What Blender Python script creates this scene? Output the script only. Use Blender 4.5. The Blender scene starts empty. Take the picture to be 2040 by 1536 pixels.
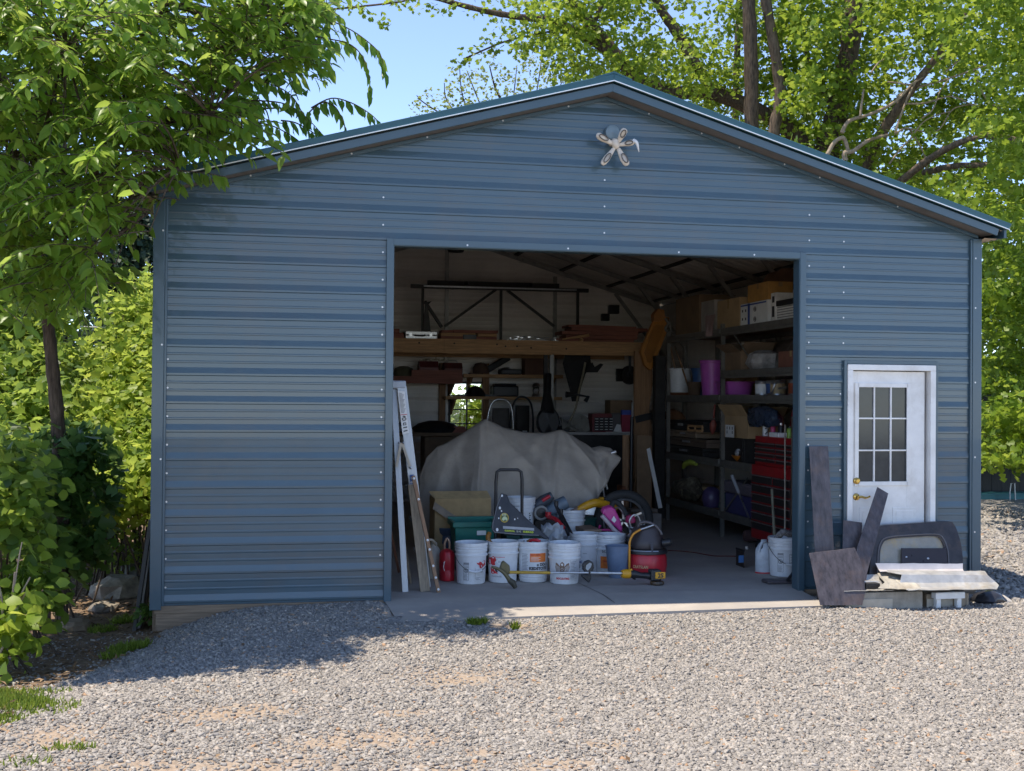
import bpy, math, random
import numpy as np
from mathutils import Vector as V, Matrix, noise as mnoise
R_ = math.radians
scene = bpy.context.scene
COL = scene.collection
rnd = random.Random(7)
# ------------------------------------------------------------------ camera
FPX = 2330.0
_a, _p, _r = R_(11.25), math.atan(24 / FPX), 0.008
CAM = V((0.964, -9.746, 1.69))
F0 = V((math.sin(_a), math.cos(_a), 0)); R0 = V((math.cos(_a), -math.sin(_a), 0)); U0 = V((0, 0, 1))
CF = F0 * math.cos(_p) + U0 * math.sin(_p); U1 = U0 * math.cos(_p) - F0 * math.sin(_p)
CR = R0 * math.cos(_r) + U1 * math.sin(_r); CU = U1 * math.cos(_r) - R0 * math.sin(_r)
cd = bpy.data.cameras.new('camera'); cam = bpy.data.objects.new('camera', cd); COL.objects.link(cam)
cd.sensor_width = 36; cd.lens = FPX / 2040 * 36; cd.clip_end = 1000; cd.clip_start = 0.05
m = Matrix.Identity(4)
for i in range(3):
    m[i][0] = CR[i]; m[i][1] = CU[i]; m[i][2] = -CF[i]; m[i][3] = CAM[i]
cam.matrix_world = m; scene.camera = cam
def ray(u, v): return CF + CR * ((u - 1020) / FPX) - CU * ((v - 768) / FPX)
def at(u, v, y=0.0):
    d = ray(u, v); return CAM + d * ((y - CAM.y) / d.y)
def atz(u, v, z=0.0):
    d = ray(u, v); return CAM + d * ((z - CAM.z) / d.z)
def atx(u, v, x):
    d = ray(u, v); return CAM + d * ((x - CAM.x) / d.x)
# ------------------------------------------------------------------ materials
def nodes(mt):
    mt.use_nodes = True; nt = mt.node_tree; nt.nodes.clear()
    return nt, nt.nodes, nt.links
def M(name, c, rough=0.6, metal=0.0, var=0.12, scale=9.0, bump=0.0, bscale=60.0, stretch=None, c2=None, c2t=0.55, spec=0.5, coat=0.0, dirt=None, dscale=3.0):
    mt = bpy.data.materials.new(name); nt, N, L = nodes(mt)
    out = N.new('ShaderNodeOutputMaterial'); b = N.new('ShaderNodeBsdfPrincipled'); L.new(b.outputs[0], out.inputs[0])
    b.inputs['Roughness'].default_value = rough; b.inputs['Metallic'].default_value = metal
    b.inputs['Specular IOR Level'].default_value = spec; b.inputs['Coat Weight'].default_value = coat
    tc = N.new('ShaderNodeTexCoord'); src = tc.outputs['Object']
    if stretch:
        mp = N.new('ShaderNodeMapping'); mp.inputs['Scale'].default_value = stretch; L.new(src, mp.inputs[0]); src = mp.outputs[0]
    nz = N.new('ShaderNodeTexNoise'); nz.inputs['Scale'].default_value = scale; nz.inputs['Detail'].default_value = 6; nz.inputs['Roughness'].default_value = 0.65
    L.new(src, nz.inputs['Vector'])
    rp = N.new('ShaderNodeValToRGB'); L.new(nz.outputs['Fac'], rp.inputs[0])
    lo = [x * (1 - var * 1.6) for x in c]; hi = [min(1, x * (1 + var * 1.6)) for x in c]
    rp.color_ramp.elements[0].position = 0.3; rp.color_ramp.elements[0].color = (*lo, 1)
    rp.color_ramp.elements[1].position = 0.7; rp.color_ramp.elements[1].color = (*hi, 1)
    if c2:
        e = rp.color_ramp.elements.new(c2t); e.color = (*c2, 1)
    colo = rp.outputs[0]
    if dirt:
        n2 = N.new('ShaderNodeTexNoise'); n2.inputs['Scale'].default_value = dscale; n2.inputs['Detail'].default_value = 8; n2.inputs['Roughness'].default_value = 0.7
        L.new(tc.outputs['Object'], n2.inputs['Vector'])
        r2 = N.new('ShaderNodeValToRGB'); r2.color_ramp.elements[0].position = 0.5; r2.color_ramp.elements[1].position = 0.72
        r2.color_ramp.elements[1].color = (0.75, 0.75, 0.75, 1); r2.color_ramp.elements[0].color = (0, 0, 0, 1)
        L.new(n2.outputs['Fac'], r2.inputs[0])
        mx = N.new('ShaderNodeMix'); mx.data_type = 'RGBA'; L.new(r2.outputs[0], mx.inputs[0]); L.new(colo, mx.inputs[6]); mx.inputs[7].default_value = (*dirt, 1)
        colo = mx.outputs[2]
    L.new(colo, b.inputs['Base Color'])
    rr = N.new('ShaderNodeMapRange'); L.new(nz.outputs['Fac'], rr.inputs[0]); rr.inputs[3].default_value = max(0.02, rough - 0.1); rr.inputs[4].default_value = min(1, rough + 0.1)
    L.new(rr.outputs[0], b.inputs['Roughness'])
    if bump > 0:
        n3 = N.new('ShaderNodeTexNoise'); n3.inputs['Scale'].default_value = bscale; n3.inputs['Detail'].default_value = 5; L.new(src, n3.inputs['Vector'])
        bp = N.new('ShaderNodeBump'); bp.inputs['Strength'].default_value = bump; bp.inputs['Distance'].default_value = 0.01
        L.new(n3.outputs['Fac'], bp.inputs['Height']); L.new(bp.outputs[0], b.inputs['Normal'])
    return mt
def wood(name, c, **k):
    k.setdefault('stretch', (1, 1, 9)); return M(name, c, 0.7, var=0.22, scale=5, bump=0.25, bscale=25, **k)
def leafmat(name, cols, trans=0.45, rough=0.42, tint=(1.05, 1.0, 0.6)):
    mt = bpy.data.materials.new(name); nt, N, L = nodes(mt)
    out = N.new('ShaderNodeOutputMaterial'); at_ = N.new('ShaderNodeAttribute'); at_.attribute_name = 'tint'
    rp = N.new('ShaderNodeValToRGB'); L.new(at_.outputs['Fac'], rp.inputs[0])
    rp.color_ramp.elements[0].color = (*cols[0], 1); rp.color_ramp.elements[1].color = (*cols[-1], 1)
    for i, c in enumerate(cols[1:-1]):
        e = rp.color_ramp.elements.new((i + 1) / (len(cols) - 1)); e.color = (*c, 1)
    b = N.new('ShaderNodeBsdfPrincipled'); b.inputs['Roughness'].default_value = rough; b.inputs['Specular IOR Level'].default_value = .32; L.new(rp.outputs[0], b.inputs['Base Color'])
    t = N.new('ShaderNodeBsdfTranslucent')
    mc = N.new('ShaderNodeMix'); mc.data_type = 'RGBA'; mc.blend_type = 'MULTIPLY'; mc.inputs[0].default_value = 1.0
    L.new(rp.outputs[0], mc.inputs[6]); mc.inputs[7].default_value = (*tint, 1)
    g = N.new('ShaderNodeGamma'); g.inputs[1].default_value = 0.62; L.new(mc.outputs[2], g.inputs[0]); L.new(g.outputs[0], t.inputs[0])
    mx = N.new('ShaderNodeMixShader'); mx.inputs[0].default_value = trans; L.new(b.outputs[0], mx.inputs[1]); L.new(t.outputs[0], mx.inputs[2]); L.new(mx.outputs[0], out.inputs[0])
    return mt
def tintmat(name, cols, rough=0.85, bump=0.0, bscale=80):
    mt = bpy.data.materials.new(name); nt, N, L = nodes(mt)
    out = N.new('ShaderNodeOutputMaterial'); at_ = N.new('ShaderNodeAttribute'); at_.attribute_name = 'tint'
    rp = N.new('ShaderNodeValToRGB'); L.new(at_.outputs['Fac'], rp.inputs[0])
    rp.color_ramp.elements[0].color = (*cols[0], 1); rp.color_ramp.elements[1].color = (*cols[-1], 1)
    for i, c in enumerate(cols[1:-1]):
        e = rp.color_ramp.elements.new((i + 1) / (len(cols) - 1)); e.color = (*c, 1)
    b = N.new('ShaderNodeBsdfPrincipled'); b.inputs['Roughness'].default_value = rough; L.new(rp.outputs[0], b.inputs['Base Color']); L.new(b.outputs[0], out.inputs[0])
    b.inputs['Specular IOR Level'].default_value = 0.25
    return mt
def glassmat(name, tint, fac=0.25, rough=0.02):
    mt = bpy.data.materials.new(name); nt, N, L = nodes(mt)
    out = N.new('ShaderNodeOutputMaterial'); t = N.new('ShaderNodeBsdfTransparent'); t.inputs[0].default_value = (*tint, 1)
    g = N.new('ShaderNodeBsdfGlossy'); g.inputs['Roughness'].default_value = rough; g.inputs[0].default_value = (0.9, 0.95, 1, 1)
    lw = N.new('ShaderNodeLayerWeight'); lw.inputs[0].default_value = fac
    mx = N.new('ShaderNodeMixShader'); L.new(lw.outputs['Fresnel'], mx.inputs[0]); L.new(t.outputs[0], mx.inputs[1]); L.new(g.outputs[0], mx.inputs[2]); L.new(mx.outputs[0], out.inputs[0])
    return mt
# ------------------------------------------------------------------ mesh builder
class MB:
    def __init__(s): s.v = []; s.f = []; s.mi = []; s.cur = 0
    def add(s, vs, fs):
        o = len(s.v); s.v += [V(x) for x in vs]
        for f in fs: s.f.append(tuple(o + i for i in f)); s.mi.append(s.cur)
        return s
    def box(s, c, d, rot=None):
        c = V(c); h = V(d) / 2
        if rot is None: rot = Matrix.Identity(3)
        elif isinstance(rot, (int, float)): rot = Matrix.Rotation(rot, 3, 'Z')
        vs = [c + rot @ V((sx * h.x, sy * h.y, sz * h.z)) for sx in (-1, 1) for sy in (-1, 1) for sz in (-1, 1)]
        return s.add(vs, [(0, 1, 3, 2), (4, 6, 7, 5), (0, 4, 5, 1), (2, 3, 7, 6), (0, 2, 6, 4), (1, 5, 7, 3)])
    def lim(s, x0, x1, y0, y1, z0, z1): return s.box(((x0 + x1) / 2, (y0 + y1) / 2, (z0 + z1) / 2), (abs(x1 - x0), abs(y1 - y0), abs(z1 - z0)))
    def bar(s, p, q, w, h=None, up=(0, 0, 1)):
        p, q = V(p), V(q); h = w if h is None else h
        d = q - p; L = d.length; d = d.normalized(); up = V(up)
        if abs(d.dot(up)) > 0.99: up = V((0, 1, 0))
        x = d.cross(up).normalized(); y = x.cross(d)
        rot = Matrix((x, d, y)).transposed()
        return s.box((p + q) / 2, (w, L, h), rot)
    def tube(s, pts, r, n=8, cap=True, close=False):
        pts = [V(p) for p in pts]; k = len(pts)
        rs = [r] * k if isinstance(r, (int, float)) else list(r)
        vs = []; prev = None
        for i, p in enumerate(pts):
            if close: t = pts[(i + 1) % k] - pts[i - 1]
            else: t = pts[min(i + 1, k - 1)] - pts[max(i - 1, 0)]
            t = t.normalized() if t.length > 1e-9 else V((0, 0, 1))
            if prev is None:
                ref = V((0, 0, 1)) if abs(t.z) < 0.9 else V((1, 0, 0)); prev = t.cross(ref).normalized()
            prev = (prev - t * prev.dot(t)).normalized(); b = t.cross(prev)
            for j in range(n):
                a = 2 * math.pi * j / n; vs.append(p + (prev * math.cos(a) + b * math.sin(a)) * rs[i])
        fs = []
        for i in range(k if close else k - 1):
            i2 = (i + 1) % k
            for j in range(n): fs.append((i * n + j, i * n + (j + 1) % n, i2 * n + (j + 1) % n, i2 * n + j))
        if cap and not close: fs += [tuple(range(n - 1, -1, -1)), tuple((k - 1) * n + j for j in range(n))]
        return s.add(vs, fs)
    def lathe(s, prof, n=24, c=(0, 0, 0), rot=None, sx=1.0, sy=1.0):
        c = V(c); vs = []; fs = []
        for (r, z) in prof:
            for j in range(n):
                a = 2 * math.pi * j / n; p = V((r * math.cos(a) * sx, r * math.sin(a) * sy, z))
                if rot is not None: p = rot @ p
                vs.append(c + p)
        for i in range(len(prof) - 1):
            for j in range(n): fs.append((i * n + j, i * n + (j + 1) % n, (i + 1) * n + (j + 1) % n, (i + 1) * n + j))
        if prof[0][0] > 1e-5: fs.append(tuple(range(n - 1, -1, -1)))
        if prof[-1][0] > 1e-5: fs.append(tuple((len(prof) - 1) * n + j for j in range(n)))
        return s.add(vs, fs)
    def prism(s, poly, ext):
        poly = [V(p) for p in poly]; e = V(ext); n = len(poly)
        fs = [tuple(range(n)), tuple(range(2 * n - 1, n - 1, -1))] + [(i, i + n, (i + 1) % n + n, (i + 1) % n) for i in range(n)]
        return s.add(poly + [p + e for p in poly], fs)
    def sheet(s, rows, close=False):
        h, w = len(rows), len(rows[0]); vs = [p for r in rows for p in r]; fs = []
        for i in range(h - 1):
            for j in range(w if close else w - 1):
                j2 = (j + 1) % w; fs.append((i * w + j, i * w + j2, (i + 1) * w + j2, (i + 1) * w + j))
        return s.add(vs, fs)
    def build(s, name, mats, parent=None, bevel=0.0, smooth=None, solid=0.0, loc=None, local=False, seg=2):
        me = bpy.data.meshes.new(name); root = parent
        off = V((0, 0, 0))
        if parent is not None and not local:
            while root.parent is not None: root = root.parent
            off = root.location
        elif loc is not None and not local: off = V(loc)
        me.from_pydata([tuple(p - off) for p in s.v], [], s.f); me.update()
        for mt in (mats if isinstance(mats, (list, tuple)) else [mats]): me.materials.append(mt)
        me.polygons.foreach_set('material_index', s.mi)
        o = bpy.data.objects.new(name, me); COL.objects.link(o)
        if parent is not None: o.parent = parent
        elif loc is not None: o.location = loc
        if smooth:
            me.polygons.foreach_set('use_smooth', [True] * len(me.polygons)); me.set_sharp_from_angle(angle=R_(smooth))
        if solid:
            md = o.modifiers.new('solid', 'SOLIDIFY'); md.thickness = solid; md.offset = 0
        if bevel:
            md = o.modifiers.new('bevel', 'BEVEL'); md.width = bevel; md.segments = seg; md.limit_method = 'ANGLE'; md.angle_limit = R_(40)
        return o
def tag(o, label=None, cat=None, group=None, kind=None):
    if label: o['label'] = label
    if cat: o['category'] = cat
    if group: o['group'] = group
    if kind: o['kind'] = kind
    return o
def thing(name, label, cat, loc=(0, 0, 0), group=None, rz=0.0, rot=None):
    o = bpy.data.objects.new(name, None); COL.objects.link(o); o.location = loc; o.empty_display_size = 0.1
    o.rotation_euler = rot if rot else (0, 0, rz)
    return tag(o, label, cat, group)
def copy_tree(o, parent=None):
    c = o.copy(); COL.objects.link(c)
    if parent is not None: c.parent = parent
    for ch in list(o.children): copy_tree(ch, c)
    return c
def bulk(name, verts, polys, mats, tint=None, parent=None, smooth=False, mi=None):
    """polys: list of (F,k) int arrays"""
    me = bpy.data.meshes.new(name); verts = np.asarray(verts, dtype=np.float32)
    if parent is not None: verts = verts - np.array(parent.location, dtype=np.float32)[None]
    me.vertices.add(len(verts)); me.vertices.foreach_set('co', verts.ravel())
    lv = np.concatenate([p.ravel() for p in polys]).astype(np.int32)
    lt = np.concatenate([np.full(len(p), p.shape[1]) for p in polys]).astype(np.int32)
    ls = np.concatenate([[0], np.cumsum(lt)[:-1]]).astype(np.int32)
    me.loops.add(len(lv)); me.loops.foreach_set('vertex_index', lv)
    me.polygons.add(len(lt)); me.polygons.foreach_set('loop_start', ls); me.polygons.foreach_set('loop_total', lt)
    for mt in (mats if isinstance(mats, (list, tuple)) else [mats]): me.materials.append(mt)
    if smooth: me.polygons.foreach_set('use_smooth', np.ones(len(lt), dtype=bool))
    me.update(calc_edges=True)
    if tint is not None:
        a = me.attributes.new('tint', 'FLOAT', 'POINT'); a.data.foreach_set('value', np.asarray(tint, dtype=np.float32))
    me.validate()
    o = bpy.data.objects.new(name, me); COL.objects.link(o)
    if parent is not None: o.parent = parent
    return o
def textmesh(txt, size=1.0, bold=0.0):
    cu = bpy.data.curves.new('lettering', 'FONT'); cu.body = txt; cu.size = size; cu.align_x = 'CENTER'; cu.align_y = 'CENTER'; cu.offset = bold; cu.resolution_u = 2
    o = bpy.data.objects.new('lettering', cu); COL.objects.link(o)
    dg = bpy.context.evaluated_depsgraph_get(); dg.update()
    me = bpy.data.meshes.new_from_object(o.evaluated_get(dg))
    vs = [tuple(v.co) for v in me.vertices]; fs = [tuple(p.vertices) for p in me.polygons]
    bpy.data.objects.remove(o); bpy.data.curves.remove(cu); bpy.data.meshes.remove(me)
    return vs, fs
def lerp(a, b, t): return a + (b - a) * t
def sstep(a, b, x):
    t = max(0, min(1, (x - a) / (b - a))); return t * t * (3 - 2 * t)
def interp(xs, ys, x): return float(np.interp(x, xs, ys))
def smoothpath(pts, n=24):
    pts = [V(p) for p in pts]; out = []
    P = [pts[0]] + pts + [pts[-1]]
    for i in range(1, len(P) - 2):
        for j in range(n):
            t = j / n; a, b, c, d = P[i - 1], P[i], P[i + 1], P[i + 2]
            out.append(0.5 * ((2 * b) + (c - a) * t + (2 * a - 5 * b + 4 * c - d) * t * t + (3 * b - a - 3 * c + d) * t ** 3))
    out.append(pts[-1]); return out
# shared materials
mBlue = M('slate_blue_paint', (0.050, 0.091, 0.118), 0.32, var=0.07, scale=2.5, bump=0.10, bscale=2.2, stretch=(.6, 1, 1.6), coat=0.5, dirt=(.085, .095, .098), dscale=.9)
mBlueTrim = M('slate_trim_paint', (0.048, 0.089, 0.118), 0.36, var=0.05, scale=3, coat=0.25)
mTeal = M('teal_roof_paint', (0.02, 0.085, 0.11), 0.4, var=0.08, scale=3)
mEdge = M('bare_sheet_edge', (0.85, 0.88, 0.9), 0.35, 0.0, var=0.04)
mBack = M('primer_backed_sheet', (0.66, 0.62, 0.57), 0.5, 0.0, var=0.12, scale=2, bump=0.03, bscale=4)
mGalv = M('galvanised_tube', (0.30, 0.29, 0.27), 0.45, 0.5, var=0.15)
mWhite = M('white_paint', (0.78, 0.76, 0.73), 0.42, var=0.05, scale=5, dirt=(.55, .51, .46), dscale=2.2)
mBucket = M('white_bucket_plastic', (0.66, 0.67, 0.68), 0.42, var=0.06, scale=6, dirt=(0.42, 0.40, 0.37), dscale=5)
mScrew = M('zinc_screw_head', (0.62, 0.62, 0.62), 0.3, 0.3, var=0.03)
mBlack = M('black_plastic', (0.018, 0.018, 0.02), 0.42, var=0.3)
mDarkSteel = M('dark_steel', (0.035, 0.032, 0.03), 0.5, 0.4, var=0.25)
mSteel = M('steel', (0.55, 0.55, 0.56), 0.3, 0.9, var=0.1)
mAlu = M('aluminium', (0.50, 0.51, 0.52), 0.38, 0.75, var=0.12, stretch=(1, 1, 0.2), scale=30)
mRed = M('red_plastic', (0.45, 0.018, 0.03), 0.35, var=0.12)
mRedPaint = M('red_enamel', (0.30, 0.012, 0.015), 0.32, var=0.12)
mYellow = M('yellow_plastic', (0.62, 0.30, 0.012), 0.4, var=0.1)
mCard = M('cardboard', (0.40, 0.27, 0.14), 0.85, var=0.1, scale=4, bump=0.08, bscale=40)
mCardDark = M('old_cardboard', (0.20, 0.13, 0.075), 0.85, var=0.15, scale=4)
mPine = wood('pine_lumber', (0.46, 0.26, 0.12), stretch=(0.6, 4, 8))
mPineV = wood('upright_lumber', (0.30, 0.165, 0.08), stretch=(8, 8, 0.6))
mRedwood = wood('red_stained_lumber', (0.25, 0.09, 0.06), stretch=(0.6, 5, 10))
mGreyWood = wood('weathered_wood', (0.30, 0.24, 0.17), stretch=(12, 12, 0.8))
mRack = M('rack_steel', (0.16, 0.15, 0.13), 0.5, 0.3, var=0.18)
mConc = M('concrete', (0.35, 0.315, 0.275), 0.85, var=0.10, scale=1.6, bump=0.12, bscale=90, dirt=(0.27, 0.25, 0.24), dscale=1.3)
mGreen = M('teal_green_plastic', (0.012, 0.16, 0.12), 0.42, var=0.08)
mDGreen = M('dark_green_plastic', (0.012, 0.075, 0.06), 0.45, var=0.1)
mPurple = M('orchid_plastic', (0.42, 0.09, 0.40), 0.42, var=0.07)
mBlueP = M('blue_plastic', (0.035, 0.09, 0.23), 0.42, var=0.1)
mCloth = M('grey_canvas', (0.40, 0.35, 0.29), 0.9, var=0.10, scale=3, bump=0.22, bscale=30, dirt=(.30, .26, .215), dscale=2.5)
mRubber = M('black_rubber', (0.02, 0.02, 0.02), 0.75, var=0.3, bump=0.2, bscale=120)
mOrange = M('orange_print', (0.75, 0.20, 0.04), 0.5, var=0.12, scale=40)
mInk = M('black_ink', (0.02, 0.02, 0.022), 0.5, var=0.1)
mRedInk = M('red_ink', (0.55, 0.03, 0.035), 0.5, var=0.2, scale=30)
mPaper = M('white_label_paper', (0.72, 0.72, 0.70), 0.6, var=0.05)
mLime = M('lime_print', (0.62, 0.72, 0.03), 0.5, var=0.08)
mHoney = wood('varnished_wood', (0.42, 0.17, 0.03), stretch=(3, 3, 0.8))
mBrass = M('brass', (0.55, 0.36, 0.10), 0.25, 0.9, var=0.1)
mBark = M('bark', (0.085, 0.062, 0.045), 0.9, var=0.45, scale=6, stretch=(6, 6, 1), bump=0.9, bscale=14, spec=0.2)
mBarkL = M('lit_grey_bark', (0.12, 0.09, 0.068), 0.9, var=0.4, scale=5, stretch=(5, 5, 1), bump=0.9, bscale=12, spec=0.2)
mTwig = M('pale_dead_twig', (0.30, 0.23, 0.17), 0.85, var=0.2)
# ================================================================== GARAGE
DY = 9.14; XR = at(1951, 800).x - .035
pr = at(1207, 199, 0); XC, ZR = pr.x, pr.z
pl = at(340, 388, 0); prr = at(1936, 471, 0)
SL = (ZR - pl.z) / (XC - pl.x); SR = (ZR - prr.z) / (prr.x - XC)
def ztop(x): return ZR - (XC - x) * SL if x < XC else ZR - (x - XC) * SR
ZL, ZRt = ztop(0), ztop(XR)
ox0, ox1 = at(781, 800).x, at(1590, 800).x
oz = at(1200, 503).z
dx0, dx1 = at(1684, 900).x, at(1859, 900).x
dz1 = at(1770, 727).z
G = thing('garage', 'slate blue metal garage with open front bay and low gable roof', 'garage', (0, 0, 0))
def profile(z0, z1, base=0.033, step=0.2286):
    pts = [(z0, 0.0)]
    k = int(math.floor((z0 - base) / step)) - 1
    while base + k * step < z1 + step:
        c = base + k * step
        for dz, o in ((-0.017, 0), (-0.011, 0.009), (0.004, 0.009), (0.052, 0)): pts.append((c + dz, o))
        for q in (.42, .70):
            cc = c + q * step
            for dz, o in ((-0.011, 0), (-0.004, 0.0013), (0.004, 0.0013), (0.011, 0)): pts.append((cc + dz, o))
        k += 1
    pts.append((z1, 0.0)); return pts
def split(pts, cuts):
    """insert break points at the cut heights, then return ascending list of segments"""
    pts = sorted(pts); out = []
    for (za, oa), (zb, ob) in zip(pts[:-1], pts[1:]):
        cs = [za] + [c for c in sorted(cuts) if za + 1e-6 < c < zb - 1e-6] + [zb]
        for a, b in zip(cs[:-1], cs[1:]):
            f = lambda z: oa + (ob - oa) * (z - za) / max(1e-9, zb - za)
            out.append((a, f(a), b, f(b)))
    return out
def ribwall(mb, ivs, zlo, zhi, cuts, mp, top=None):
    """ivs(z)-> list of (x0,x1); top(x) slope clip; mp(x,z,off)->point"""
    for (a, oa, b, ob) in split(profile(zlo, zhi), cuts):
        if b <= zlo + 1e-6 or a >= zhi - 1e-6: continue
        a2, b2 = max(a, zlo), min(b, zhi)
        for (x0, x1, cl0, cl1) in ivs((a2 + b2) / 2):
            xa0, xb0 = (cl0(a2), cl0(b2)) if cl0 else (x0, x0)
            xa1, xb1 = (cl1(a2), cl1(b2)) if cl1 else (x1, x1)
            if xa1 - xa0 < 1e-4 and xb1 - xb0 < 1e-4: continue
            mb.add([mp(xa0, a2, oa), mp(xa1, a2, oa), mp(xb1, b2, ob), mp(xb0, b2, ob)], [(0, 1, 2, 3)])
def xl(z): return max(0, XC - (ZR - z) / SL)
def xr(z): return min(XR, XC + (ZR - z) / SR)
def front_iv(z):
    l = xl if z > ZL else None; r = xr if z > ZRt else None
    res = []
    segs = [0, XR]
    if z < oz: segs = [0, ox0, ox1, dx0, dx1, XR] if z < dz1 else [0, ox0, ox1, XR]
    for i in range(0, len(segs), 2):
        res.append((segs[i], segs[i + 1], l if i == 0 else None, r if i == len(segs) - 2 else None))
    return res
mb = MB(); ribwall(mb, front_iv, 0.0, ZR - 0.01, [oz, dz1, ZL, ZRt], lambda x, z, o: V((x, -o, z)))
fw = mb.build('front_wall', mBlue, G)
mb = MB(); ribwall(mb, front_iv, 0.0, ZR - 0.01, [oz, dz1, ZL, ZRt], lambda x, z, o: V((x, 0.012 - o * 0.9, z)))
mb.build('front_wall_lining', mBack, G)
# side walls (outer skin and pale inner skin)
for nm, X, s, zt in (('side_wall', 0.0, -1, ZL), ('side_wall', XR, 1, ZRt)):
    mb = MB(); ribwall(mb, lambda z: [(0.0, DY, None, None)], 0, zt + 0.06, [], lambda x, z, o: V((X + s * o, x, z))); mb.cur = 1
    ribwall(mb, lambda z: [(0.02, DY - 0.02, None, None)], 0, zt + .05, [], lambda x, z, o: V((X - s * 0.012 + s * o * 0.9, x, z)))
    mb.build(nm, [mBlue, mBack], G)
# back wall with a window hole
wx0, wx1 = at(892, 800, DY).x, at(967, 800, DY).x; wz0, wz1 = at(930, 872, DY).z, at(930, 760, DY).z
def back_iv(z):
    l = xl if z > ZL else None; r = xr if z > ZRt else None
    if wz0 < z < wz1: return [(0, wx0, l, None), (wx1, XR, None, r)]
    return [(0, XR, l, r)]
mb = MB(); ribwall(mb, back_iv, 0, ZR - 0.01, [wz0, wz1, ZL, ZRt], lambda x, z, o: V((x, DY + o, z))); mb.cur = 1
mBackL = M('pale_wall_sheet', (0.80, 0.745, 0.68), 0.5, var=0.08, scale=1.5)
ribwall(mb, back_iv, 0, ZR - 0.01, [wz0, wz1, ZL, ZRt], lambda x, z, o: V((x, DY - 0.05 + o * 3.6, z)))
mb.build('back_wall', [mBlue, mBackL], G)
w = MB()
for x in (wx0 + .02, wx1 - .02, (wx0 + wx1) / 2): w.lim(x - .02 if x != (wx0 + wx1) / 2 else x - .01, x + .02 if x != (wx0 + wx1) / 2 else x + .01, DY - .05, DY + .03, wz0, wz1)
for k, z in enumerate((wz0 + .02, lerp(wz0, wz1, .25), lerp(wz0, wz1, .5), lerp(wz0, wz1, .75), wz1 - .02)):
    t = .02 if k in (0, 4) else .01
    w.lim(wx0, wx1, DY - .045, DY + .025, z - t, z + t)
wf = w.build('window_frame', mDarkSteel, G)
mb = MB(); mb.lim(wx0, wx1, DY - .012, DY - .006, wz0, wz1); mb.build('pane', glassmat('clear_pane', (0.9, 0.93, 0.93), 0.2), wf)
# ---- roof
OV = 0.2; EL, ER = at(268, 388, -OV).x, at(2004, 470, -OV).x
ZS = ZR + 0.028                                   # soffit line at the ridge
def zs(x): return ZS - (XC - x) * SL if x < XC else ZS - (x - XC) * SR
for sd, xe in ((-1, EL), (1, ER)):
    mb = MB(); ys = []; y = -OV
    while y < DY + OV:
        for d, o in ((0, 0), (.045, 0), (.06, .019), (.085, .019), (.1, 0), (.155, 0), (.16, .004), (.17, .004), (.175, 0)): ys.append((min(y + d, DY + OV), o))
        y += 0.2286
    ys.append((DY + OV, 0)); up = 0.07
    rows = [[V((XC, a, ZS + up + o)) for a, o in ys], [V((lerp(XC, xe, .5), a, zs(lerp(XC, xe, .5)) + up + o)) for a, o in ys], [V((xe, a, zs(xe) + up + o)) for a, o in ys]]
    mb.sheet(rows if sd < 0 else rows[::-1]); mb.cur = 1
    mb.sheet([[p - V((0, 0, .012)) for p in r] for r in (rows[::-1] if sd < 0 else rows)])
    mb.build('roof', [mTeal, mBack], G)
def rake(mb, sd, xe, y0, y1, za, zb, tip=0.0):
    """strip following the slope, offsets za..zb above the soffit line"""
    mb.prism([(XC, y0, ZS + za), (XC, y0, ZS + zb), (xe + sd * tip, y0, zs(xe + sd * tip) + zb), (xe, y0, zs(xe) + za)], (0, y1 - y0, 0))
for sd, xe in ((-1, EL), (1, ER)):
    mb = MB(); rake(mb, sd, xe - sd * .10, -OV - .02, -OV, -.012, .058, .02); rf = mb.build('fascia', mBlueTrim, G, bevel=.004)
    mb = MB(); rake(mb, sd, xe - sd * .05, -OV + .01, -OV + .05, .05, .08); mb.build('fascia_gap_shade', mDarkSteel, G)  # dark strip painted in for the shaded gap above the fascia
    mb = MB(); rake(mb, sd, xe, -OV - .05, -OV + .09, .072, .135, .03); mb.build('rake_trim', mTeal, G, bevel=.006)
    mb = MB(); rake(mb, sd, xe, -OV - .058, -OV - .048, .069, .077, .0); mb.build('rake_trim_edge', mEdge, G)
    mb = MB(); rake(mb, sd, xe - sd * .12, -OV + .001, 0.0, -.004, .010); mb.build('soffit', M('soffit_sheet', (0.16, 0.14, 0.125), .5), G)
    mb = MB(); rake(mb, sd, (0.0 if sd < 0 else XR), -.032, .0, -.036, -.006); mb.build('gable_channel', mBlueTrim, G, bevel=.003)
    mb = MB(); rr = xe - sd * .02      # eave edge trim and eave soffit
    mb.lim(rr - .012, rr + .012, -OV - .02, DY + OV, zs(xe) - .0, zs(xe) + .095); mb.build('eave_trim', mBlueTrim, G)
    mb = MB(); a0 = 0.0 if sd < 0 else XR
    rows = []; k = 0
    for i in range(0, 190):
        yy = -OV + .02 + i * .05; d = .012 if i % 2 else 0
        if yy > DY + OV: break
        rows.append([V((a0, yy, zs(xe) + d - .004)), V((xe - sd * .03, yy, zs(xe) + d - .004))])
    mb.sheet(rows); mb.build('eave_soffit', M('eave_soffit_sheet', (0.42, 0.34, 0.25), .55), G)
mb = MB()
mb.prism([(XC - .16, 0, zs(XC - .16) + .128), (XC, 0, ZS + .135), (XC + .16, 0, zs(XC + .16) + .128), (XC + .16, 0, zs(XC + .16) + .142), (XC, 0, ZS + .152), (XC - .16, 0, zs(XC - .16) + .142)], (0, DY + 2 * OV + .05, 0))
for v in mb.v: v.y -= OV + .052
mb.build('ridge_cap', mTeal, G)
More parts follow.
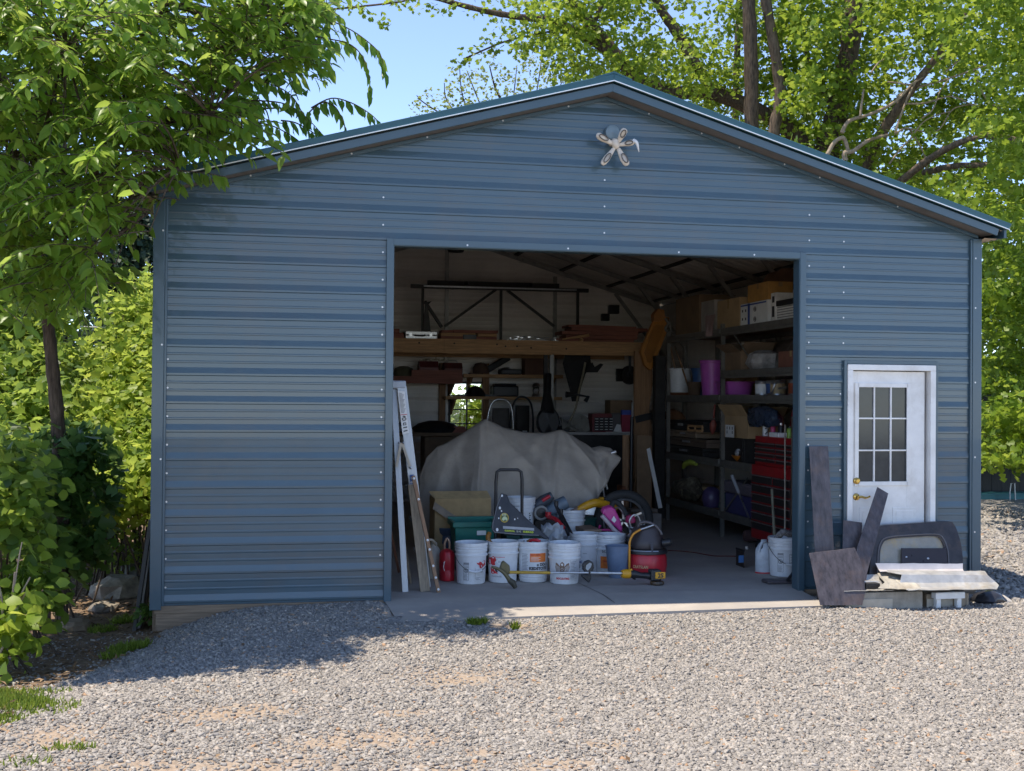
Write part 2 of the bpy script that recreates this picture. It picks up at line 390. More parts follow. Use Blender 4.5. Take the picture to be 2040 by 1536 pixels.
for yy in (.004, DY - .022):
    mb = MB(); rake(mb, -1, 0.02, yy, yy + .012, -.05, .06); rake(mb, 1, XR - .02, yy, yy + .012, -.05, .06); mb.build('gable_closure', mBack, G)
for X, zt, sd in ((0, ZL, -1), (XR, ZRt, 1)): mb = MB(); mb.lim(X - .03, X + .03, DY - .05, DY + .03, -.05, zt + .03); mb.build('back_corner_trim', mBlueTrim, G)
# ---- corner, base and opening trims
for X, sd, zt in ((0, -1, ZL), (XR, 1, ZRt)):
    mb = MB(); a = X + sd * .035; b = X - sd * .055
    mb.lim(min(a, b), max(a, b), -.034, -.022, -.03, zt - .01); mb.lim(min(X + sd * .022, a), max(X + sd * .022, a), -.022, .09, -.03, zt - .01)
    mb.lim(min(b, b - sd * .02), max(b, b - sd * .02), -.028, -.0, .0, zt - .02)
    mb.build('corner_trim', mBlueTrim, G, bevel=.004)
tw = .058
for x0, x1, z0, z1 in ((ox0 - tw, ox0, -.01, oz + tw), (ox1, ox1 + tw, -.01, oz + tw), (ox0, ox1, oz, oz + tw)):
    mb = MB(); mb.lim(x0, x1, -.031, -.021, z0, z1)
    if z0 < 0: xx = x1 if x0 < 2.5 else x0; mb.lim(xx - .006, xx + .006, -.021, .10, z0, oz)
    else: mb.lim(x0, x1, -.021, .10, oz - .006, oz + .006)
    mb.build('opening_trim', mBlueTrim, G, bevel=.003)
mb = MB()
mb.lim(-.0, ox0 - .0, -.012, .06, -.06, -.002); mb.lim(.012, ox0 - .02, -.006, .06, -.42, -.062)
mb.lim(ox1, XR - .0, -.012, .06, -.06, -.002); mb.lim(ox1 + .02, XR - .012, -.006, .06, -.42, -.062)
mb.lim(-.03, XR + .03, DY - .05, DY + .02, -.4, -.002); mb.lim(-.02, .05, .061, DY - .06, -.4, -.002); mb.lim(XR - .05, XR + .02, .061, DY - .06, -.4, -.002)
mb.build('sill_timber', wood('sill_timber_wood', (0.24, 0.17, 0.11), stretch=(.6, 5, 12)), G)
# ---- screws (white dots)
sm = MB(); sm.lathe([(0, -.004), (.0058, -.004), (.0066, -.001), (.008, .0), (.0, .0)], 8, rot=Matrix.Rotation(R_(90), 3, 'X'))
scr = None; ns = 0
def screw(x, z, y=-.006):
    global scr, ns
    if ns >= 98: return
    ns += 1
    if scr is None: scr = sm.build('screw', mScrew, G, local=True); o = scr
    else: o = scr.copy(); COL.objects.link(o); o.parent = G
    o.location = (x, y, z)
zk = lambda k: .033 + .2286 * k + .114
for k in range(1, 15):
    screw(at(760, 800).x, zk(k)); 
    if k < 15: screw(at(1610, 800).x, zk(k))
for k in range(0, 9): screw(.085, zk(k))
for k in range(8, 15): screw(at(1680, 600).x, zk(k))
for k in (3, 4, 5, 6, 7): screw(at(1673, 900).x, zk(k))
for k in (13, 14, 15): screw(at(1204, 400).x, zk(k))
for k in (2, 5, 8, 11, 13): screw(XR - .03, .033 + .2286 * k, -.036)
for k in (5, 9, 13): screw(.04, .033 + .2286 * k, -.036)
for u in (930, 1130, 1350, 1500): screw(at(u, 490).x, oz + .02, -.033)
for u in (350, 500, 700, 850, 1000, 1130, 1290, 1395, 1470, 1560, 1630, 1785):
    x = at(u, 300).x; screw(x, zs(x) - .02, -.034)
# ---- side door
fr = MB(); cw = .052; zb = .02
fr.lim(dx0, dx0 + cw, -.045, .08, zb, dz1 - cw); fr.lim(dx1 - cw, dx1, -.045, .08, zb, dz1 - cw); fr.lim(dx0, dx1, -.045, .08, dz1 - cw, dz1)
D = None
doorf = fr.build('door_frame', mWhite, G, bevel=.004)
mb = MB()
for x0, x1, z0, z1 in ((dx0 - .03, dx0 - .002, .0, dz1 + .035), (dx1 + .002, dx1 + .03, .0, dz1 + .035), (dx0 - .002, dx1 + .002, dz1 + .003, dz1 + .035)): mb.lim(x0, x1, -.034, -.0, z0, z1)
mb.build('door_surround', mBlueTrim, G, bevel=.003)
sx0, sx1 = dx0 + cw + .004, dx1 - cw - .03; sz1 = dz1 - cw - .008
gx0, gx1 = at(1709, 870).x, at(1808, 870).x; gz0, gz1 = at(1758, 961).z, at(1758, 770).z
sl = MB()
sl.lim(sx0, gx0, .01, .05, zb, sz1); sl.lim(gx1, sx1, .01, .05, zb, sz1); sl.lim(gx0, gx1, .01, .05, gz1, sz1); sl.lim(gx0, gx1, .01, .05, zb, gz0)
pm = (sx0 + sx1) / 2
for a, b in ((sx0 + .09, pm - .05), (pm + .05, sx1 - .09)):       # raised panels low on the door
    for q, yy in ((0, .004), (.03, .0)): sl.lim(a + q, b - q, yy, .012, .18 + q, .72 - q)
door = sl.build('door', mWhite, G, bevel=.002)
mb = MB(); e = .03
for x0, x1, z0, z1 in ((gx0 - e, gx0 + .008, gz0 - e, gz1 + e), (gx1 - .008, gx1 + e, gz0 - e, gz1 + e), (gx0, gx1, gz1 - .008, gz1 + e), (gx0, gx1, gz0 - e, gz0 + .008)): mb.lim(x0, x1, -.004, .012, z0, z1)
for k in (1, 2):
    x = lerp(gx0, gx1, k / 3); mb.lim(x - .007, x + .007, .002, .03, gz0, gz1); z = lerp(gz0, gz1, k / 3); mb.lim(gx0, gx1, .003, .029, z - .007, z + .007)
mb.build('window_frame', mWhite, door, bevel=.002)
mb = MB(); mb.lim(gx0, gx1, .018, .024, gz0, gz1); mb.build('pane', M('dark_pane', (.045, .05, .052), .06, var=.1, spec=.35), door)
hx = sx0 + .055
mb = MB(); c = V((hx, .006, at(1694, 990).z)); rx = Matrix.Rotation(R_(90), 3, 'X')
mb.lathe([(0, -.0), (.032, 0), (.03, .012), (.012, .018), (.011, .05), (0, .05)], 16, c, rx)
mb.tube(smoothpath([c + V((0, -.045, 0)), c + V((.03, -.05, .004)), c + V((.07, -.05, -.006)), c + V((.11, -.048, .008))], 6), [.011] * 12 + [.009] * 7, 8)
mb.build('handle', mBrass, door, smooth=40)
mb = MB(); mb.lathe([(0, 0), (.032, 0), (.03, .014), (.018, .02), (.016, .03), (0, .03)], 16, (hx, .006, at(1693, 958).z), rx); mb.build('deadbolt', mBrass, door, smooth=40)
mb = MB(); mb.lim(dx0, dx1, -.06, .08, -.0, .018); mb.build('threshold', mAlu, G)
# ---- inner frame: rafters, posts, purlins, braces
def under(x): return zs(x) + .03
for y in (1.6, 3.15, 4.7, 6.2, 7.7, DY - .09):
    mb = MB()
    for sd, X in ((-1, .07), (1, XR - .07)):
        mb.bar((X, y, 0), (X, y, zs(X) - .0), .06); mb.bar((X, y, zs(X)), (XC, y, ZS - .0), .06, .06)
    for sd, X in ((-1, .07), (1, XR - .07)):
        q = X - sd * .75; mb.bar((X, y, zs(X) - .75), (q, y, zs(q) - .03), .05)
    if y < DY - 1: mb.bar((XC - .8, y, zs(XC - .8)), (XC + .8, y, zs(XC + .8)), .05)
    mb.build('rafter_frame', mGalv, G)
for f in (.08, .3, .52, .75, .97):
    for sd, xe in ((-1, 0.06), (1, XR - .06)):
        x = lerp(XC, xe, f); mb = MB(); mb.lim(x - .035, x + .035, .15, DY - .02, zs(x) + .034, zs(x) + .066); mb.build('purlin', mDarkSteel, G)
for u in (890, 1106):
    x = at(u, 600, DY - .08).x; mb = MB(); mb.bar((x, DY - .06, 0), (x, DY - .06, ztop(x) - .06), .06); mb.build('wall_stud', mGalv, G)
mb = MB(); mb.lim(.05, ox0 - .05, .03, .09, .0, .06); mb.lim(ox0 - .1, ox0 - .04, .03, .09, 0, oz); mb.lim(ox1 + .04, ox1 + .1, .03, .09, 0, oz); mb.lim(ox0 - .1, ox1 + .1, .03, .09, oz + .01, oz + .07)
mb.build('opening_frame', mGalv, G)
# ---- slab
ax0, ax1 = at(770, 1195).x - .02, ox1 + .03
e0, e1 = atz(792, 1237, -.045), atz(1652, 1206, -.045)
fl = MB(); fl.lim(.051, XR - .051, .063, DY - .06, -.3, 0)
fl.add([(ax0, .0635, 0), (ax1, .0635, 0), (e1.x, e1.y, -.045), (e0.x, e0.y, -.045), (ax0, .0635, -.4), (ax1, .0635, -.4), (e1.x, e1.y, -.4), (e0.x, e0.y, -.4)], [(3, 2, 1, 0), (7, 6, 2, 3), (6, 5, 1, 2), (4, 7, 3, 0)])
tag(fl.build('floor', mConc), kind='structure')
g0, g1, g2 = atz(1150, 1160, .001), at(1196, 1185, 0.0), atz(1247, 1217, -.044)
j = MB(); g1 = lerp(g0, g2, (0 - g0.y) / (g2.y - g0.y)); g1.z = 0
far = g0 + (g0 - g1).normalized() * 2.5
def strip(mb, p, q, w, lift):
    p, q = V(p), V(q); d = (q - p).normalized(); s = V((d.y, -d.x, 0)) * w; l = V((0, 0, lift)); mb.add([p - s + l, p + s + l, q + s + l, q - s + l], [(0, 1, 2, 3)])
far.z = 0; g0.z = 0; strip(j, far, g1, .004, .0015); strip(j, g1, g2, .004, .002)
tag(j.build('floor_joint', mInk), kind='structure')
# ================================================================== gable flood light
c = at(1224, 285, -.05)
mCream = M('cream_lamp_plastic', (0.66, 0.57, 0.46), 0.4, var=0.08, dirt=(.3, .26, .22), dscale=14)
mLampRim = M('lamp_rim', (.10, .085, .07), .5)
mLens = M('lamp_lens', (0.55, 0.47, 0.38), 0.2, var=.1)
FLt = thing('flood_light', 'cream multi head flood light with grey round cover below the gable peak', 'light', (c.x, 0, c.z))
def wp(u, v, y): return at(u, v, y)
mb = MB(); p = wp(1221, 263, -.06); mb.lathe([(0, 0), (.062, 0), (.066, .02), (.062, .055), (.045, .062), (.02, .06), (0, .066)], 24, (p.x, -.0, p.z), rx)
mb.build('junction_cover', M('cover_grey', (.17, .23, .26), .4), FLt, smooth=35)
mb = MB(); b0 = wp(1224, 281, -.10)
mb.tube(smoothpath([b0 + V((0, .1, 0)), b0 + V((0, .03, -.0)), b0, b0 + V((.005, -.01, -.03)), wp(1228, 292, -.1)], 5), [.026] * 11 + [.034] * 10, 12); mb.build('lamp_body', mCream, FLt, smooth=50)
def lobe(p, q, w, nm='lamp_head'):
    d = (q - p); L = d.length; d.normalize(); f = V((0, -1, 0)); f = (f - d * f.dot(d)).normalized(); s = d.cross(f)
    rot = Matrix((s, f, d)).transposed(); mb = MB()
    prof = [(.012, 0), (.55 * w, .06 * L), (.72 * w, .3 * L), (w, .6 * L), (w * .95, .85 * L), (.6 * w, .97 * L), (0, L)]
    mb.lathe(prof, 16, p, rot, 1, .62); h = mb.build(nm, mCream, FLt, smooth=50)
    mb = MB(); cc = p + d * (.66 * L) + f * (w * .56); mb.lathe([(0, -.25 * L), (.5 * w, -.2 * L), (.62 * w, 0), (.55 * w, .2 * L), (0, .27 * L)], 14, cc, rot, 1, .25); mb.build('lens', mLens, h, smooth=60); mb = MB(); mb.tube([cc + f * (.012) + s * (.62 * w * math.cos(t_)) + d * (.25 * L * math.sin(t_)) for t_ in np.linspace(0, 6.283, 25)[:-1]], .0045, 6, close=True); mb.build('lens_rim', mLampRim, h)
for (a, b_, w) in (((1222, 287), (1188, 268), .031), ((1231, 284), (1246, 256), .031), ((1224, 295), (1199, 328), .029), ((1231, 295), (1250, 330), .034), ((1233, 289), (1264, 283), .026)):
    lobe(wp(*a, -.11), wp(*b_, -.16), w)
mb = MB(); mb.tube(smoothpath([wp(1262, 281, -.15), wp(1268, 284, -.17), wp(1271, 294, -.17), wp(1273, 303, -.16)], 6), [.022 - .0011 * i for i in range(19)], 8); mb.build('sensor_hook', mWhite, FLt, smooth=50)
# ================================================================== helpers for goods
def simple(mb, name, label, cat, mats, group=None, **k):
    """a thing that is one mesh; its origin sits at the middle of its base"""
    a = np.array([tuple(v) for v in mb.v]); lo = a.min(0); hi = a.max(0)
    o = mb.build(name, mats, loc=((lo[0] + hi[0]) / 2, (lo[1] + hi[1]) / 2, lo[2]), **k); return tag(o, label, cat, group)
def carton(label, x0, x1, y0, y1, z0, z1, mt=None, open_=False, group='cardboard boxes stored in the garage', face=-1, tape=True, name='cardboard_box', rz=0.0, cat='box'):
    mt = mt or mCard; cx, cy = (x0 + x1) / 2, (y0 + y1) / 2; w, d, h = (x1 - x0) / 2, (y1 - y0) / 2, z1 - z0
    t = thing(name, label, cat, (cx, cy, z0), group, rz=rz); th = .006; mb = MB()
    mb.lim(-w, w, -d, d, 0, th); mb.lim(-w, w, -d, -d + th, th, h); mb.lim(-w, w, d - th, d, th, h); mb.lim(-w, -w + th, -d + th, d - th, th, h); mb.lim(w - th, w, -d + th, d - th, th, h)
    mb.build('box_body', mt, t, local=True)
    f = MB()
    if open_:
        for sx, sy in ((0, -1), (0, 1), (-1, 0), (1, 0)):
            a = R_(rnd.uniform(20, 60)); L = min(w, d) * .9
            if sy: p = [V((-w, sy * d, h)), V((w, sy * d, h)), V((w - .01, sy * (d + L * math.sin(a)), h + L * math.cos(a) * .7)), V((-w + .01, sy * (d + L * math.sin(a)), h + L * math.cos(a) * .7))]
            else: p = [V((sx * w, -d, h)), V((sx * w, d, h)), V((sx * (w + L * math.sin(a)), d - .01, h + L * math.cos(a) * .7)), V((sx * (w + L * math.sin(a)), -d + .01, h + L * math.cos(a) * .7))]
            f.prism(p, (0, 0, .005))
    else:
        f.lim(-w, w, -d, -.002, h, h + .005); f.lim(-w, w, .002, d, h, h + .005)
    f.build('flap', mt, t, local=True)
    if tape and not open_:
        g = MB(); g.lim(-w - .001, w + .001, -.025, .025, h + .005, h + .0065); g.lim(-w - .0012, -w - .0002, -.025, .025, h * .7, h + .005)
        if face: g.lim(-.025, .025, -d - .0015, -d - .0003, h * .75, h)
        g.build('tape', M('parcel_tape', (.36, .24, .12), .25), t, local=True)
    return t
def ysh(u, X=6.33): return atx(u, 700, X).y
# ================================================================== steel storage rack on the right
XS = 6.29; RZ = [.30, .93, 1.72, 2.02, 2.54]
yA, yB, yC = .62, atx(1435, 900, XS).y, atx(1327, 900, XS).y
rk = thing('storage_rack', 'tall grey slotted steel storage rack along the right wall', 'shelving', (XS, yB, 0))
for y in (yA, yB, yC):
    for x in (XS + .03, XR - .22):
        mb = MB(); mb.lim(x - .03, x - .024, y - .022, y + .022, 0, 2.62); mb.lim(x - .024, x + .02, y - .022, y - .017, 0, 2.62)
        up = mb.build('upright', mRack, rk)
        if x < XS + .1:
            sl2 = MB()
            for k in range(44): sl2.lim(x - .0315, x - .0302, y - .007, y + .007, .12 + k * .057, .14 + k * .057)
            sl2.build('slots', mInk, up)
for i, z in enumerate(RZ):
    for a, b in ((yA, yB), (yB, yC)):
        if i == 3 and b == yC: continue
        mb = MB(); mb.lim(XS + .002, XS + .03, a + .023, b - .023, z - .075, z - .04); mb.lim(XS - .012, XS + .03, a + .023, b - .023, z - .04, z + .02); mb.lim(XR - .25, XR - .22, a + .023, b - .023, z - .075, z + .02); mb.build('beam', mRack, rk, bevel=.004)
        mb = MB(); mb.lim(XS + .03, XR - .25, a + .02, b - .02, z - .02, z - .002); mb.build('shelf', wood('shelf_board', (.2, .13, .075)), rk)
for (u0, v0, u1, v1) in ((1460, 662, 1500, 724), (1490, 952, 1440, 1024), (1345, 690, 1365, 735)):
    mb = MB(); mb.bar(atx(u0, v0, XS + .05), atx(u1, v1, XS + .05), .025, .006, up=(1, 0, 0)); mb.build('brace', mRack, rk)
SH = [z for z in RZ]
def onrack(u0, u1, dx, x0=XS + .045): return x0, x0 + dx, min(ysh(u0), ysh(u1)), max(ysh(u0), ysh(u1))
def ztx(u, v, X=XS + .04): return atx(u, v, X).z
# --- top shelf
T = RZ[4]
x0, x1, y0, y1 = onrack(1345, 1392, .5); carton('dark brown stained carton at the far end of the rack top', x0, x1, y0, y1, T, ztx(1370, 592), mCardDark, tape=False)
x0, x1, y0, y1 = onrack(1428, 1472, .45); carton('large plain cardboard box at the edge of the rack top above the upright', x0, x1, y0, y1, T, ztx(1450, 597))
x0, x1, y0, y1 = onrack(1396, 1422, .5); bx = carton('open topped box with a pale grey side beside the large plain box', x0, x1, y0, y1, T, ztx(1410, 600), M('grey_board', (.34, .31, .28), .8), open_=False, tape=False)
x0, x1, y0, y1 = onrack(1474, 1528, .32)
zz = ztx(1500, 602)
wb = thing('printed_box', 'white and blue printed box with round black emblems on the rack top', 'box', (x0, y0, T))
mb = MB(); mb.lim(x0, x1, y0, y1, T, zz); mb.build('box_body', mPaper, wb, bevel=.004)
mb = MB(); yq = lerp(y1, y0, .36); mb.lim(x0 - .0015, x0 - .0003, yq, lerp(y1, y0, .28), T + .005, zz - .005); mb.lim(x0 - .0015, x0 - .0003, y0 + .04, y1 - .01, zz - .03, zz - .012); mb.build('blue_band', M('blue_print', (.03, .07, .30), .5), wb)
mb = MB(); 
for q, zq in ((.55, .7), (.55, .28)): mb.tube([V((x0 - .002, lerp(y1, y0, q) + .03 * math.cos(a), lerp(T, zz, zq) + .026 * math.sin(a))) for a in np.linspace(0, 6.28, 17)[:-1]], .004, 5, close=True); mb.box((x0 - .0015, lerp(y1, y0, q), lerp(T, zz, zq)), (.002, .024, .018))
for q in (.08, .2): 
    for zq in (.35, .7): mb.box((x0 - .001, lerp(y1, y0, q), lerp(T, zz, zq)), (.002, .03, .03))
mb.build('emblem', mInk, wb)
x0, x1, y0, y1 = onrack(1486, 1526, .3, XS + .06); carton('small orange brown carton standing on the white and blue box', x0, x1, y0, y1, zz + .006, ztx(1505, 566), M('orange_carton', (.47, .25, .07), .8), group=None)
hd = MB(); hd.lathe([(.0, .42), (.06, .415), (.13, .37), (.18, .27), (.2, .12), (.2, 0), (.185, 0), (.18, .12), (.15, .26), (0, .38)], 24)
c = atx(1460, 597, XS + .62); ho = thing('domed_hood', 'grey domed hood standing upside down behind the large plain box', 'hood', (c.x, c.y, T)); hd.build('hood_shell', M('hood_grey', (.16, .155, .145), .6), ho, smooth=50, local=True)
mb = MB(); mb.lim(-.19, .19, -.19, .19, 0, .12); mb.build('hood_base', M('hood_base_grey', (.1, .1, .09), .7), ho, local=True)
x0, x1, y0, y1 = onrack(1534, 1600, .45); zu = ztx(1545, 582)
un = thing('white_appliance', 'white metal appliance with dark slots next to the jamb on the rack top', 'appliance', (x0, y0, T)); mb = MB(); mb.lim(x0, x1, y1 - .14, y1, T, zu); mb.build('side_panel', mWhite, un, bevel=.008)
mb = MB(); mb.lim(x0 + .01, x1, y0, y1 - .142, T, zu - .16); mb.build('body', mWhite, un, bevel=.008)
mb = MB(); mb.lim(x0 - .0, x1, y0, y1 - .142, zu - .158, zu - .10); mb.build('control_strip', mBlack, un)
mb = MB(); 
for k in range(5): mb.lim(x0 + .007, x0 + .0095, y0 + .02, y1 - .16, T + .05 + k * .028, T + .056 + k * .028)
mb.lim(x0 - .002, x0, y1 - .1, y1 - .04, zu - .11, zu - .04); mb.lim(x0 - .002, x0, y1 - .1, y1 - .04, zu - .27, zu - .15)
mb.build('slots', mInk, un)
cap = MB(); 
for (px_, pz, r_, q) in ((1550, 565, .16, 0), (1575, 572, .15, .1), (1560, 555, .12, .25)):
    p = atx(px_, pz, XS + .42 + q); cap.lathe([(0, -r_), (r_ * .8, -r_ * .7), (r_, 0), (r_ * .75, r_ * .6), (0, r_ * .8)], 14, (p.x, p.y, zu + .15 - .02 + q * .3), None, 1.2, 1.1)
for v in cap.v: v += V((mnoise.noise(v * 6), mnoise.noise(v * 6 + V((9, 0, 0))), mnoise.noise(v * 6 + V((0, 9, 0))))) * .05
zlow = min(v.z for v in cap.v)
for v in cap.v: v.z += zu + .004 - zlow
simple(cap, 'sack', 'brown crumpled sack heaped on the white appliance', 'sack', M('brown_sack', (.16, .09, .055), .9, bump=.3), smooth=60)
cl = MB(); p0, p1 = atx(1405, 642, XS - .02), atx(1424, 645, XS - .02); rows = []
for i in range(9):
    t = i / 8; rows.append([V((XS - .016 + .014 * math.sin(j * 1.7 + t * 3) * t - .02 * min(1, t * 2), lerp(p0.y, p1.y, .5) + (j / 7 - .5) * (p1.y - p0.y) * (1 - .45 * t), lerp(p0.z + .08, ztx(1410, 672), t))) for j in range(8)])
simple(cl, 'rag', 'pinkish grey rag hanging over the top rack beam', 'rag', M('rag_cloth', (.28, .19, .18), .95), solid=.004) if cl.sheet(rows) else None
# --- second shelf
S = RZ[3]
rk_ = MB(); c = atx(1523, 712, XS + .22)
rk_.lathe([(0, 0), (.16, .0), (.21, .09), (.17, .2), (.08, .24), (0, .245)], 9, (c.x, c.y, S), None, 1, 1.2)
for v in rk_.v: v += V((mnoise.noise(v * 9), mnoise.noise(v * 9 + V((5, 0, 0))), 0)) * .05
simple(rk_, 'stone', 'pale grey rock sitting on the second rack shelf', 'rock', M('rock_grey', (.30, .28, .26), .9, var=.3, bump=.8, bscale=15))
def tubroll(name, label, cat, u, X, z, r, L, mt, ax='Y'):
    mb = MB(); c = atx(u, 720, X); pr_ = [(0, 0), (r * .95, 0), (r, .02), (r, L - .02), (r * .95, L), (r * .6, L), (r * .55, L - .03), (0, L - .03)]
    rot = Matrix.Rotation(R_(-90), 3, 'X') if ax == 'Y' else Matrix.Rotation(R_(90), 3, 'Y')
    mb.lathe(pr_, 18, (c.x, c.y - (L / 2 if ax == 'Y' else 0), z + r), rot); return simple(mb, name, label, cat, mt, smooth=40)
tubroll('roll', 'thick dark brown roll of lining at the back of the second rack shelf', 'roll', 1545, XS + .7, S, .2, 1.5, M('brown_roll', (.085, .06, .045), .9, bump=.3))
carton('low brown tray box beside the upright on the second rack shelf', *onrack(1444, 1475, .4), S, ztx(1460, 702), mCardDark, open_=True)
carton('worn brown box in the middle of the second rack shelf', *onrack(1478, 1498, .35, XS + .12), S, S + .16, mCardDark)
carton('reddish carton at the near end of the second rack shelf', *onrack(1550, 1600, .4), S, ztx(1570, 700), M('reddish_carton', (.20, .08, .05), .8))
# --- third shelf: tubs and bins
Th = RZ[2]
def tub(name, label, cat, c, z, rb, rt, h, mt, sy=1.0, group=None):
    t = thing(name, label, cat, (c.x, c.y, z), group); mb = MB()
    mb.lathe([(0, 0), (rb, 0), (lerp(rb, rt, .5), h * .5), (rt, h * .93), (rt + .012, h * .94), (rt + .014, h), (rt - .004, h), (rt - .012, h * .9), (rb - .006, .01), (0, .01)], 28, (0, 0, 0), None, 1, sy)
    mb.build('tub_body', mt, t, local=True, smooth=40); mb = MB()
    mb.lathe([(rt + .013, h - .012), (rt + .018, h - .008), (rt + .018, h - .001), (rt + .013, h + .002)], 28, (0, 0, 0), None, 1, sy); mb.build('rim', mt, t, local=True, smooth=40); return t
c = atx(1419, 750, XS + .22); hP = ztx(1419, 718, XS + .2) - Th; tub('bin', 'tall orchid pink plastic bin beside the rack upright', 'bin', c, Th, .13, .16, hP, mPurple, 1.0)
c = atx(1397, 750, XS + .3); tub('bin', 'dark blue plastic bin beside the tall pink bin', 'bin', c, Th, .1, .13, ztx(1400, 733, XS + .25) - Th, mBlueP)
c = atx(1464, 760, XS + .28); tub('tub', 'low wide orchid pink tub under the second rack shelf', 'tub', c, Th + .03, .19, .22, .16, mPurple, 1.35)
mb = MB(); x0, x1, y0, y1 = onrack(1415, 1492, .5, XS + .04); mb.lim(x0, x1, y0, y1, Th - .001, Th + .014); mb.lim(x0, x0 + .02, y0, y1, Th + .014, Th + .026); simple(mb, 'board', 'pale loose board lying under the pink tub', 'board', wood('pale_board', (.3, .24, .18)))
hk = thing('chrome_vise', 'small chrome clamp clipped on the rack beam by the red lid', 'clamp', atx(1540, 780, XS - .0))
mb = MB(); p = [atx(1545, 762, XS - .03), atx(1541, 772, XS - .05), atx(1538, 782, XS - .05), atx(1532, 786, XS - .03)]; mb.tube(smoothpath(p, 5), .012, 8); mb.build('arm', mSteel, hk, smooth=50); mb = MB(); mb.tube([atx(1552, 774, XS - .04), atx(1566, 772, XS - .04)], .012, 8); mb.build('jaw', mSteel, hk, smooth=50)
mb = MB(); mb.tube([atx(1541, 764, XS - .03), atx(1549, 760, XS - .03)], .02, 8); mb.build('screw_handle', mSteel, hk, smooth=50)
# white pail with sticks at the far bay
YF = yB
c = atx(1354, 750, XS + .2); pz = ztx(1354, 734, XS + .2)
pw = tub('pail', 'white ribbed pail with a brown base behind the rack upright', 'pail', c, Th + .06, .15, .165, pz - Th - .06, mBucket)
mb = MB(); mb.lathe([(0, 0), (.1, 0), (.17, .06), (.15, .06), (0, .055)], 20, (c.x, c.y, Th)); simple(mb, 'bowl', 'brown bowl under the white ribbed pail', 'bowl', M('terracotta', (.22, .09, .045), .7), smooth=40)
for i, (u0, v0, u1, v1, w, mt) in enumerate(((1336, 690, 1349, 758, .028, mPineV), (1345, 690, 1378, 740, .02, mPineV), (1364, 690, 1384, 740, .012, mAlu))):
    mb = MB(); p = atx(u1, v1, XS + .2); 
    if i: p = V((p.x, p.y, Th + .002))
    mb.bar(atx(u0, v0, XS + .12 + i * .04), p, w, w * .6); simple(mb, 'stick', ('broad pale lath leaning in the far rack bay', 'thin wooden lath slanting over the white pail', 'thin metal rod slanting toward the blue bin')[i], 'stick', mt)
bk = MB(); c = atx(1383, 765, XS + .12); bk.lathe([(0, 0), (.07, 0), (.1, .2), (.09, .2), (0, .02)], 16, (c.x, c.y, Th)); simple(bk, 'basket', 'small dark wicker basket between pail and blue bin', 'basket', M('wicker', (.10, .065, .04), .9, bump=.8, bscale=60), smooth=40)
# --- fourth shelf
Fo = RZ[1]
for i, (u0, u1, z0, h, mt, lb) in enumerate(((1326, 1400, 0, .12, mDarkSteel, 'flat dark case at the bottom of the pile on the fourth rack shelf'), (1328, 1404, .125, .11, M('brown_case', (.12, .085, .06), .7), 'long brown case in the pile on the fourth rack shelf'), (1330, 1380, .24, .09, M('slatted_box', (.26, .19, .13), .8), 'pale slatted wooden tray in the pile on the fourth rack shelf'), (1325, 1370, .335, .13, mDarkSteel, 'black case on top of the pile on the fourth rack shelf'))):
    x0, x1, y0, y1 = onrack(u0, u1, .5, XS + .05 + .02 * i); t = thing('case', lb, 'case', (x0, y0, Fo + z0)); mb = MB(); mb.lim(x0, x1, y0, y1, Fo + z0, Fo + z0 + h * .62); mb.build('case_body', mt, t, bevel=.006)
    mb = MB(); mb.lim(x0, x1, y0, y1, Fo + z0 + h * .64, Fo + z0 + h); mb.build('lid', mt, t, bevel=.006)
    mb = MB(); mb.lim(x0 - .008, x0, lerp(y0, y1, .4), lerp(y0, y1, .6), Fo + z0 + h * .45, Fo + z0 + h * .7); mb.build('latch', mSteel, t)
fx = XS + .06; a, b_ = atx(1371, 848, fx), atx(1399, 859, fx); t = thing('picture_frame', 'small orange wooden frame standing on the dark cases', 'frame', (fx, b_.y, b_.z)); mb = MB()
for (p, q) in ((a, V((fx, b_.y, a.z))), (V((fx, a.y, b_.z)), b_)): mb.bar(p, q, .02, .03)
for y in (a.y, b_.y, (a.y + b_.y) / 2): mb.bar((fx, y, b_.z), (fx, y, a.z), .02, .03 if y in (a.y, b_.y) else .012)
mb.build('frame_rail', mPine, t)
mb = MB(); mb.lim(fx + .01, fx + .3, b_.y, a.y, Fo + .466, b_.z - .016); mb.build('backing_box', mDarkSteel, t)
c = atx(1340, 850, XS + .25); mb = MB(); mb.lathe([(0, 0), (.2, 0), (.13, .1), (.02, .15), (0, .15)], 14, (c.x, c.y, Fo + .466)); simple(mb, 'bag', 'brown cone shaped bag on the black case', 'bag', M('bag_brown', (.2, .09, .04), .9))
x0, x1, y0, y1 = onrack(1441, 1490, .45); carton('open carton with a slanted flap behind the rack upright', x0, x1, y0, y1, Fo + .3, Fo + .56, mCard, open_=True); 
x0, x1, y0, y1 = onrack(1441, 1480, .45); mb = MB(); mb.lim(x0 + .02, x1, y0, y1, Fo, Fo + .296); mb.lim(x0 + .005, x0 + .02, y0 + .02, y1 - .02, Fo + .02, Fo + .15); mb.lim(x0 + .005, x0 + .02, y0 + .02, y1 - .02, Fo + .17, Fo + .28); simple(mb, 'drawer_chest', 'dark two drawer box under the open carton', 'drawers', mDarkSteel, bevel=.004)
p0, p1 = atx(1448, 846, XS - .0), atx(1465, 872, XS - .0); lb = thing('hanging_label', 'white card with black pictures hanging on the rack upright', 'card', (XS - .016, p1.y, p1.z)); mb = MB(); mb.lim(XS - .018, XS - .016, p1.y, p0.y, p1.z, p0.z); mb.build('card', mPaper, lb)
mb = MB()
for r_ in range(2):
    for k in range(3):
        if (r_, k) != (1, 1): mb.box((XS - .0185, lerp(p0.y, p1.y, .2 + .3 * k), lerp(p0.z, p1.z, .25 + .33 * r_)), (.001, .02, .035))
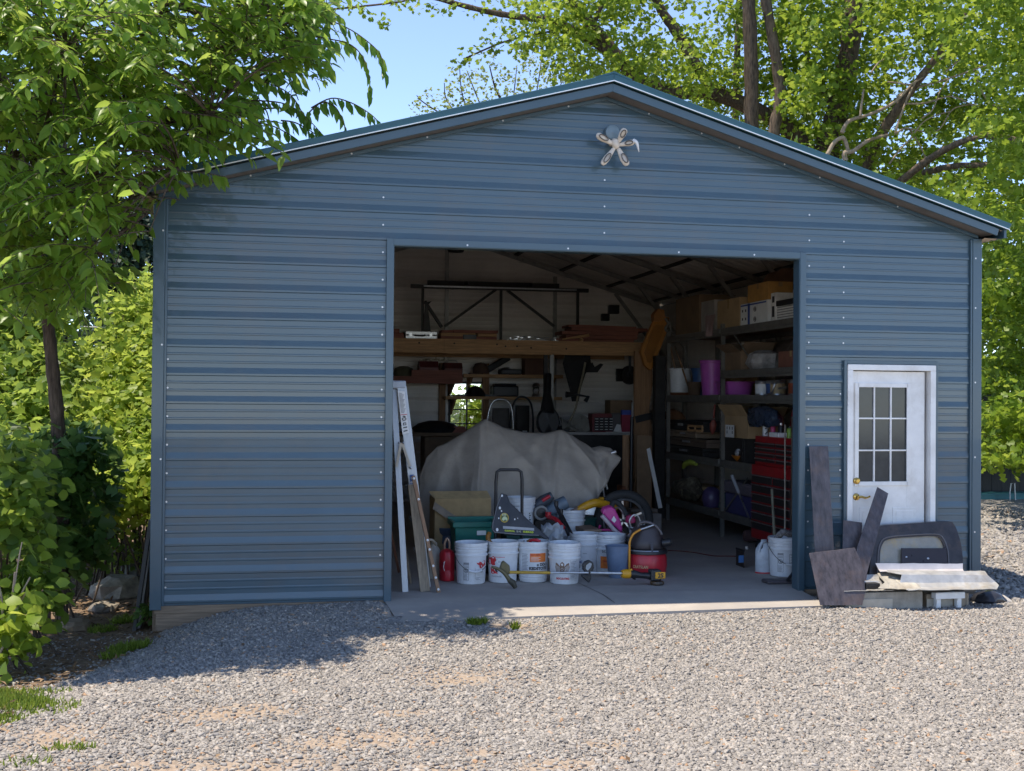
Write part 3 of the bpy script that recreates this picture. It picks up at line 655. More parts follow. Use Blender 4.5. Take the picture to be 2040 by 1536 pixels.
mb.build('pictogram', mInk, lb)
gl = MB(); p = [atx(1361, 932, XS - .03), atx(1366, 924, XS - .03), atx(1376, 921, XS - .02), atx(1388, 925, XS + .01)]; gl.tube(smoothpath(p, 6), [.02 + .02 * math.sin(i / 18 * 3.1) for i in range(19)], 8); simple(gl, 'glove', 'lime green glove hanging off the fourth rack beam', 'glove', M('lime_glove', (.30, .36, .04), .9), smooth=60)
tl = MB(); a, b_ = atx(1424, 806, XS - .03), atx(1419, 866, XS - .03); tl.tube([a, lerp(a, b_, .45)], .012, 8); tl.tube([lerp(a, b_, .5), lerp(a, b_, .65), lerp(a, b_, .85), b_], [.02, .045, .035, .005], 10); simple(tl, 'trowel', 'small red handled trowel hanging by the rack upright', 'trowel', M('rusty_red', (.22, .05, .035), .6), smooth=50)
bg_ = MB(); bg_.lathe([(0, 0), (.2, .01), (.25, .09), (.2, .18), (.06, .23), (0, .23)], 16, (atx(1525, 800, XS).x - .02, atx(1525, 800, XS).y, Th - .33), None, .45, 1.7)
for v in bg_.v: v += V((mnoise.noise(v * 7), mnoise.noise(v * 7 + V((5, 0, 0))), mnoise.noise(v * 7 + V((0, 7, 0))))) * .05
simple(bg_, 'duffel_bag', 'dark blue shiny bag slumped above the red tool chest', 'bag', M('navy_vinyl', (.03, .045, .075), .28, var=.3), smooth=60)
c = atx(1483, 915, XS + .15); mb = MB(); mb.lathe([(0, 0), (.08, 0), (.16, .09), (.15, .09), (.06, .015), (0, .012)], 20, (c.x, c.y, Fo)); simple(mb, 'bowl', 'orange bowl on the fourth rack shelf beside the tool chest', 'bowl', M('orange_bowl', (.5, .17, .02), .4), smooth=40)
mb = MB(); mb.lathe([(0, 0), (.1, .0), (.13, .06), (.08, .14), (.02, .17), (0, .17)], 12, (c.x, c.y, Fo + .06))
for v in mb.v: v += V((mnoise.noise(v * 16), mnoise.noise(v * 16 + V((5, 0, 0))), 0)) * .04
simple(mb, 'plastic_bag', 'crumpled clear plastic bag in the orange bowl', 'bag', M('bag_plastic', (.45, .46, .48), .2), smooth=30)
# --- bottom shelf
Bo = RZ[0]
fb = MB(); c = atx(1372, 1000, XS + .2); fb.lathe([(0, 0), (.2, 0), (.26, .1), (.2, .2), (.12, .25), (0, .2)], 16, (c.x, c.y, Bo), None, .7, 1.5)
for v in fb.v: v += V((mnoise.noise(v * 7), mnoise.noise(v * 7 + V((5, 0, 0))), mnoise.noise(v * 7 + V((0, 5, 0))))) * .09
zl_ = min(v.z for v in fb.v)
for v in fb.v: v.z += Bo - zl_
simple(fb, 'cloth_heap', 'cream and brown cloth heap on the bottom rack shelf', 'cloth', M('cream_cloth', (.30, .25, .16), .95, c2=(.06, .045, .03)), smooth=60)
x0, x1, y0, y1 = onrack(1441, 1500, .5); t = thing('storage_tote', 'purple blue storage tote with pale lid on the bottom rack shelf', 'tote', (x0, y0, Bo)); mb = MB(); mb.lim(x0 + .02, x1, y0 + .02, y1 - .02, Bo, Bo + .25); mb.build('tote_body', M('violet_blue', (.05, .05, .15), .4), t, bevel=.02)
mb = MB(); mb.lim(x0, x1, y0, y1, Bo + .252, Bo + .4); mb.build('lid', M('dusty_lid', (.13, .11, .13), .6), t, bevel=.03)
c = atx(1418, 1000, XS + .15); mb = MB(); mb.lathe([(0, 0), (.1, 0), (.13, .1), (.12, .2), (.05, .26), (0, .26)], 16, (c.x, c.y, Bo)); simple(mb, 'jug', 'small purple jug behind the rack upright', 'jug', M('dull_purple', (.07, .05, .12), .4), smooth=50)
# ================================================================== red tool chest
cx0 = 6.16; cy0, cy1 = 1.50, atx(1497, 950, cx0).y
TC = thing('tool_chest', 'red rolling tool chest with black drawers and open lid', 'tool chest', (cx0, cy0, 0))
zb0, zb1, zt0, zt1 = .15, atx(1497, 922, cx0).z, 0, atx(1497, 872, cx0).z
zb1 = atx(1500, 925, cx0).z; zt1 = atx(1500, 868, cx0).z
mb = MB(); mb.lim(cx0, cx0 + .48, cy0, cy1, zb0, zb1); mb.build('cabinet', mRedPaint, TC, bevel=.006)
mb = MB(); mb.lim(cx0 + .03, cx0 + .42, cy0 + .03, cy1 - .03, zb1 + .002, zt1); mb.build('top_box', mRedPaint, TC, bevel=.006)
mDraw = M('black_drawer', (.022, .02, .02), .4)
def drawers(xf, ya, yb, z0, z1, n, cols):
    ym = lerp(yb, ya, cols)
    for (a, b) in ((ya, ym), (ym, yb)):
        for k in range(n):
            p, q = lerp(z0, z1, k / n), lerp(z0, z1, (k + 1) / n)
            d = MB(); d.lim(xf - .014, xf, a + .02, b - .02, p + .008, q - .008); dr = d.build('drawer', mDraw, TC, bevel=.003)
            d = MB(); d.lim(xf - .026, xf - .014, a + .022, b - .022, q - .02, q - .01); d.build('handle', mSteel, dr)
drawers(cx0, cy0 + .04, cy1 - .02, zb0 + .1, zb1 - .1, 6, .55); drawers(cx0 + .03, cy0 + .06, cy1 - .05, zb1 + .03, zt1 - .06, 4, .55)
mb = MB(); ld = [V((cx0 + .42, cy0 + .03, zt1)), V((cx0 + .5, cy0 + .03, 1.86)), V((cx0 + .5, cy1 - .2, 1.86)), V((cx0 + .45, cy1 - .05, 1.55)), V((cx0 + .42, cy1 - .03, zt1))]; mb.prism(ld, (.02, 0, 0)); mb.build('lid', mRed, TC, bevel=.006)
for x in (cx0 + .07, cx0 + .4):
    for y in (cy0 + .1, cy1 - .1):
        mb = MB(); mb.lathe([(0, -.02), (.06, -.02), (.065, 0), (.06, .02), (0, .02)], 16, (x, y, .065), Matrix.Rotation(R_(90), 3, 'X')); mb.lim(x - .03, x + .03, y - .03, y + .03, .125, zb0); mb.build('caster', mRubber, TC)
for i, (u, v0, v1, r, mt, lb) in enumerate(((1525, 830, 862, .033, mPaper, 'black and white patterned spray can on the tool chest'), (1540, 833, 860, .028, M('pink_can', (.55, .08, .2), .4), 'pink spray can on the tool chest'), (1556, 830, 860, .035, mBlack, 'black tin on the tool chest beside the pink can'), (1573, 838, 862, .03, M('green_can', (.22, .38, .06), .4), 'lime green tin on the tool chest next to the jamb'))):
    c = atx(u, 860, cx0 + .12); h = (v1 - v0) / 2330 * 11.9; t = thing('spray_can', lb, 'can', (c.x, c.y, zt1), 'cans on the tool chest'); mb = MB(); mb.lathe([(0, 0), (r, 0), (r, h * .78), (r * .8, h * .84), (r * .5, h * .85), (0, h * .85)], 16, (0, 0, 0)); mb.build('can_body', mt, t, local=True, smooth=40)
    mb = MB(); mb.lathe([(r * .55, h * .84), (r * .55, h), (0, h)], 12); mb.build('cap', [mBlack, mPaper, mSteel, mBlack][i], t, local=True, smooth=40)
    if i == 0:
        mb = MB()
        for k in range(7): a = -1.9 + .35 * (k % 4); mb.box((r * 1.01 * math.cos(a), r * 1.01 * math.sin(a), h * (.15 + .09 * k)), (.018, .01, .012), a + 1.57)
        mb.build('print', mInk, t, local=True)
mb = MB(); c = atx(1550, 864, cx0 + .1); mb.lim(c.x - .05, c.x + .05, c.y - .12, c.y + .12, zt1, zt1 + .05); simple(mb, 'small_box', 'small white parts box lying on the tool chest', 'box', mPaper, bevel=.004)
for i, (u0, v0, u1, v1, r) in enumerate(((1564, 846, 1564, 1062, .011), (1578, 830, 1577, 1050, .013))):
    mb = MB(); a, b_ = atx(u0, v0, cx0 - .09 - .02 * i), atx(u1, v1, cx0 - .14); b_.z = .002; mb.tube([a, b_], [r * .7, r], 8); simple(mb, 'rod', ('thin pale rod standing before the red tool chest', 'thicker brown rod standing by the jamb before the tool chest')[i], 'rod', M('pale_rod', (.3, .25, .19), .5) if i == 0 else mBark, smooth=50)
mb = MB(); a, b_ = atx(1538, 975, cx0 - .16), atx(1546, 1063, cx0 - .2); b_.z = .004; mb.tube([a, lerp(a, b_, .15), b_], [.016, .013, .02], 8); simple(mb, 'stick', 'short grey green stick leaning on the lower tool chest drawers', 'stick', M('mossy_stick', (.2, .19, .13), .8), smooth=50)
# ================================================================== timber loft and rear wall storage
YL = 7.35; a, b_ = at(779, 690, YL), at(1288, 690, YL); zL0, zL1 = at(950, 704, YL).z, at(950, 676, YL).z
lf = thing('timber_loft', 'long pine beam loft shelf carried on posts across the rear', 'shelf', (a.x, YL, 0))
mb = MB(); mb.lim(.15, lerp(a.x, b_.x, .20), YL, YL + .04, zL0, zL1); mb.build('beam_board', mPine, lf)
mb = MB(); mb.lim(lerp(a.x, b_.x, .201), lerp(a.x, b_.x, .62), YL - .002, YL + .04, zL0 - .005, zL1); mb.build('beam_board', mPine, lf)
mb = MB(); mb.lim(lerp(a.x, b_.x, .621), b_.x, YL, YL + .04, zL0, zL1 - .004); mb.build('beam_board', mPine, lf)
mb = MB(); mb.lim(.1, b_.x, YL + .041, YL + 1.2, zL1 - .03, zL1 - .006); mb.build('deck', mRedwood, lf)
mb = MB(); mb.lim(.15, b_.x, YL + 1.16, YL + 1.2, zL0 - .02, zL1 - .031); mb.build('rear_beam', mPine, lf)
kn = MB()
for u, v in ((905, 684), (835, 683), (1007, 690), (1030, 690), (1058, 693), (1128, 695), (990, 686)):
    p = at(u, v, YL); kn.lathe([(0, 0), (.014, 0), (0, .001)], 10, (p.x, YL - .0035, p.z), Matrix.Rotation(R_(90), 3, 'X'))
kn.build('knots', mDarkSteel, lf)
for u in (1089, 1101): 
    x = at(u, 760, YL).x; mb = MB(); mb.lim(x - .028, x + .028, YL + .05, YL + .11, 0, zL0 + .02); mb.build('post', mGalv if u > 1095 else mDarkSteel, lf)
mb = MB(); x = .35; mb.lim(x - .05, x + .05, YL + .05, YL + .13, 0, zL0); mb.build('post', mPineV, lf)
x = b_.x - .1; mb = MB(); mb.lim(x - .05, x + .05, YL + .05, YL + .13, 0, zL0 + .02); mb.build('post', mPineV, lf)
Zd = zL1 - .005
# goods on the loft
a, b_ = at(806, 670, YL + .1), at(871, 657, YL + .1); cs = thing('briefcase', 'silver aluminium briefcase lying on the pine loft', 'briefcase', (a.x, YL + .1, Zd))
mb = MB(); mb.lim(a.x + .01, b_.x - .0, YL + .08, YL + .45, Zd, Zd + .055); mb.build('case_base', mAlu, cs, bevel=.008); mb = MB(); mb.lim(a.x + .01, b_.x, YL + .08, YL + .45, Zd + .058, Zd + .115); mb.build('lid', mAlu, cs, bevel=.008)
mb = MB(); x = (a.x + b_.x) / 2 - .02; mb.tube(smoothpath([(x - .07, YL + .078, Zd + .06), (x - .07, YL + .055, Zd + .05), (x, YL + .05, Zd + .045), (x + .07, YL + .055, Zd + .05), (x + .07, YL + .078, Zd + .06)], 5), .011, 8); mb.build('handle', mBlack, cs)
for q in (.18, .8): mb = MB(); mb.box((lerp(a.x, b_.x, q), YL + .076, Zd + .06), (.04, .012, .04)); mb.build('latch', mSteel, cs)
mb = MB(); x = at(790, 665, YL).x; mb.lim(x - .25, x + .12, YL + .12, YL + .5, Zd, Zd + .09); mb.lim(x - .2, x + .06, YL + .16, YL + .46, Zd + .09, Zd + .15); simple(mb, 'wooden_box', 'dark red wooden box beside the aluminium briefcase', 'box', mRedwood, bevel=.01)
r2 = random.Random(3); k = 0
for (u0, u1, z, h, d, lb) in ((878, 990, 0, .05, .1, 'long flat offcut at the bottom of the loft lumber pile'), (878, 948, .052, .05, .14, 'reddish offcut in the loft lumber pile'), (903, 992, .104, .045, .1, 'pale orange offcut on top of the loft lumber pile'), (952, 990, .055, .045, .12, 'short split offcut at the right of the loft lumber pile'), (880, 902, .105, .04, .15, 'short dark offcut at the left of the loft lumber pile')):
    p, q = at(u0, 670, YL + d), at(u1, 670, YL + d); mb = MB(); mb.lim(p.x, q.x, YL + d, YL + d + .3, Zd + z, Zd + z + h); simple(mb, 'timber_offcut', lb, 'timber', mPine if k % 2 else mRedwood, group='lumber on the loft', bevel=.004); k += 1
mb = MB(); x = at(936, 668, YL + .06).x; mb.lim(x - .1, x + .1, YL + .05, YL + .09, Zd, Zd + .075); mb.lim(x - .09, x + .09, YL + .045, YL + .05, Zd + .01, Zd + .065); simple(mb, 'radio', 'small black box in front of the loft lumber pile', 'box', mBlack, bevel=.005)
tr = MB(); r2 = random.Random(11); xa, xb = at(1010, 672, YL + .15).x, at(1110, 672, YL + .15).x
for i in range(34):
    x = lerp(xa, xb, r2.random() ** .7); y = YL + .06 + r2.random() * .2; tr.box((x, y, Zd + .018 + .05 * r2.random()), (.02 + .05 * r2.random(), .03, .012 + .012 * r2.random()), r2.uniform(-.6, .6))
tr.lim(xa - .02, xb, YL + .06, YL + .26, Zd, Zd + .012)
simple(tr, 'metal_fittings', 'tangle of silver metal fittings lying on the loft', 'fittings', mSteel)
for i, (u0, v0, u1, v1, h, lb) in enumerate(((1108, 676, 1262, 678, .05, 'lowest red plank of the loft plank stack'), (1128, 668, 1270, 668, .06, 'second red plank of the loft plank stack'), (1120, 660, 1272, 656, .06, 'bowed red plank in the middle of the loft plank stack'), (1140, 650, 1292, 648, .05, 'red plank near the top of the loft plank stack'), (1135, 643, 1270, 640, .03, 'thin topmost plank of the loft plank stack'))):
    z0 = Zd + [0, .052, .114, .176, .228][i]; p, q = at(u0, v0, YL + .12), at(u1, v1, YL + .12); rows = []
    mb = MB(); n = 10
    up_ = [V((lerp(p.x, q.x, k / n), YL + .1 + .02 * i, z0 + h * .95 - .008 * math.sin(k / n * 3.1 + i))) for k in range(n + 1)]; dn = [V((v.x, v.y, z0)) for v in up_]
    mb.prism(up_ + dn[::-1], (0, .45, 0)); simple(mb, 'plank', lb, 'plank', mRedwood, group='red planks on the loft')
mb = MB(); p, q = at(1120, 678, YL + .05), at(1173, 664, YL + .05); p.z = Zd + .03; q.z = Zd + .1; mb.tube([p, lerp(p, q, .5), q], [.012, .018, .026], 10); p2 = at(1158, 674, YL + .05); mb.lathe([(0, 0), (.03, .0), (.035, .04), (0, .06)], 12, (p2.x, YL + .05, Zd)); simple(mb, 'mallet', 'orange handled wooden mallet on the loft edge', 'mallet', mPine, smooth=50)
# overhead steel rack hung on the rear wall
YR = 8.2; a, b_ = at(818, 568, YR), at(1172, 581, YR); z = (a.z + b_.z) / 2
ov = thing('ladder_rack', 'black steel ladder rack with braced bars above the loft', 'rack', (a.x, YR, Zd))
mb = MB(); mb.lim(a.x, b_.x, YR - .03, YR + .03, z - .03, z + .03); mb.build('top_bar', mDarkSteel, ov)
mb = MB(); mb.lim(a.x + .2, b_.x - .2, YR - .045, YR - .031, z - .008, z + .014); mb.build('bright_strip', mAlu, ov)
mb = MB(); mb.lim(a.x + .3, b_.x - .4, YR + .3, YR + .36, z + .05, z + .13); mb.build('rear_bar', mDarkSteel, ov)
mb = MB(); mb.lim(a.x + .9, a.x + .96, YR + .03, YR + .3, z + .0, z + .1); mb.build('cross_bar', mDarkSteel, ov); mb = MB(); mb.lim(b_.x - .9, b_.x - .84, YR + .03, YR + .3, z + .0, z + .1); mb.build('cross_bar', mDarkSteel, ov)
for u in (842, 998, 1151): x = at(u, 600, YR).x; mb = MB(); mb.bar((x, YR, Zd), (x, YR, z - .031), .04); mb.build('leg', mDarkSteel, ov)
for u0, v0, u1, v1 in ((988, 577, 886, 650), (1010, 578, 1104, 650), (846, 600, 880, 652)): p, q = at(u0, v0, YR + .05), at(u1, v1, YR + .05); q.z = max(q.z, Zd); mb = MB(); mb.bar(p, q, .04, .04 if u0 > 850 else .1, up=(0, 1, 0)); mb.build('brace', mDarkSteel, ov)
mb = MB(); x = at(843, 640, YR).x; mb.prism([(x - .02, YR - .08, Zd), (x + .13, YR - .08, Zd), (x + .06, YR - .08, Zd + .55), (x + .12, YR - .08, Zd + .62), (x + .02, YR - .08, Zd + .6)], (0, .04, 0)); mb.build('gusset', mDarkSteel, ov)
# opener hanging from the ceiling, dark bag right
p = at(908, 502, 6.9); op = thing('ceiling_lamp', 'small dark work lamp hanging from the roof frame', 'lamp', (p.x, 6.9, p.z)); mb = MB(); mb.lathe([(0, 0), (.11, 0), (.13, .04), (.06, .1), (0, .1)], 16, p); mb.build('lamp_shade', mDarkSteel, op, smooth=40); mb = MB(); mb.bar(p + V((0, 0, .1)), V((p.x, 6.9, zs(p.x) + .03)), .03); mb.build('hanger', mGalv, op)
mb = MB(); p, q = at(1212, 625, DY - .1), at(1233, 608, DY - .1); mb.lim(p.x, q.x, DY - .14, DY - .04, p.z, q.z); mb.lim(p.x - .12, p.x + .02, DY - .12, DY - .04, p.z - .12, p.z); simple(mb, 'junction_box', 'black electrical box on the rear wall above the planks', 'box', mBlack, bevel=.01)
# rear wall shelves
YW = 8.55
def wshelf(label, u0, u1, v, y, th, mt, dep=.4):
    p, q = at(u0, v, y), at(u1, v, y); t = thing('wall_shelf', label, 'shelf', (p.x, y, p.z), 'wooden shelves on the rear wall'); mb = MB(); mb.lim(p.x, q.x, y, y + dep, p.z - th, p.z); mb.build('shelf_board', mt, t)
    for f in (.08, .92):
        x = lerp(p.x, q.x, f); mb = MB(); mb.prism([(x, y + .05, p.z - th), (x, DY - .02, p.z - th), (x, DY - .02, p.z - th - .25)], (.03, 0, 0)); mb.build('bracket', mPineV, t)
    return p.z
z1 = wshelf('thick red stained shelf at the left of the rear wall', 700, 922, 748, YW - .2, .11, mRedwood, .55)
z2 = wshelf('middle pine shelf above the rear window', 924, 1122, 745, YW, .05, mPine)
z3 = wshelf('lower pine shelf crossing the rear window', 888, 1120, 789, YW, .05, mPine)
for u in (883, 970): x = at(u, 760, YW + .35).x; mb = MB(); mb.lim(x - .05, x + .05, YW + .42, DY - .03, .9, zL0 - .1); simple(mb, 'timber_stud', 'rough timber stud left of the rear window' if u < 900 else 'rough timber stud right of the rear window', 'stud', mPineV)
def metalbox(label, u0, u1, z, h, y, mt, d=.3, handle=True, cat='toolbox', name='toolbox'):
    p, q = at(u0, 720, y), at(u1, 720, y); t = thing(name, label, cat, ((p.x + q.x) / 2, y, z)); mb = MB(); mb.lim(p.x, q.x, y, y + d, z, z + h * .6); mb.build('body', mt, t, bevel=.006)
    mb = MB(); mb.prism([(p.x, y, z + h * .61), (p.x, y + d, z + h * .61), (p.x, y + d * .7, z + h), (p.x, y + d * .3, z + h)], (q.x - p.x, 0, 0)); mb.build('lid', mt, t)
    if handle: x = (p.x + q.x) / 2; mb = MB(); mb.tube(smoothpath([(x - .08, y + d / 2, z + h), (x - .06, y + d / 2, z + h + .035), (x + .06, y + d / 2, z + h + .035), (x + .08, y + d / 2, z + h)], 4), .008, 6); mb.build('handle', mSteel, t)
    return t
metalbox('dull red toolbox with tools on top on the thick shelf', 836, 874, z1, .24, YW - .15, M('dull_red', (.15, .035, .03), .5), handle=False)
metalbox('dull red toolbox right of the one with tools on top', 885, 922, z1, .22, YW - .15, M('dull_red_worn', (.14, .04, .035), .55))
mb = MB(); p, q = at(820, 740, YW - .18), at(920, 740, YW - .18); mb.lim(p.x, q.x, YW - .19, YW - .16, z1, z1 + .1); simple(mb, 'board', 'short red board standing before the toolboxes', 'board', mRedwood)
mb = MB(); p = at(858, 712, YW); 
for i in range(8): mb.box((p.x - .15 + .05 * i, YW - .02, z1 + .255 + .008 * (i % 3)), (.07, .05, .018), i)
mb.box((p.x + .08, YW - .02, z1 + .33), (.02, .02, .16)); simple(mb, 'hand_tools', 'few pale hand tools heaped on the left red toolbox', 'tools', M('pale_metal', (.42, .37, .27), .45))
cp = MB(); p = at(958, 740, YW + .12); cp.lathe([(.0, .17), (.09, .15), (.13, .08), (.135, 0), (.125, 0), (.11, .08), (0, .14)], 20, (p.x, p.y, z2 + .02)); cp.lim(p.x - .2, p.x + .02, p.y - .12, p.y + .05, z2 + .0, z2 + .02); simple(cp, 'cap', 'brown peaked cap on the middle pine shelf', 'cap', M('brown_cap', (.09, .05, .035), .9), smooth=40)
carton('rusty brown box at the right end of the middle pine shelf', at(1047, 730, YW).x, at(1093, 730, YW).x, YW + .02, YW + .3, z2, z2 + .36, M('rusty_board', (.14, .07, .045), .8), tape=False)
mb = MB(); p = at(1005, 730, YW); mb.bar((p.x - .3, YW + .1, z2 + .05), (p.x + .1, YW + .15, z2 + .28), .1, .1); mb.lim(p.x - .05, p.x + .3, YW + .05, YW + .3, z2, z2 + .09); mb.box((p.x + .05, YW + .05, z2 + .3), (.07, .06, .06)); simple(mb, 'circular_saw', 'black power saw with slanted handle on the middle pine shelf', 'saw', mBlack, bevel=.02)
mb = MB(); p, q = at(983, 780, YW), at(1034, 780, YW); mb.lim(p.x, q.x, YW + .02, YW + .3, z3, z3 + .17); mb.lim(p.x + .03, q.x - .03, YW + .03, YW + .29, z3 + .17, z3 + .21); simple(mb, 'tool_case', 'flat black tool case on the lower pine shelf', 'case', mBlack, bevel=.02)
mb = MB(); p = at(950, 782, YW + .1); mb.lathe([(0, .17), (.1, .14), (.16, .05), (.19, 0), (0, 0)], 20, (p.x - .03, p.y, z3)); mb.lim(p.x - .3, p.x + .3, p.y - .1, p.y + .1, z3, z3 + .03); simple(mb, 'hat', 'dark broad brimmed hat on the lower pine shelf', 'hat', mBlack, smooth=40)
mb = MB(); p = at(1068, 780, YW + .1); ln = thing('lantern', 'small silver lantern on the lower pine shelf', 'lantern', (p.x, p.y, z3)); mb.lathe([(0, 0), (.07, 0), (.06, .04), (.05, .05), (0, .05)], 16, (p.x, p.y, z3)); mb.build('lantern_base', mSteel, ln, smooth=40); mb = MB(); mb.lathe([(.05, .15), (.07, .17), (.04, .22), (0, .23)], 16, (p.x, p.y, z3)); mb.build('lantern_top', mSteel, ln, smooth=40)
mb = MB(); mb.lathe([(.045, .05), (.055, .1), (.045, .15)], 16, (p.x, p.y, z3)); mb.build('globe', glassmat('lamp_glass', (.7, .7, .7), .3), ln, smooth=60)
# hanging harness and string trimmer shaft
YH = 7.28; hz = zL0 - .01
mb = MB(); p = at(1152, 706, YH); mb.sheet([[V((p.x + x, YH + .05 + .03 * math.sin(9 * x), lerp(hz, at(1150, 800, YH).z, t))) for x in xs] for t, xs in ((0, (-.2, -.07, .07, .2)), (.18, (-.23, -.1, .1, .22)), (.4, (-.19, -.12, .02, .13)), (.7, (-.13, -.1, .0, .06)), (1, (-.08, -.06, .0, .02)))])
hj = simple(mb, 'work_harness', 'black work harness hanging from the loft beam', 'harness', M('black_webbing', (.022, .02, .02), .9), solid=.02, smooth=60)
mb = MB(); mb.sheet([[at(1172, 728, YH - .03), at(1180, 722, YH - .03)], [at(1168, 742, YH - .03), at(1190, 742, YH - .03)], [at(1196, 724, YH - .03), at(1202, 726, YH - .03)]]); mb.build('flap', M('black_flap', (.022, .02, .02), .9), hj, solid=.015)
tm = thing('string_trimmer', 'long curved shaft string trimmer hanging against the pale rear wall', 'trimmer', at(1140, 790, YH)); pts = [at(*q, YH - .02) for q in ((1166, 722), (1160, 752), (1152, 785), (1146, 815), (1135, 838), (1122, 852))]; mb = MB(); mb.tube(smoothpath(pts, 6), .017, 8); mb.build('shaft', M('olive_shaft', (.22, .18, .11), .4), tm, smooth=50)
mb = MB(); mb.tube([at(1127, 786, YH - .02), at(1148, 786, YH - .03), at(1170, 790, YH - .03), at(1173, 789, YH - .03), at(1166, 800, YH - .03)], [.05, .02, .012, .02, .035], 8); mb.build('handle', mBlack, tm, smooth=50)
mb = MB(); mb.prism([at(1108, 858, YH - .05), at(1130, 848, YH - .05), at(1140, 852, YH - .05), at(1128, 866, YH - .05)], (0, .12, .03)); mb.build('guard', mBlack, tm)
# round bodied case against the posts
gc = thing('instrument_case', 'dark round bodied instrument case propped before the loft posts', 'case', (at(1091, 860, 6.9).x, 6.9, .9)); c = at(1091, 840, 6.9); mb = MB(); mb.lathe([(0, -.07), (.15, -.07), (.17, -.03), (.17, .05), (.15, .07), (0, .07)], 24, c, rx, 1, 1.25); mb.build('case_body', mBlack, gc, smooth=40)
mb = MB(); mb.tube([c + V((0, .0, .1)), c + V((.01, .1, .4)), at(1092, 745, 7.1)], [.12, .06, .05], 10); mb.build('case_neck', mBlack, gc, smooth=50)
mb = MB(); mb.lathe([(0, 0), (.011, 0), (0, .006)], 8, at(1093, 819, 6.82), rx); mb.build('latch', mSteel, gc)
# bench along the rear with chairs and clutter
YB = 7.0; zB = at(1180, 861, YB).z
wbn = thing('workbench', 'pale topped workbench behind the covered motorcycle', 'workbench', (3.2, YB, 0)); p, q = at(1128, 861, YB), at(1268, 861, YB); mb = MB(); mb.lim(p.x, q.x, YB, YB + .7, zB - .04, zB); mb.build('bench_top', M('bench_top_pale', (.42, .40, .37), .6), wbn)
for x in (p.x + .05, q.x - .05): 
    for y in (YB + .05, YB + .65): mb = MB(); mb.bar((x, y, 0), (x, y, zB - .04), .08); mb.build('leg', mPineV, wbn)
mb = MB(); mb.lim(p.x + .1, q.x - .1, YB + .1, YB + .64, .1, zB - .05); mb.build('under_cabinet', mDarkSteel, wbn)
dk = thing('parts_organiser', 'red cabinet of small black drawers on the workbench', 'organiser', (at(1200, 850, YB).x, YB + .05, zB)); p, q = at(1180, 850, YB + .05), at(1222, 824, YB + .05); mb = MB(); mb.lim(p.x, q.x, YB + .05, YB + .3, zB, q.z); mb.build('cabinet', M('cabinet_maroon', (.16, .02, .025), .5), dk, bevel=.005)
for r_ in range(5):
    for k in range(4):
        d = MB(); xa = lerp(p.x + .03, q.x, k / 4); xb = lerp(p.x + .03, q.x, (k + 1) / 4) - .006; za = lerp(zB + .02, q.z - .06, r_ / 5); d.lim(xa, xb, YB + .035, YB + .05, za, za + .042); dd = d.build('drawer', mBlack, dk)
        d = MB(); d.lim(xa + .012, xb - .012, YB + .028, YB + .035, za + .016, za + .024); d.build('label', mPaper, dd)
carton('brown carton with rolled tools on the workbench', at(1216, 800, YB + .2).x, at(1262, 800, YB + .2).x, YB + .2, YB + .5, zB, at(1240, 798, YB + .2).z, mCardDark, tape=False)
mb = MB(); p, q = at(1219, 855, YB + .04), at(1262, 823, YB + .04); mb.lim(p.x, q.x, YB + .03, YB + .19, zB, q.z); mb.lim(p.x - .01, q.x + .01, YB + .02, YB + .2, q.z - .02, q.z); simple(mb, 'parts_bin', 'dark grey parts bin on the workbench', 'bin', M('grey_bin', (.10, .09, .09), .6), bevel=.01)
sp = thing('detergent_box', 'small blue and red carton on the edge of the grey bin', 'box', (at(1249, 836, YB).x, YB - .06, zB)); p, q = at(1239, 836, YB - .05), at(1259, 817, YB - .05); m_ = (p.z * .5 + q.z * .5); mb = MB(); mb.lim(p.x, q.x, YB - .05, YB + .015, zB, m_); mb.build('lower_band', M('carton_red', (.28, .02, .05), .5), sp); mb = MB(); mb.lim(p.x, q.x, YB - .05, YB + .015, m_, q.z); mb.build('upper_band', M('carton_blue', (.05, .08, .35), .5), sp)
mb = MB(); p = at(1234, 856, YB - .02); mb.prism([(p.x - .1, YB - .03, zB + .002), (p.x + .12, YB - .05, zB + .002), (p.x + .1, YB + .01, zB + .1), (p.x - .03, YB + .01, zB + .12)], (0, .008, 0)); mb.lim(p.x - .2, p.x + .3, YB - .08, YB + .02, zB - .0, zB + .006); simple(mb, 'paper_sheets', 'white folded paper sheets lying on the bench edge', 'paper', mPaper)
mb = MB(); p = at(1262, 815, YB - .08); mb.lim(p.x - .03, p.x + .035, YB - .12, YB - .06, p.z - .25, p.z + .1); mb.lathe([(.02, 0), (.02, .06), (0, .06)], 10, (p.x, YB - .09, p.z + .1)); simple(mb, 'spray_bottle', 'white bottle standing beside the brown panel', 'bottle', mPaper, bevel=.01)
bb = MB(); p = at(1152, 850, YB); rows = [[V((p.x + (j / 8 - .5) * .42, YB + .12 + .05 * i, zB + .02 + .05 * math.sin(j * .8 + i) + .06 * i)) for j in range(9)] for i in range(4)]; bb.sheet(rows); simple(bb, 'tarpaulin', 'folded grey sheet of plastic on the left end of the workbench', 'sheet', M('grey_sheet', (.24, .23, .20), .6), solid=.03)
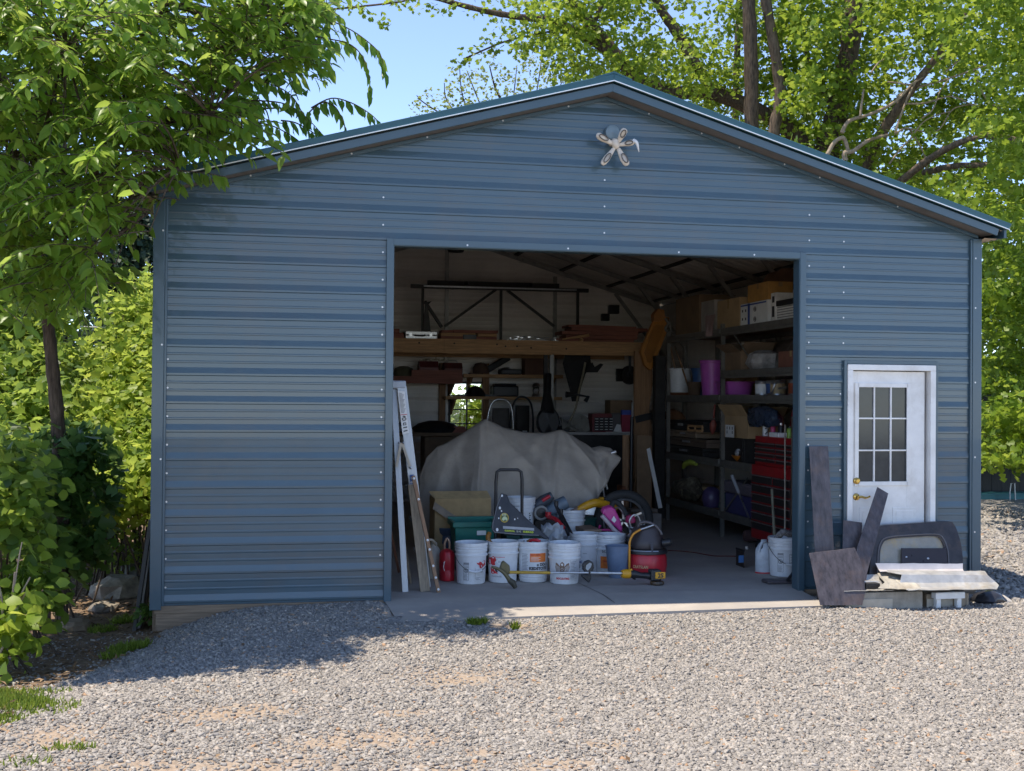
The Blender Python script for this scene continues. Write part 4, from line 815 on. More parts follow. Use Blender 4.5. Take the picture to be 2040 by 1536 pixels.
# two folded chairs and dark bench stuff left
for i, (u0, u1, v0, v1) in enumerate(((972, 1022, 800, 880), (1018, 1062, 795, 880))):
    y = 7.75 + .12 * i; p, q = at(u0, v1, y), at(u1, v0, y); t = thing('folding_chair', ('folded camp chair with pale curved frame hanging by the window', 'darker folded camp chair with straight frame behind the cover')[i], 'chair', (p.x, y, .7)); mb = MB()
    mb.tube(smoothpath([(p.x, y, .75), (p.x - .01, y, q.z - .3), (p.x + .08, y, q.z), (q.x - .08, y, q.z), (q.x, y, q.z - .25), (q.x, y, .75)], 6), .016, 8); mb.build('frame', mSteel if i == 0 else mBlack, t, smooth=50)
    mb = MB(); mb.sheet([[V((lerp(p.x + .06, q.x - .06, j / 4), y - .02 - .02 * math.sin(j), lerp(q.z - .1, .9, k / 5))) for j in range(5)] for k in range(6)]); mb.build('seat_cloth', M('chair_cloth', (.05, .045, .04) if i else (.11, .10, .09), .9), t, solid=.012, smooth=60)
    mb = MB(); mb.box((lerp(p.x, q.x, .6), y - .045, lerp(.9, q.z, .35)), (.07, .006, .03)); mb.build('tag', mPaper if i else mAlu, t)
dbn = thing('side_bench', 'dark cluttered bench below the left end of the window', 'bench', (2.2, 7.0, 0)); p, q = at(846, 862, 7.0), at(925, 862, 7.0); mb = MB(); mb.lim(.4, q.x, 7.0, 7.7, p.z - .05, p.z); mb.build('bench_top', mCardDark, dbn)
for x in (.5, q.x - .06): mb = MB(); mb.bar((x, 7.1, 0), (x, 7.1, p.z - .05), .08); mb.build('leg', mPineV, dbn)
mb = MB(); mb.lim(p.x + .02, q.x - .1, 7.12, 7.65, .05, p.z - .06); mb.build('cupboard', mCardDark, dbn)
mb = MB(); c = at(868, 845, 7.2); mb.lathe([(0, 0), (.24, 0), (.27, .06), (.2, .13), (.08, .17), (0, .17)], 16, (c.x, c.y, p.z), None, 1.3, .9); simple(mb, 'tool_bag', 'black rounded tool bag on the dark side bench', 'bag', mBlack, smooth=50)
mb = MB(); c = at(903, 850, 7.1); mb.box((c.x, 7.15, p.z + .03), (.35, .2, .06), .15); mb.box((c.x + .05, 7.1, p.z + .075), (.25, .1, .03), -.2); simple(mb, 'timber_offcut', 'dark offcuts stacked at the right of the side bench', 'timber', mRedwood)
# brown panel with strap, orange carved board, dark pillar
YP = 6.6; p, q = at(1264, 990, YP), at(1298, 700, YP); pn = thing('plywood_panel', 'tall brown panel strapped upright beside the pale rear wall', 'panel', (p.x, YP, 0)); mb = MB(); mb.prism([(p.x - .01, YP, .0), (q.x + .02, YP, .0), (q.x + .03, YP, 1.15), (q.x - .03, YP, 1.55), (q.x + .02, YP, q.z * .8), (q.x, YP, q.z), (p.x - .01, YP, q.z)], (0, .06, 0)); mb.build('panel_board', mPineV, pn)
mb = MB(); s0, s1 = at(1266, 836, YP - .01), at(1300, 828, YP - .01); mb.bar(s0, s1, .014, .10); mb.build('strap', mBlack, pn)
YQ = 6.45; crv = [at(*w_, YQ) for w_ in ((1284, 728), (1276, 700), (1290, 665), (1302, 640), (1303, 628), (1311, 622), (1321, 630), (1334, 632), (1331, 655), (1318, 690), (1306, 718), (1304, 730), (1296, 738))]
cb = thing('carved_board', 'orange varnished carved board leaning high on the brown panel', 'board', crv[0]); mb = MB(); mb.prism(crv, (0, .08, 0)); mb.build('board_body', mHoney, cb, bevel=.01)
rb = [at(*w_, YQ - .02) for w_ in ((1291, 722), (1284, 702), (1296, 668), (1306, 646), (1322, 648), (1322, 660), (1308, 694), (1298, 722))]; mb = MB(); mb.prism(rb, (0, .02, 0)); mb.build('inlay', M('dark_honey', (.30, .12, .02), .4), cb, bevel=.006)
kb = [at(*w_, YQ - .03) for w_ in ((1303, 640), (1302, 626), (1312, 614), (1324, 618), (1326, 634), (1316, 640))]; mb = MB(); mb.prism(kb, (0, .14, 0)); mb.build('scroll', M('honey_scroll', (.36, .15, .04), .5), cb, bevel=.012)
mb = MB(); tw_ = [at(*w_, YQ - .04) for w_ in ((1326, 634), (1332, 645), (1326, 655), (1336, 662), (1334, 640))]; mb.tube(smoothpath(tw_, 5), .025, 7); mb.build('cord_wrap', mRack, cb)
mb = MB(); x = at(1310, 800, 6.1).x; mb.lim(x - .05, x + .1, 6.05, 6.17, 0, 2.3); simple(mb, 'steel_pillar', 'dark steel pillar between the brown panel and the rack', 'pillar', mDarkSteel)
# ---- leaning boards right of centre
YV = 4.9
for i, (u0, v0, u1, v1, w, mt, lb) in enumerate(((1247, 867, 1246, 1000, .09, mPineV, 'narrow brown board standing on end left of the black pole'), (1283, 868, 1278, 985, .2, mCardDark, 'wide sheet of brown cardboard leaning beside the black pole'), (1288, 878, 1306, 985, .05, mPaper, 'narrow white board slanting in front of the cardboard sheet'))):
    p, q = at(u0, v0, YV + .1), at(u1, v1, YV - .1 * i); q.z = .28 if i else .0; q.x = at(u1, 985, YV).x; mb = MB(); mb.bar(p, q, w, .02, up=(0, -1, 0)); simple(mb, 'leaning_board', lb, 'board', mt, group='boards leaning by the rack')
mb = MB(); p, q = at(1259, 830, YV), at(1256, 1005, YV - .1); q.z = 0.0; mb.tube([p, q], .022, 10); simple(mb, 'pole', 'black pole standing between the leaning boards', 'pole', mBlack, smooth=40)
carton('grey brown carton under the leaning cardboard sheet', at(1258, 1000, 4.6).x, at(1310, 1000, 4.6).x, 4.6, 5.0, 0, .27, M('grey_carton', (.24, .20, .17), .85))
carton('squat pale carton before the grey brown carton', at(1268, 1000, 4.2).x, at(1318, 1000, 4.2).x, 4.2, 4.55, 0, .25, M('pale_carton', (.27, .24, .22), .85))
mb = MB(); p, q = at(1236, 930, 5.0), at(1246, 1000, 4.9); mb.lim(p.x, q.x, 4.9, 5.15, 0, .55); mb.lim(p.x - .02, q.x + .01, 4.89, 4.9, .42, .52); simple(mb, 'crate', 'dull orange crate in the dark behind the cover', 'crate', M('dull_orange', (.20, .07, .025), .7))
# ---- more stored goods
def paintcan(label, x, y, z, r=.085, h=.19, mt=None, lab=None):
    t = thing('paint_can', label, 'paint can', (x, y, z), 'paint cans on the rack'); mb = MB(); mb.lathe([(0, 0), (r, 0), (r + .003, .004), (r, .01), (r, h - .01), (r + .004, h - .004), (r, h), (r - .012, h - .006), (0, h - .006)], 24); mb.build('can_body', mt or mSteel, t, local=True, smooth=40)
    mb = MB(); mb.lathe([(r + .001, h * .2), (r + .001, h * .8)], 24); mb.build('can_label', lab or mPaper, t, local=True, smooth=60); mb = MB(); mb.tube([V((0, r * math.cos(a) * 1.05, h * .8 - r * 1.1 * math.sin(a))) for a in np.linspace(0, 3.14, 13)], .0025, 5); mb.build('bail', mSteel, t, local=True)
y = ysh(1500)
for i, (u, mt, lb) in enumerate(((1497, mPaper, 'white labelled paint can right of the low pink tub'), (1512, M('label_blue', (.05, .10, .25), .5), 'blue labelled paint can under the second rack shelf'), (1527, M('label_tan', (.40, .30, .16), .6), 'tan labelled paint can left of the chrome clamp'), (1556, M('label_rust', (.30, .07, .03), .5), 'rust red labelled paint can right of the chrome clamp'))): paintcan(lb, XS + .18 + .04 * (i % 2), ysh(u), Th, lab=mt)
for u0, u1, x0, z, h, lb in ((1330, 1366, XS + .5, Th, .26, 'brown carton at the back of the far rack bay'), (1372, 1412, XS + .55, Th, .3, 'tan carton behind the blue and pink bins'), (1400, 1432, XS + .42, Fo, .3, 'small carton beside the upright on the fourth shelf'), (1336, 1366, XS + .3, Bo, .2, 'flat carton at the far end of the bottom rack shelf'), (1444, 1500, XS + .62, RZ[3], .34, 'deep carton at the back of the second rack shelf')):
    a, b_, c_, d_ = onrack(u0, u1, min(.28, XR - .27 - x0), x0); carton(lb, a, b_, c_, d_, z, z + h, M('carton_%s' % lb.split()[0], (.30 + .05 * (u0 % 3), .2 + .03 * (u0 % 3), .11), .85))
hsr = MB()
for k in range(5): hsr.tube([V((XS + .3 + (.17 + .012 * (k % 2)) * math.cos(a), ysh(1400) + (.17 + .012 * (k % 2)) * math.sin(a), Bo + .02 + .034 * k)) for a in np.linspace(0, 6.283, 29)[:-1]], .017, 6, close=True)
simple(hsr, 'hose', 'coiled dark green hose on the bottom rack shelf', 'hose', mDGreen, smooth=60)
# dark goods on the left, behind the ladder
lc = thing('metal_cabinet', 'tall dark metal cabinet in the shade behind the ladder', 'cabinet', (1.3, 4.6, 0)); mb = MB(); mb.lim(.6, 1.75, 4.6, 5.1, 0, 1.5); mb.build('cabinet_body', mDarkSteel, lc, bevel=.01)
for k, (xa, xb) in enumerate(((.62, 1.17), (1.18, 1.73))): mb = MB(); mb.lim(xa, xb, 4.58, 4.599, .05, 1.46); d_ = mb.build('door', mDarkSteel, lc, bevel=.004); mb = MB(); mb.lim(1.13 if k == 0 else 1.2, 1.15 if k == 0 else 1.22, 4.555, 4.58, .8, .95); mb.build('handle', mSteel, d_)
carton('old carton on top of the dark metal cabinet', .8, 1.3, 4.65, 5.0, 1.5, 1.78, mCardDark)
# loose things under the loft
for i, (u, v, w, h, mt, lb) in enumerate(((806, 712, .34, .16, M('coat_olive', (.09, .085, .05), .9), 'olive bundle at the left end of the thick red shelf'), (1012, 716, .2, .12, mSteel, 'small steel motor on the middle pine shelf'), (1064, 722, .12, .2, M('jar_brown', (.12, .06, .03), .3), 'brown jar beside the rusty box'))):
    p = at(u, v, YW + .05); z = z1 if i == 0 else z2; mb = MB(); mb.lathe([(0, 0), (w * .45, 0), (w * .5, h * .3), (w * .42, h * .8), (w * .2, h), (0, h)], 14, (p.x, p.y + .1, z)); simple(mb, ('bundle', 'motor', 'jar')[i], lb, ('bundle', 'motor', 'jar')[i], mt, smooth=50)
for i, (u, v0, v1, mt, lb) in enumerate(((1255, 706, 742, mBlack, 'black cord reel hook hanging right of the harness'), (1276, 706, 735, mSteel, 'short chain hanging beside the brown panel'))):
    mb = MB(); p, q = at(u, v0, YL + .02), at(u, v1, YL + .02); p.z = zL0 - .002; mb.tube([p, q], .02, 8); mb.tube([q + V((.035 * math.cos(a), 0, .035 * math.sin(a) - .03)) for a in np.linspace(0, 6.283, 13)[:-1]], .012, 6, close=True); simple(mb, 'hook', lb, 'hook', mt, smooth=50)
mb = MB(); p, q = at(1240, 760, DY - .04), at(1262, 735, DY - .04); mb.lim(p.x - .12, q.x, DY - .12, DY - .04, p.z, q.z); mb.lathe([(0, 0), (.16, 0), (.15, .05), (0, .06)], 20, ((p.x + q.x) / 2, DY - .12, (p.z + q.z) / 2), rx); simple(mb, 'wall_fan', 'dark round fan fixed to the pale rear wall by the brown panel', 'fan', mDarkSteel)
bw_ = thing('box_stack_bench', 'row of dark boxes under the workbench clutter', 'boxes', (0, 0, 0)) if False else None
# ================================================================== covered motorcycle
def cover():
    L, n, m_ = 0, 150, 60
    us = [836, 850, 872, 892, 930, 960, 967, 975, 1000, 1040, 1085, 1112, 1118, 1140, 1165, 1178, 1196, 1215, 1222]
    tv = [950, 912, 888, 881, 858, 838, 834, 838, 850, 859, 862, 857, 857, 868, 882, 893, 889, 893, 903]
    y0 = 3.0; X0, X1 = at(836, 940, y0).x, at(1222, 905, y0).x
    hx = [X0 + (X1 - X0) * f for f in (0, .1, .3, .6, .75, .86, .93, 1)]; hz = [.15, .2, .3, .47, .55, .62, .82, 1.02]
    rows = []
    for k in range(m_ + 1):
        t = k / m_ * 2 - 1                      # -1 rear hem .. 0 ridge .. 1 front hem
        row = []
        for j in range(n + 1):
            u = lerp(836, 1222, j / n); p = at(u, interp(us, tv, u), y0); x, zr = p.x, p.z; f = (x - X0) / (X1 - X0)
            zh = interp(hx, hz, x); a = abs(t)
            # hang: shoulder near the top then fall
            sh = 1 - (1 - a) ** 1.35 if a < .25 else None
            z = zr - (zr - zh) * (a ** 1.25)
            wid = .30 + .25 * math.sin(math.pi * min(1, max(0, f))) ** .8
            out = wid * (.65 * a ** .8 + .35 * (1 - (1 - a) ** 2.4)) * (1.3 if t > 0 else .9)
            # folds radiating from the two peaks
            d1 = x - at(967, 834, y0).x; d2 = x - at(1116, 857, y0).x
            fo = .05 * math.sin(13 * d1 / (a + .28)) * a ** .8 * math.exp(-abs(d1) * 1.6) + .055 * math.sin(15 * d2 / (a + .3) + 1) * a ** .8 * math.exp(-abs(d2) * 2.0)
            fo += .022 * a * math.sin(21 * x + 2.1 * math.sin(3 * x)) + .03 * a * mnoise.noise(V((x * 2.4, a * 2.2, 3.3 if t > 0 else 8)))
            rg = lambda q_: (1 - abs(math.sin(q_))) ** 1.5 - .35
            w1, w2 = math.exp(-(d1 / .75) ** 2), math.exp(-(d2 / .6) ** 2)
            fo += a ** .75 * (.16 * w1 * rg(3.6 * math.atan2(d1 + .05, a * .8 + .12) + .5) + .19 * w2 * rg(4.4 * math.atan2(d2, a * .8 + .1) + 1.1)) + .10 * a * rg(7 * x + 1.5 * math.sin(2 * x + 2 * a)) * (1 - w1 * .6)
            edge = min(1, j / 6, (n - j) / 6)
            yy = y0 - math.copysign(1, t) * (out * (.12 + .88 * min(1, f / .17, (1.06 - f) / .16))) - (fo if t > 0 else -fo) * (.3 + .7 * edge)
            xx = x + .06 * a * math.sin(9 * x + 2 * a) * edge + (x - (X0 + X1) / 2) * .03 * a
            if j == 0: xx -= .0
            z += .015 * mnoise.noise(V((x * 5, t * 4, 1)))
            # a sag line between the peaks
            z -= .05 * math.exp(-((f - .52) / .18) ** 2) * math.exp(-((a - .28) / .2) ** 2)
            row.append(V((xx, yy, max(.012, z))))
        rows.append(row)
    return rows
mb = MB(); mb.sheet(cover()); cv = thing('motorcycle_cover', 'grey canvas cover draped over a motorcycle', 'cover', (3.3, 3.0, 0)); o = mb.build('canvas', mCloth, cv, smooth=80, solid=.006)
# the machine under it, where it shows
mo = thing('motorcycle', 'motorcycle showing only chrome stays and a tyre below the grey cover', 'motorcycle', (3.4, 3.0, 0))
mb = MB(); c = V((at(1185, 960, 3.0).x - .05, 3.0, .32)); mb.tube([c + V((.26 * math.cos(a), 0, .26 * math.sin(a))) for a in np.linspace(0, 6.283, 33)[:-1]], .06, 10, close=True); w1 = mb.build('tyre', mRubber, mo, smooth=60)
mb = MB(); mb.lathe([(.0, -.04), (.05, -.04), (.2, -.02), (.2, .02), (.05, .04), (0, .04)], 20, c, rx); mb.build('rim', mSteel, w1, smooth=40)
mb = MB(); c2 = V((2.75, 3.0, .32)); mb.tube([c2 + V((.26 * math.cos(a), 0, .26 * math.sin(a))) for a in np.linspace(0, 6.283, 33)[:-1]], .06, 10, close=True); mb.build('tyre', mRubber, mo, smooth=60)
mb = MB(); mb.lim(2.8, 4.0, 2.9, 3.1, .3, .75); mb.build('engine', mDarkSteel, mo, bevel=.05)
for (u0, v0, u1, v1) in ((1178, 925, 1192, 1002), (1196, 935, 1206, 1005), (1202, 944, 1210, 975)):
    mb = MB(); mb.tube([at(u0, v0, 2.75), at(u1, v1, 2.75)], .012, 8); mb.build('fork_stay', mSteel, mo, smooth=50)
mb = MB(); p = at(1218, 903, 2.85); mb.tube([p, p + V((.05, -.02, .02))], .018, 8); mb.build('lever_end', mSteel, mo, smooth=50)
# ================================================================== buckets
def onC(th, z, r): return V((r * math.cos(th), r * math.sin(th), z))
class Decal:
    """flat artwork wrapped round a bucket; s runs to the right, front centre at s=0"""
    def __init__(s, rfun, face): s.r = rfun; s.face = face; s.mb = {}
    def g(s, k): return s.mb.setdefault(k, MB())
    def pt(s, a, z, l=.0012): r = s.r(z) + l; return onC(s.face + a / r, z, r)
    def rect(s, k, a0, a1, z0, z1, l=.0012):
        n = max(1, int((a1 - a0) / .012)); s.g(k).sheet([[s.pt(lerp(a0, a1, i / n), z, l) for i in range(n + 1)] for z in (z0, z1)])
    def frame(s, k, a0, a1, z0, z1, w=.003, l=.0012): s.rect(k, a0, a1, z0, z0 + w, l); s.rect(k, a0, a1, z1 - w, z1, l); s.rect(k, a0, a0 + w, z0, z1, l); s.rect(k, a1 - w, a1, z0, z1, l)
    def poly(s, k, pts, l=.0016): s.g(k).add([s.pt(a, z, l) for a, z in pts], [tuple(range(len(pts)))])
    def ring(s, k, a, z, r, w=.003, n=20, l=.0014):
        s.g(k).sheet([[s.pt(a + q * math.cos(t), z + q * math.sin(t), l) for t in np.linspace(0, 2 * math.pi, n + 1)] for q in (r - w, r)])
    def text(s, k, txt, a, z, size, bold=.0, l=.0022, sx=1.0):
        vs, fs = textmesh(txt, size, bold); s.g(k).add([s.pt(a + x * sx, z + y, l) for x, y, _ in vs], fs)
    def line(s, k, pts, w=.0025, l=.0016):
        for (a0, z0), (a1, z1) in zip(pts[:-1], pts[1:]):
            d = V((a1 - a0, z1 - z0)); d.normalize(); n = V((-d.y, d.x)) * w
            s.g(k).add([s.pt(a0 + n.x, z0 + n.y, l), s.pt(a1 + n.x, z1 + n.y, l), s.pt(a1 - n.x, z1 - n.y, l), s.pt(a0 - n.x, z0 - n.y, l)], [(0, 1, 2, 3)])
INK = {'ink': mInk, 'red': mRedInk, 'orange': mOrange, 'paper': mPaper, 'grey': M('grey_print', (.25, .25, .26), .6), 'brown': M('brown_print', (.20, .12, .08), .6), 'lime': mLime, 'blue': M('blue_ink', (.04, .09, .25), .5)}
PN = {'ink': 'print', 'red': 'red_print', 'orange': 'orange_label', 'paper': 'paper_label', 'grey': 'grey_print', 'brown': 'brown_print', 'lime': 'lime_print', 'blue': 'blue_print'}
RB, RT, HB = .128, .146, .372
def rbk(z): return lerp(RB, RT, z / HB)
def bucket_mb(ribs='top'):
    mb = MB(); pr_ = [(0, .004), (RB - .01, 0), (RB, .006)]
    def band(z, w=.004, h=.006): return [(rbk(z - h), z - h), (rbk(z) + w, z - h * .7), (rbk(z) + w, z + h * .7), (rbk(z + h), z + h)]
    if ribs == 'bottom': 
        for z in (.03, .055): pr_ += band(z, .003, .008)
    zs_ = {'top': (.262, .30, .325), 'two': (.27, .32), 'many': (.235, .272, .306, .332), 'bottom': (.31,), 'one': (.29,)}[ribs]
    for i, z in enumerate(zs_): pr_ += band(z, .012 if i == 0 else .006, .009)
    pr_ += [(RT, HB - .03), (RT + .005, HB - .028), (RT + .006, HB - .002), (RT + .003, HB), (RT - .004, HB), (RT - .007, HB - .01), (RB - .006, .012), (0, .01)]
    mb.lathe(pr_, 40); return mb
_bk = {}
def bucket(label, loc, ribs='top', decal=None, handle=None, face=None, tilt=None, sc=1.0, name='bucket', mt=None, fill=None):
    t = thing(name, label, 'bucket', loc, 'white plastic buckets in the doorway'); t.scale = (sc, sc, sc)
    if tilt: t.rotation_euler = tilt
    key = (ribs, mt.name if mt else '')
    if key not in _bk: o = bucket_mb(ribs).build('bucket_shell', mt or mBucket, t, local=True, smooth=32); _bk[key] = o
    else: o = _bk[key].copy(); COL.objects.link(o); o.parent = t
    d = V((CAM.x - loc[0], CAM.y - loc[1])); fc = math.atan2(d.y, d.x) if face is None else face
    if decal:
        D_ = Decal(rbk, fc); decal(D_)
        for k, q in D_.mb.items(): q.build(PN[k], INK[k], t, local=True)
    if handle is not None:                    # wire bail hanging down in front
        mb = MB(); zc = .285; r = RT + .014; pts = []
        for i in range(17):
            a = math.pi * i / 16; sidev = math.cos(a); drop = math.sin(a)
            th = fc + handle; e1 = V((math.cos(th + 1.571), math.sin(th + 1.571), 0)); e2 = V((math.cos(th), math.sin(th), 0))
            z = zc - .165 * drop; pts.append(e1 * (r * sidev) + e2 * (drop * (r + .006)) + V((0, 0, z)))
        mb.tube(pts, .0028, 6); b_ = mb.build('bail', mDarkSteel, t, local=True)
        mb = MB(); mb.tube(pts[6:11], .011, 10); mb.build('grip', mBucket, b_, local=True, smooth=40)
    if fill:
        mb = MB(); fill(mb); mb.build('contents', mDarkSteel, t, local=True, smooth=50)
    return t
def stack(D, a, z0, z1, w=.05):               # column of small print with a round emblem
    D.rect('grey', a - w / 2, a + w / 2, z1 - .02, z1); D.frame('ink', a - w / 2, a + w / 2, z0, z1, .002); zc = lerp(z0, z1, .55); D.ring('ink', a, zc, .021, .004); D.line('ink', [(a - .012, zc + .01), (a + .002, zc + .004), (a - .006, zc - .006), (a + .012, zc - .008)], .0022)
    for k in range(5): D.rect('grey', a - w * .42, a + w * (.2 + .05 * (k % 3)), z0 + .006 + k * .012, z0 + .011 + k * .012)
    for k in range(2): D.rect('grey', a - w * .42, a + w * .4, z1 - .033 - k * .012, z1 - .028 - k * .012)
def dA(D):
    stack(D, -.045, .04, .20); D.poly('red', [(.05, .2), (.075, .195), (.085, .21), (.1, .2), (.145, .215), (.165, .2), (.16, .17), (.13, .16), (.1, .145), (.085, .15), (.08, .175), (.06, .185)])
    D.text('ink', 'Gr(?)', .095, .115, .035, .0004) if False else D.text('ink', 'GHR', .09, .118, .032, .0006); D.line('grey', [(.04, .15), (.04, .055), (.075, .055)], .0012); D.rect('grey', .05, .09, .062, .066); D.rect('grey', .045, .085, .045, .049)
def dB(D):
    D.poly('red', [(-.16, .225), (-.12, .23), (-.095, .245), (-.07, .235), (-.06, .21), (-.075, .19), (-.07, .165), (-.1, .16), (-.115, .17), (-.15, .165), (-.17, .18)])
    D.poly('red', [(-.13, .14), (-.1, .125), (-.085, .135), (-.08, .115), (-.055, .1), (-.04, .085), (-.07, .088), (-.1, .08), (-.12, .09), (-.12, .11)]); D.poly('ink', [(-.075, .13), (-.055, .122), (-.04, .1), (-.055, .1), (-.07, .112)])
    for k in range(3): D.rect('red', -.08 + .004 * k, -.0 + .01 * k, .236 - .0, .24)
    D.poly('paper', [(-.06, .2), (-.035, .225), (-.0, .2), (-.025, .165)]); D.ring('grey', -.03, .195, .009, .002); D.text('grey', 'Hunchwells', -.06, .062, .022, .0003)
def dC(D):
    D.rect('orange', -.03, .13, .19, .27); 
    for k in range(4): D.rect('paper', -.02, .05 + .02 * (k % 2), .2 + .011 * k, .203 + .011 * k, .0016)
    D.text('red', 'RENDURAEL', .02, .255, .018, .0004); D.text('ink', 'o DDO', .09, .165, .036, .0016); D.text('ink', 'KEDSTOTE', .05, .13, .036, .0018)
    for k in range(14): D.rect('grey', -.115, -.06 + .006 * (k % 3), .09 + .013 * k, .094 + .013 * k)
def dD(D):
    for sg in (-1, 1):
        D.poly('brown', [(-.02, .13), (-.02 + sg * .02, .165), (-.02 + sg * .04, .19), (-.02 + sg * .062, .2), (-.02 + sg * .07, .16), (-.02 + sg * .06, .12), (-.02 + sg * .04, .1), (-.02 + sg * .015, .1)])
        for k in range(4): D.line('paper', [(-.02 + sg * (.022 + .012 * k), .112), (-.02 + sg * (.03 + .011 * k), .165 + .006 * k)], .0016, .002)
    D.poly('brown', [(-.04, .19), (-.02, .21), (.0, .19), (.0, .17), (-.005, .1), (-.035, .1), (-.04, .17)]); D.poly('paper', [(-.033, .185), (-.02, .195), (-.008, .18), (-.02, .17)], .002); D.ring('paper', -.02, .142, .012, .002, l=.002)
    D.text('red', 'INOCULATING', -.015, .055, .025, .0012, sx=.72); D.frame('grey', .055, .125, .05, .235, .0015)
    for k in range(12): D.rect('grey', .06, .1 + .006 * (k % 4), .06 + .013 * k, .065 + .013 * k)
def dE(D): D.text('blue', 'doc', -.06, .11, .05, .001); [D.rect('grey', -.08, -.04 + .006 * (k % 3), .05 + .011 * k, .054 + .011 * k) for k in range(5)]; D.rect('grey', -.02, .02, .185, .19)
def dF(D):
    D.frame('grey', -.05, .05, .07, .22, .0015); [D.rect('grey', -.04, .04 - .01 * (k % 2), .1 + .016 * k, .104 + .016 * k) for k in range(7)]; D.text('grey', 'OMAHUND', -.06, .285, .02, .0004); D.rect('ink', -.1, -.03, .262, .268)
    for k in range(9): D.rect('ink', .095, .105 + .012 * (k % 2), .04 + .021 * k, .052 + .021 * k)
def dH(D):
    D.text('ink', '5T2 HAY', -.02, .215, .042, .0016, sx=.72); D.rect('orange', -.1, .06, .05, .165); D.text('red', 'Haulier', -.03, .12, .028, .0006)
def dR(D):
    stack(D, -.03, .05, .23, .055); D.rect('paper', .055, .12, .13, .22); D.frame('ink', .055, .12, .13, .22, .003, .0018); [D.rect('grey', .065, .11, .14 + .016 * k, .146 + .016 * k, .002) for k in range(5)]
def g0_(u, v): p = atz(u, v, 0); return (p.x, p.y, 0)
def bk_at(u, v, **k): p = atz(u, v, 0); d = (V((p.x, p.y, 0)) - V((CAM.x, CAM.y, 0))).normalized(); return (p.x + d.x * RB * .95, p.y + d.y * RB * .95, 0.0)
bA = bk_at(938, 1165); bucket('white bucket with a red splash print and its wire handle hanging in front', bA, 'top', dA, handle=.25, fill=lambda m_: m_.lathe([(0, .31), (.08, .315), (.13, .30), (.134, .29), (.1, .28), (0, .28)], 16, (.03, .03, 0)))
bB = bk_at(1001, 1162); bucket('white bucket with two red animal prints behind the pick mattock head', bB, 'two', dB)
bC = bk_at(1062, 1161); bucket('white bucket with an orange label in the front row', bC, 'bottom', dC, fill=lambda m_: m_.lathe([(0, .33), (.136, .33), (.136, .32), (0, .32)], 20))
bD = bk_at(1124, 1165); bucket('dirty ribbed bucket with a brown eagle print in the front row', bD, 'many', dD)
bE = bk_at(1160, 1142); bucket('white bucket with small blue print tucked behind the eagle bucket', (bE[0] + .03, bE[1] + .02, 0), 'two', dE)
bH = bk_at(1215, 1143); bucket('white bucket with an orange band behind the blue waste basket', bH, 'many', dH)
bG = bk_at(950, 1135); bucket('white bucket showing only its rim behind the red splash bucket', (bG[0] + .05, bG[1] + .22, 0), 'one')
bI = bk_at(1110, 1128); bucket('plain white bucket behind the eagle bucket with only its rim in view', (bI[0], bI[1] + .12, 0), 'one')
bR = bk_at(1561, 1150); bucket('white bucket beside the right door jamb', bR, 'top', dR, handle=.5)
# the raised ones stand on a pallet
py0 = 1.62; pf0, pf1 = at(1000, 1060, py0), at(1175, 1060, py0); PZ = .14
pal = thing('pallet', 'weathered wooden pallet under the rear buckets', 'pallet', ((pf0.x + pf1.x) / 2, py0, 0))
for k in range(5): mb = MB(); mb.lim(pf0.x - .1, pf1.x + .2, py0 + k * .2, py0 + k * .2 + .12, PZ - .022, PZ); mb.build('slat', mGreyWood, pal)
for k in range(3): x = lerp(pf0.x - .06, pf1.x + .16, k / 2); mb = MB(); mb.lim(x - .04, x + .04, py0, py0 + .92, 0, PZ - .022); mb.build('bearer', mGreyWood, pal)
def bk_on(u, v, y): p = at(u, v, y); return (p.x, y, PZ)
# a lidded bucket carries the tall top bucket
pF = bk_on(1037, 1000, py0 + .2); zF = at(1037, 992, py0 + .06).z - HB
cr = thing('milk_crate', 'dark plastic crate holding up the highest white bucket', 'crate', (pF[0], pF[1], PZ)); hC = zF - PZ - .002
for sx in (-1, 1):
    mb = MB()
    for k in range(5): mb.lim(-.17 + 0.075 * k - .006 + .02, -.17 + .075 * k + .006 + .02, sx * .165 - .006, sx * .165 + .006, .0, hC)
    mb.lim(-.17, .17, sx * .165 - .008, sx * .165 + .008, 0, .05); mb.lim(-.17, .17, sx * .165 - .008, sx * .165 + .008, hC - .05, hC); mb.build('side', mDGreen, cr, local=True)
    mb = MB(); mb.lim(sx * .165 - .007, sx * .165 + .007, -.156, .156, 0, hC); mb.build('end', mDGreen, cr, local=True)
mb = MB(); mb.lim(-.157, .157, -.156, .156, hC - .03, hC - .001); mb.build('deck', mDGreen, cr, local=True)
bucket('tall standing white bucket, highest of the pile', (pF[0], pF[1], zF), 'many', dF)
pI = bk_on(1137, 1000, py0 + .35); zI = at(1137, 1020, py0 + .22).z - HB
blk = MB(); blk.lim(pI[0] - .2, pI[0] + .2, pI[1] - .18, pI[1] + .18, PZ, max(PZ + .03, zI - .002)); simple(blk, 'wooden_block', 'wooden block under the bucket with the black bars', 'block', mGreyWood, bevel=.01)
bucket('white bucket with black plastic bars leaning in front of it', (pI[0], pI[1], max(PZ + .032, zI)), 'top')
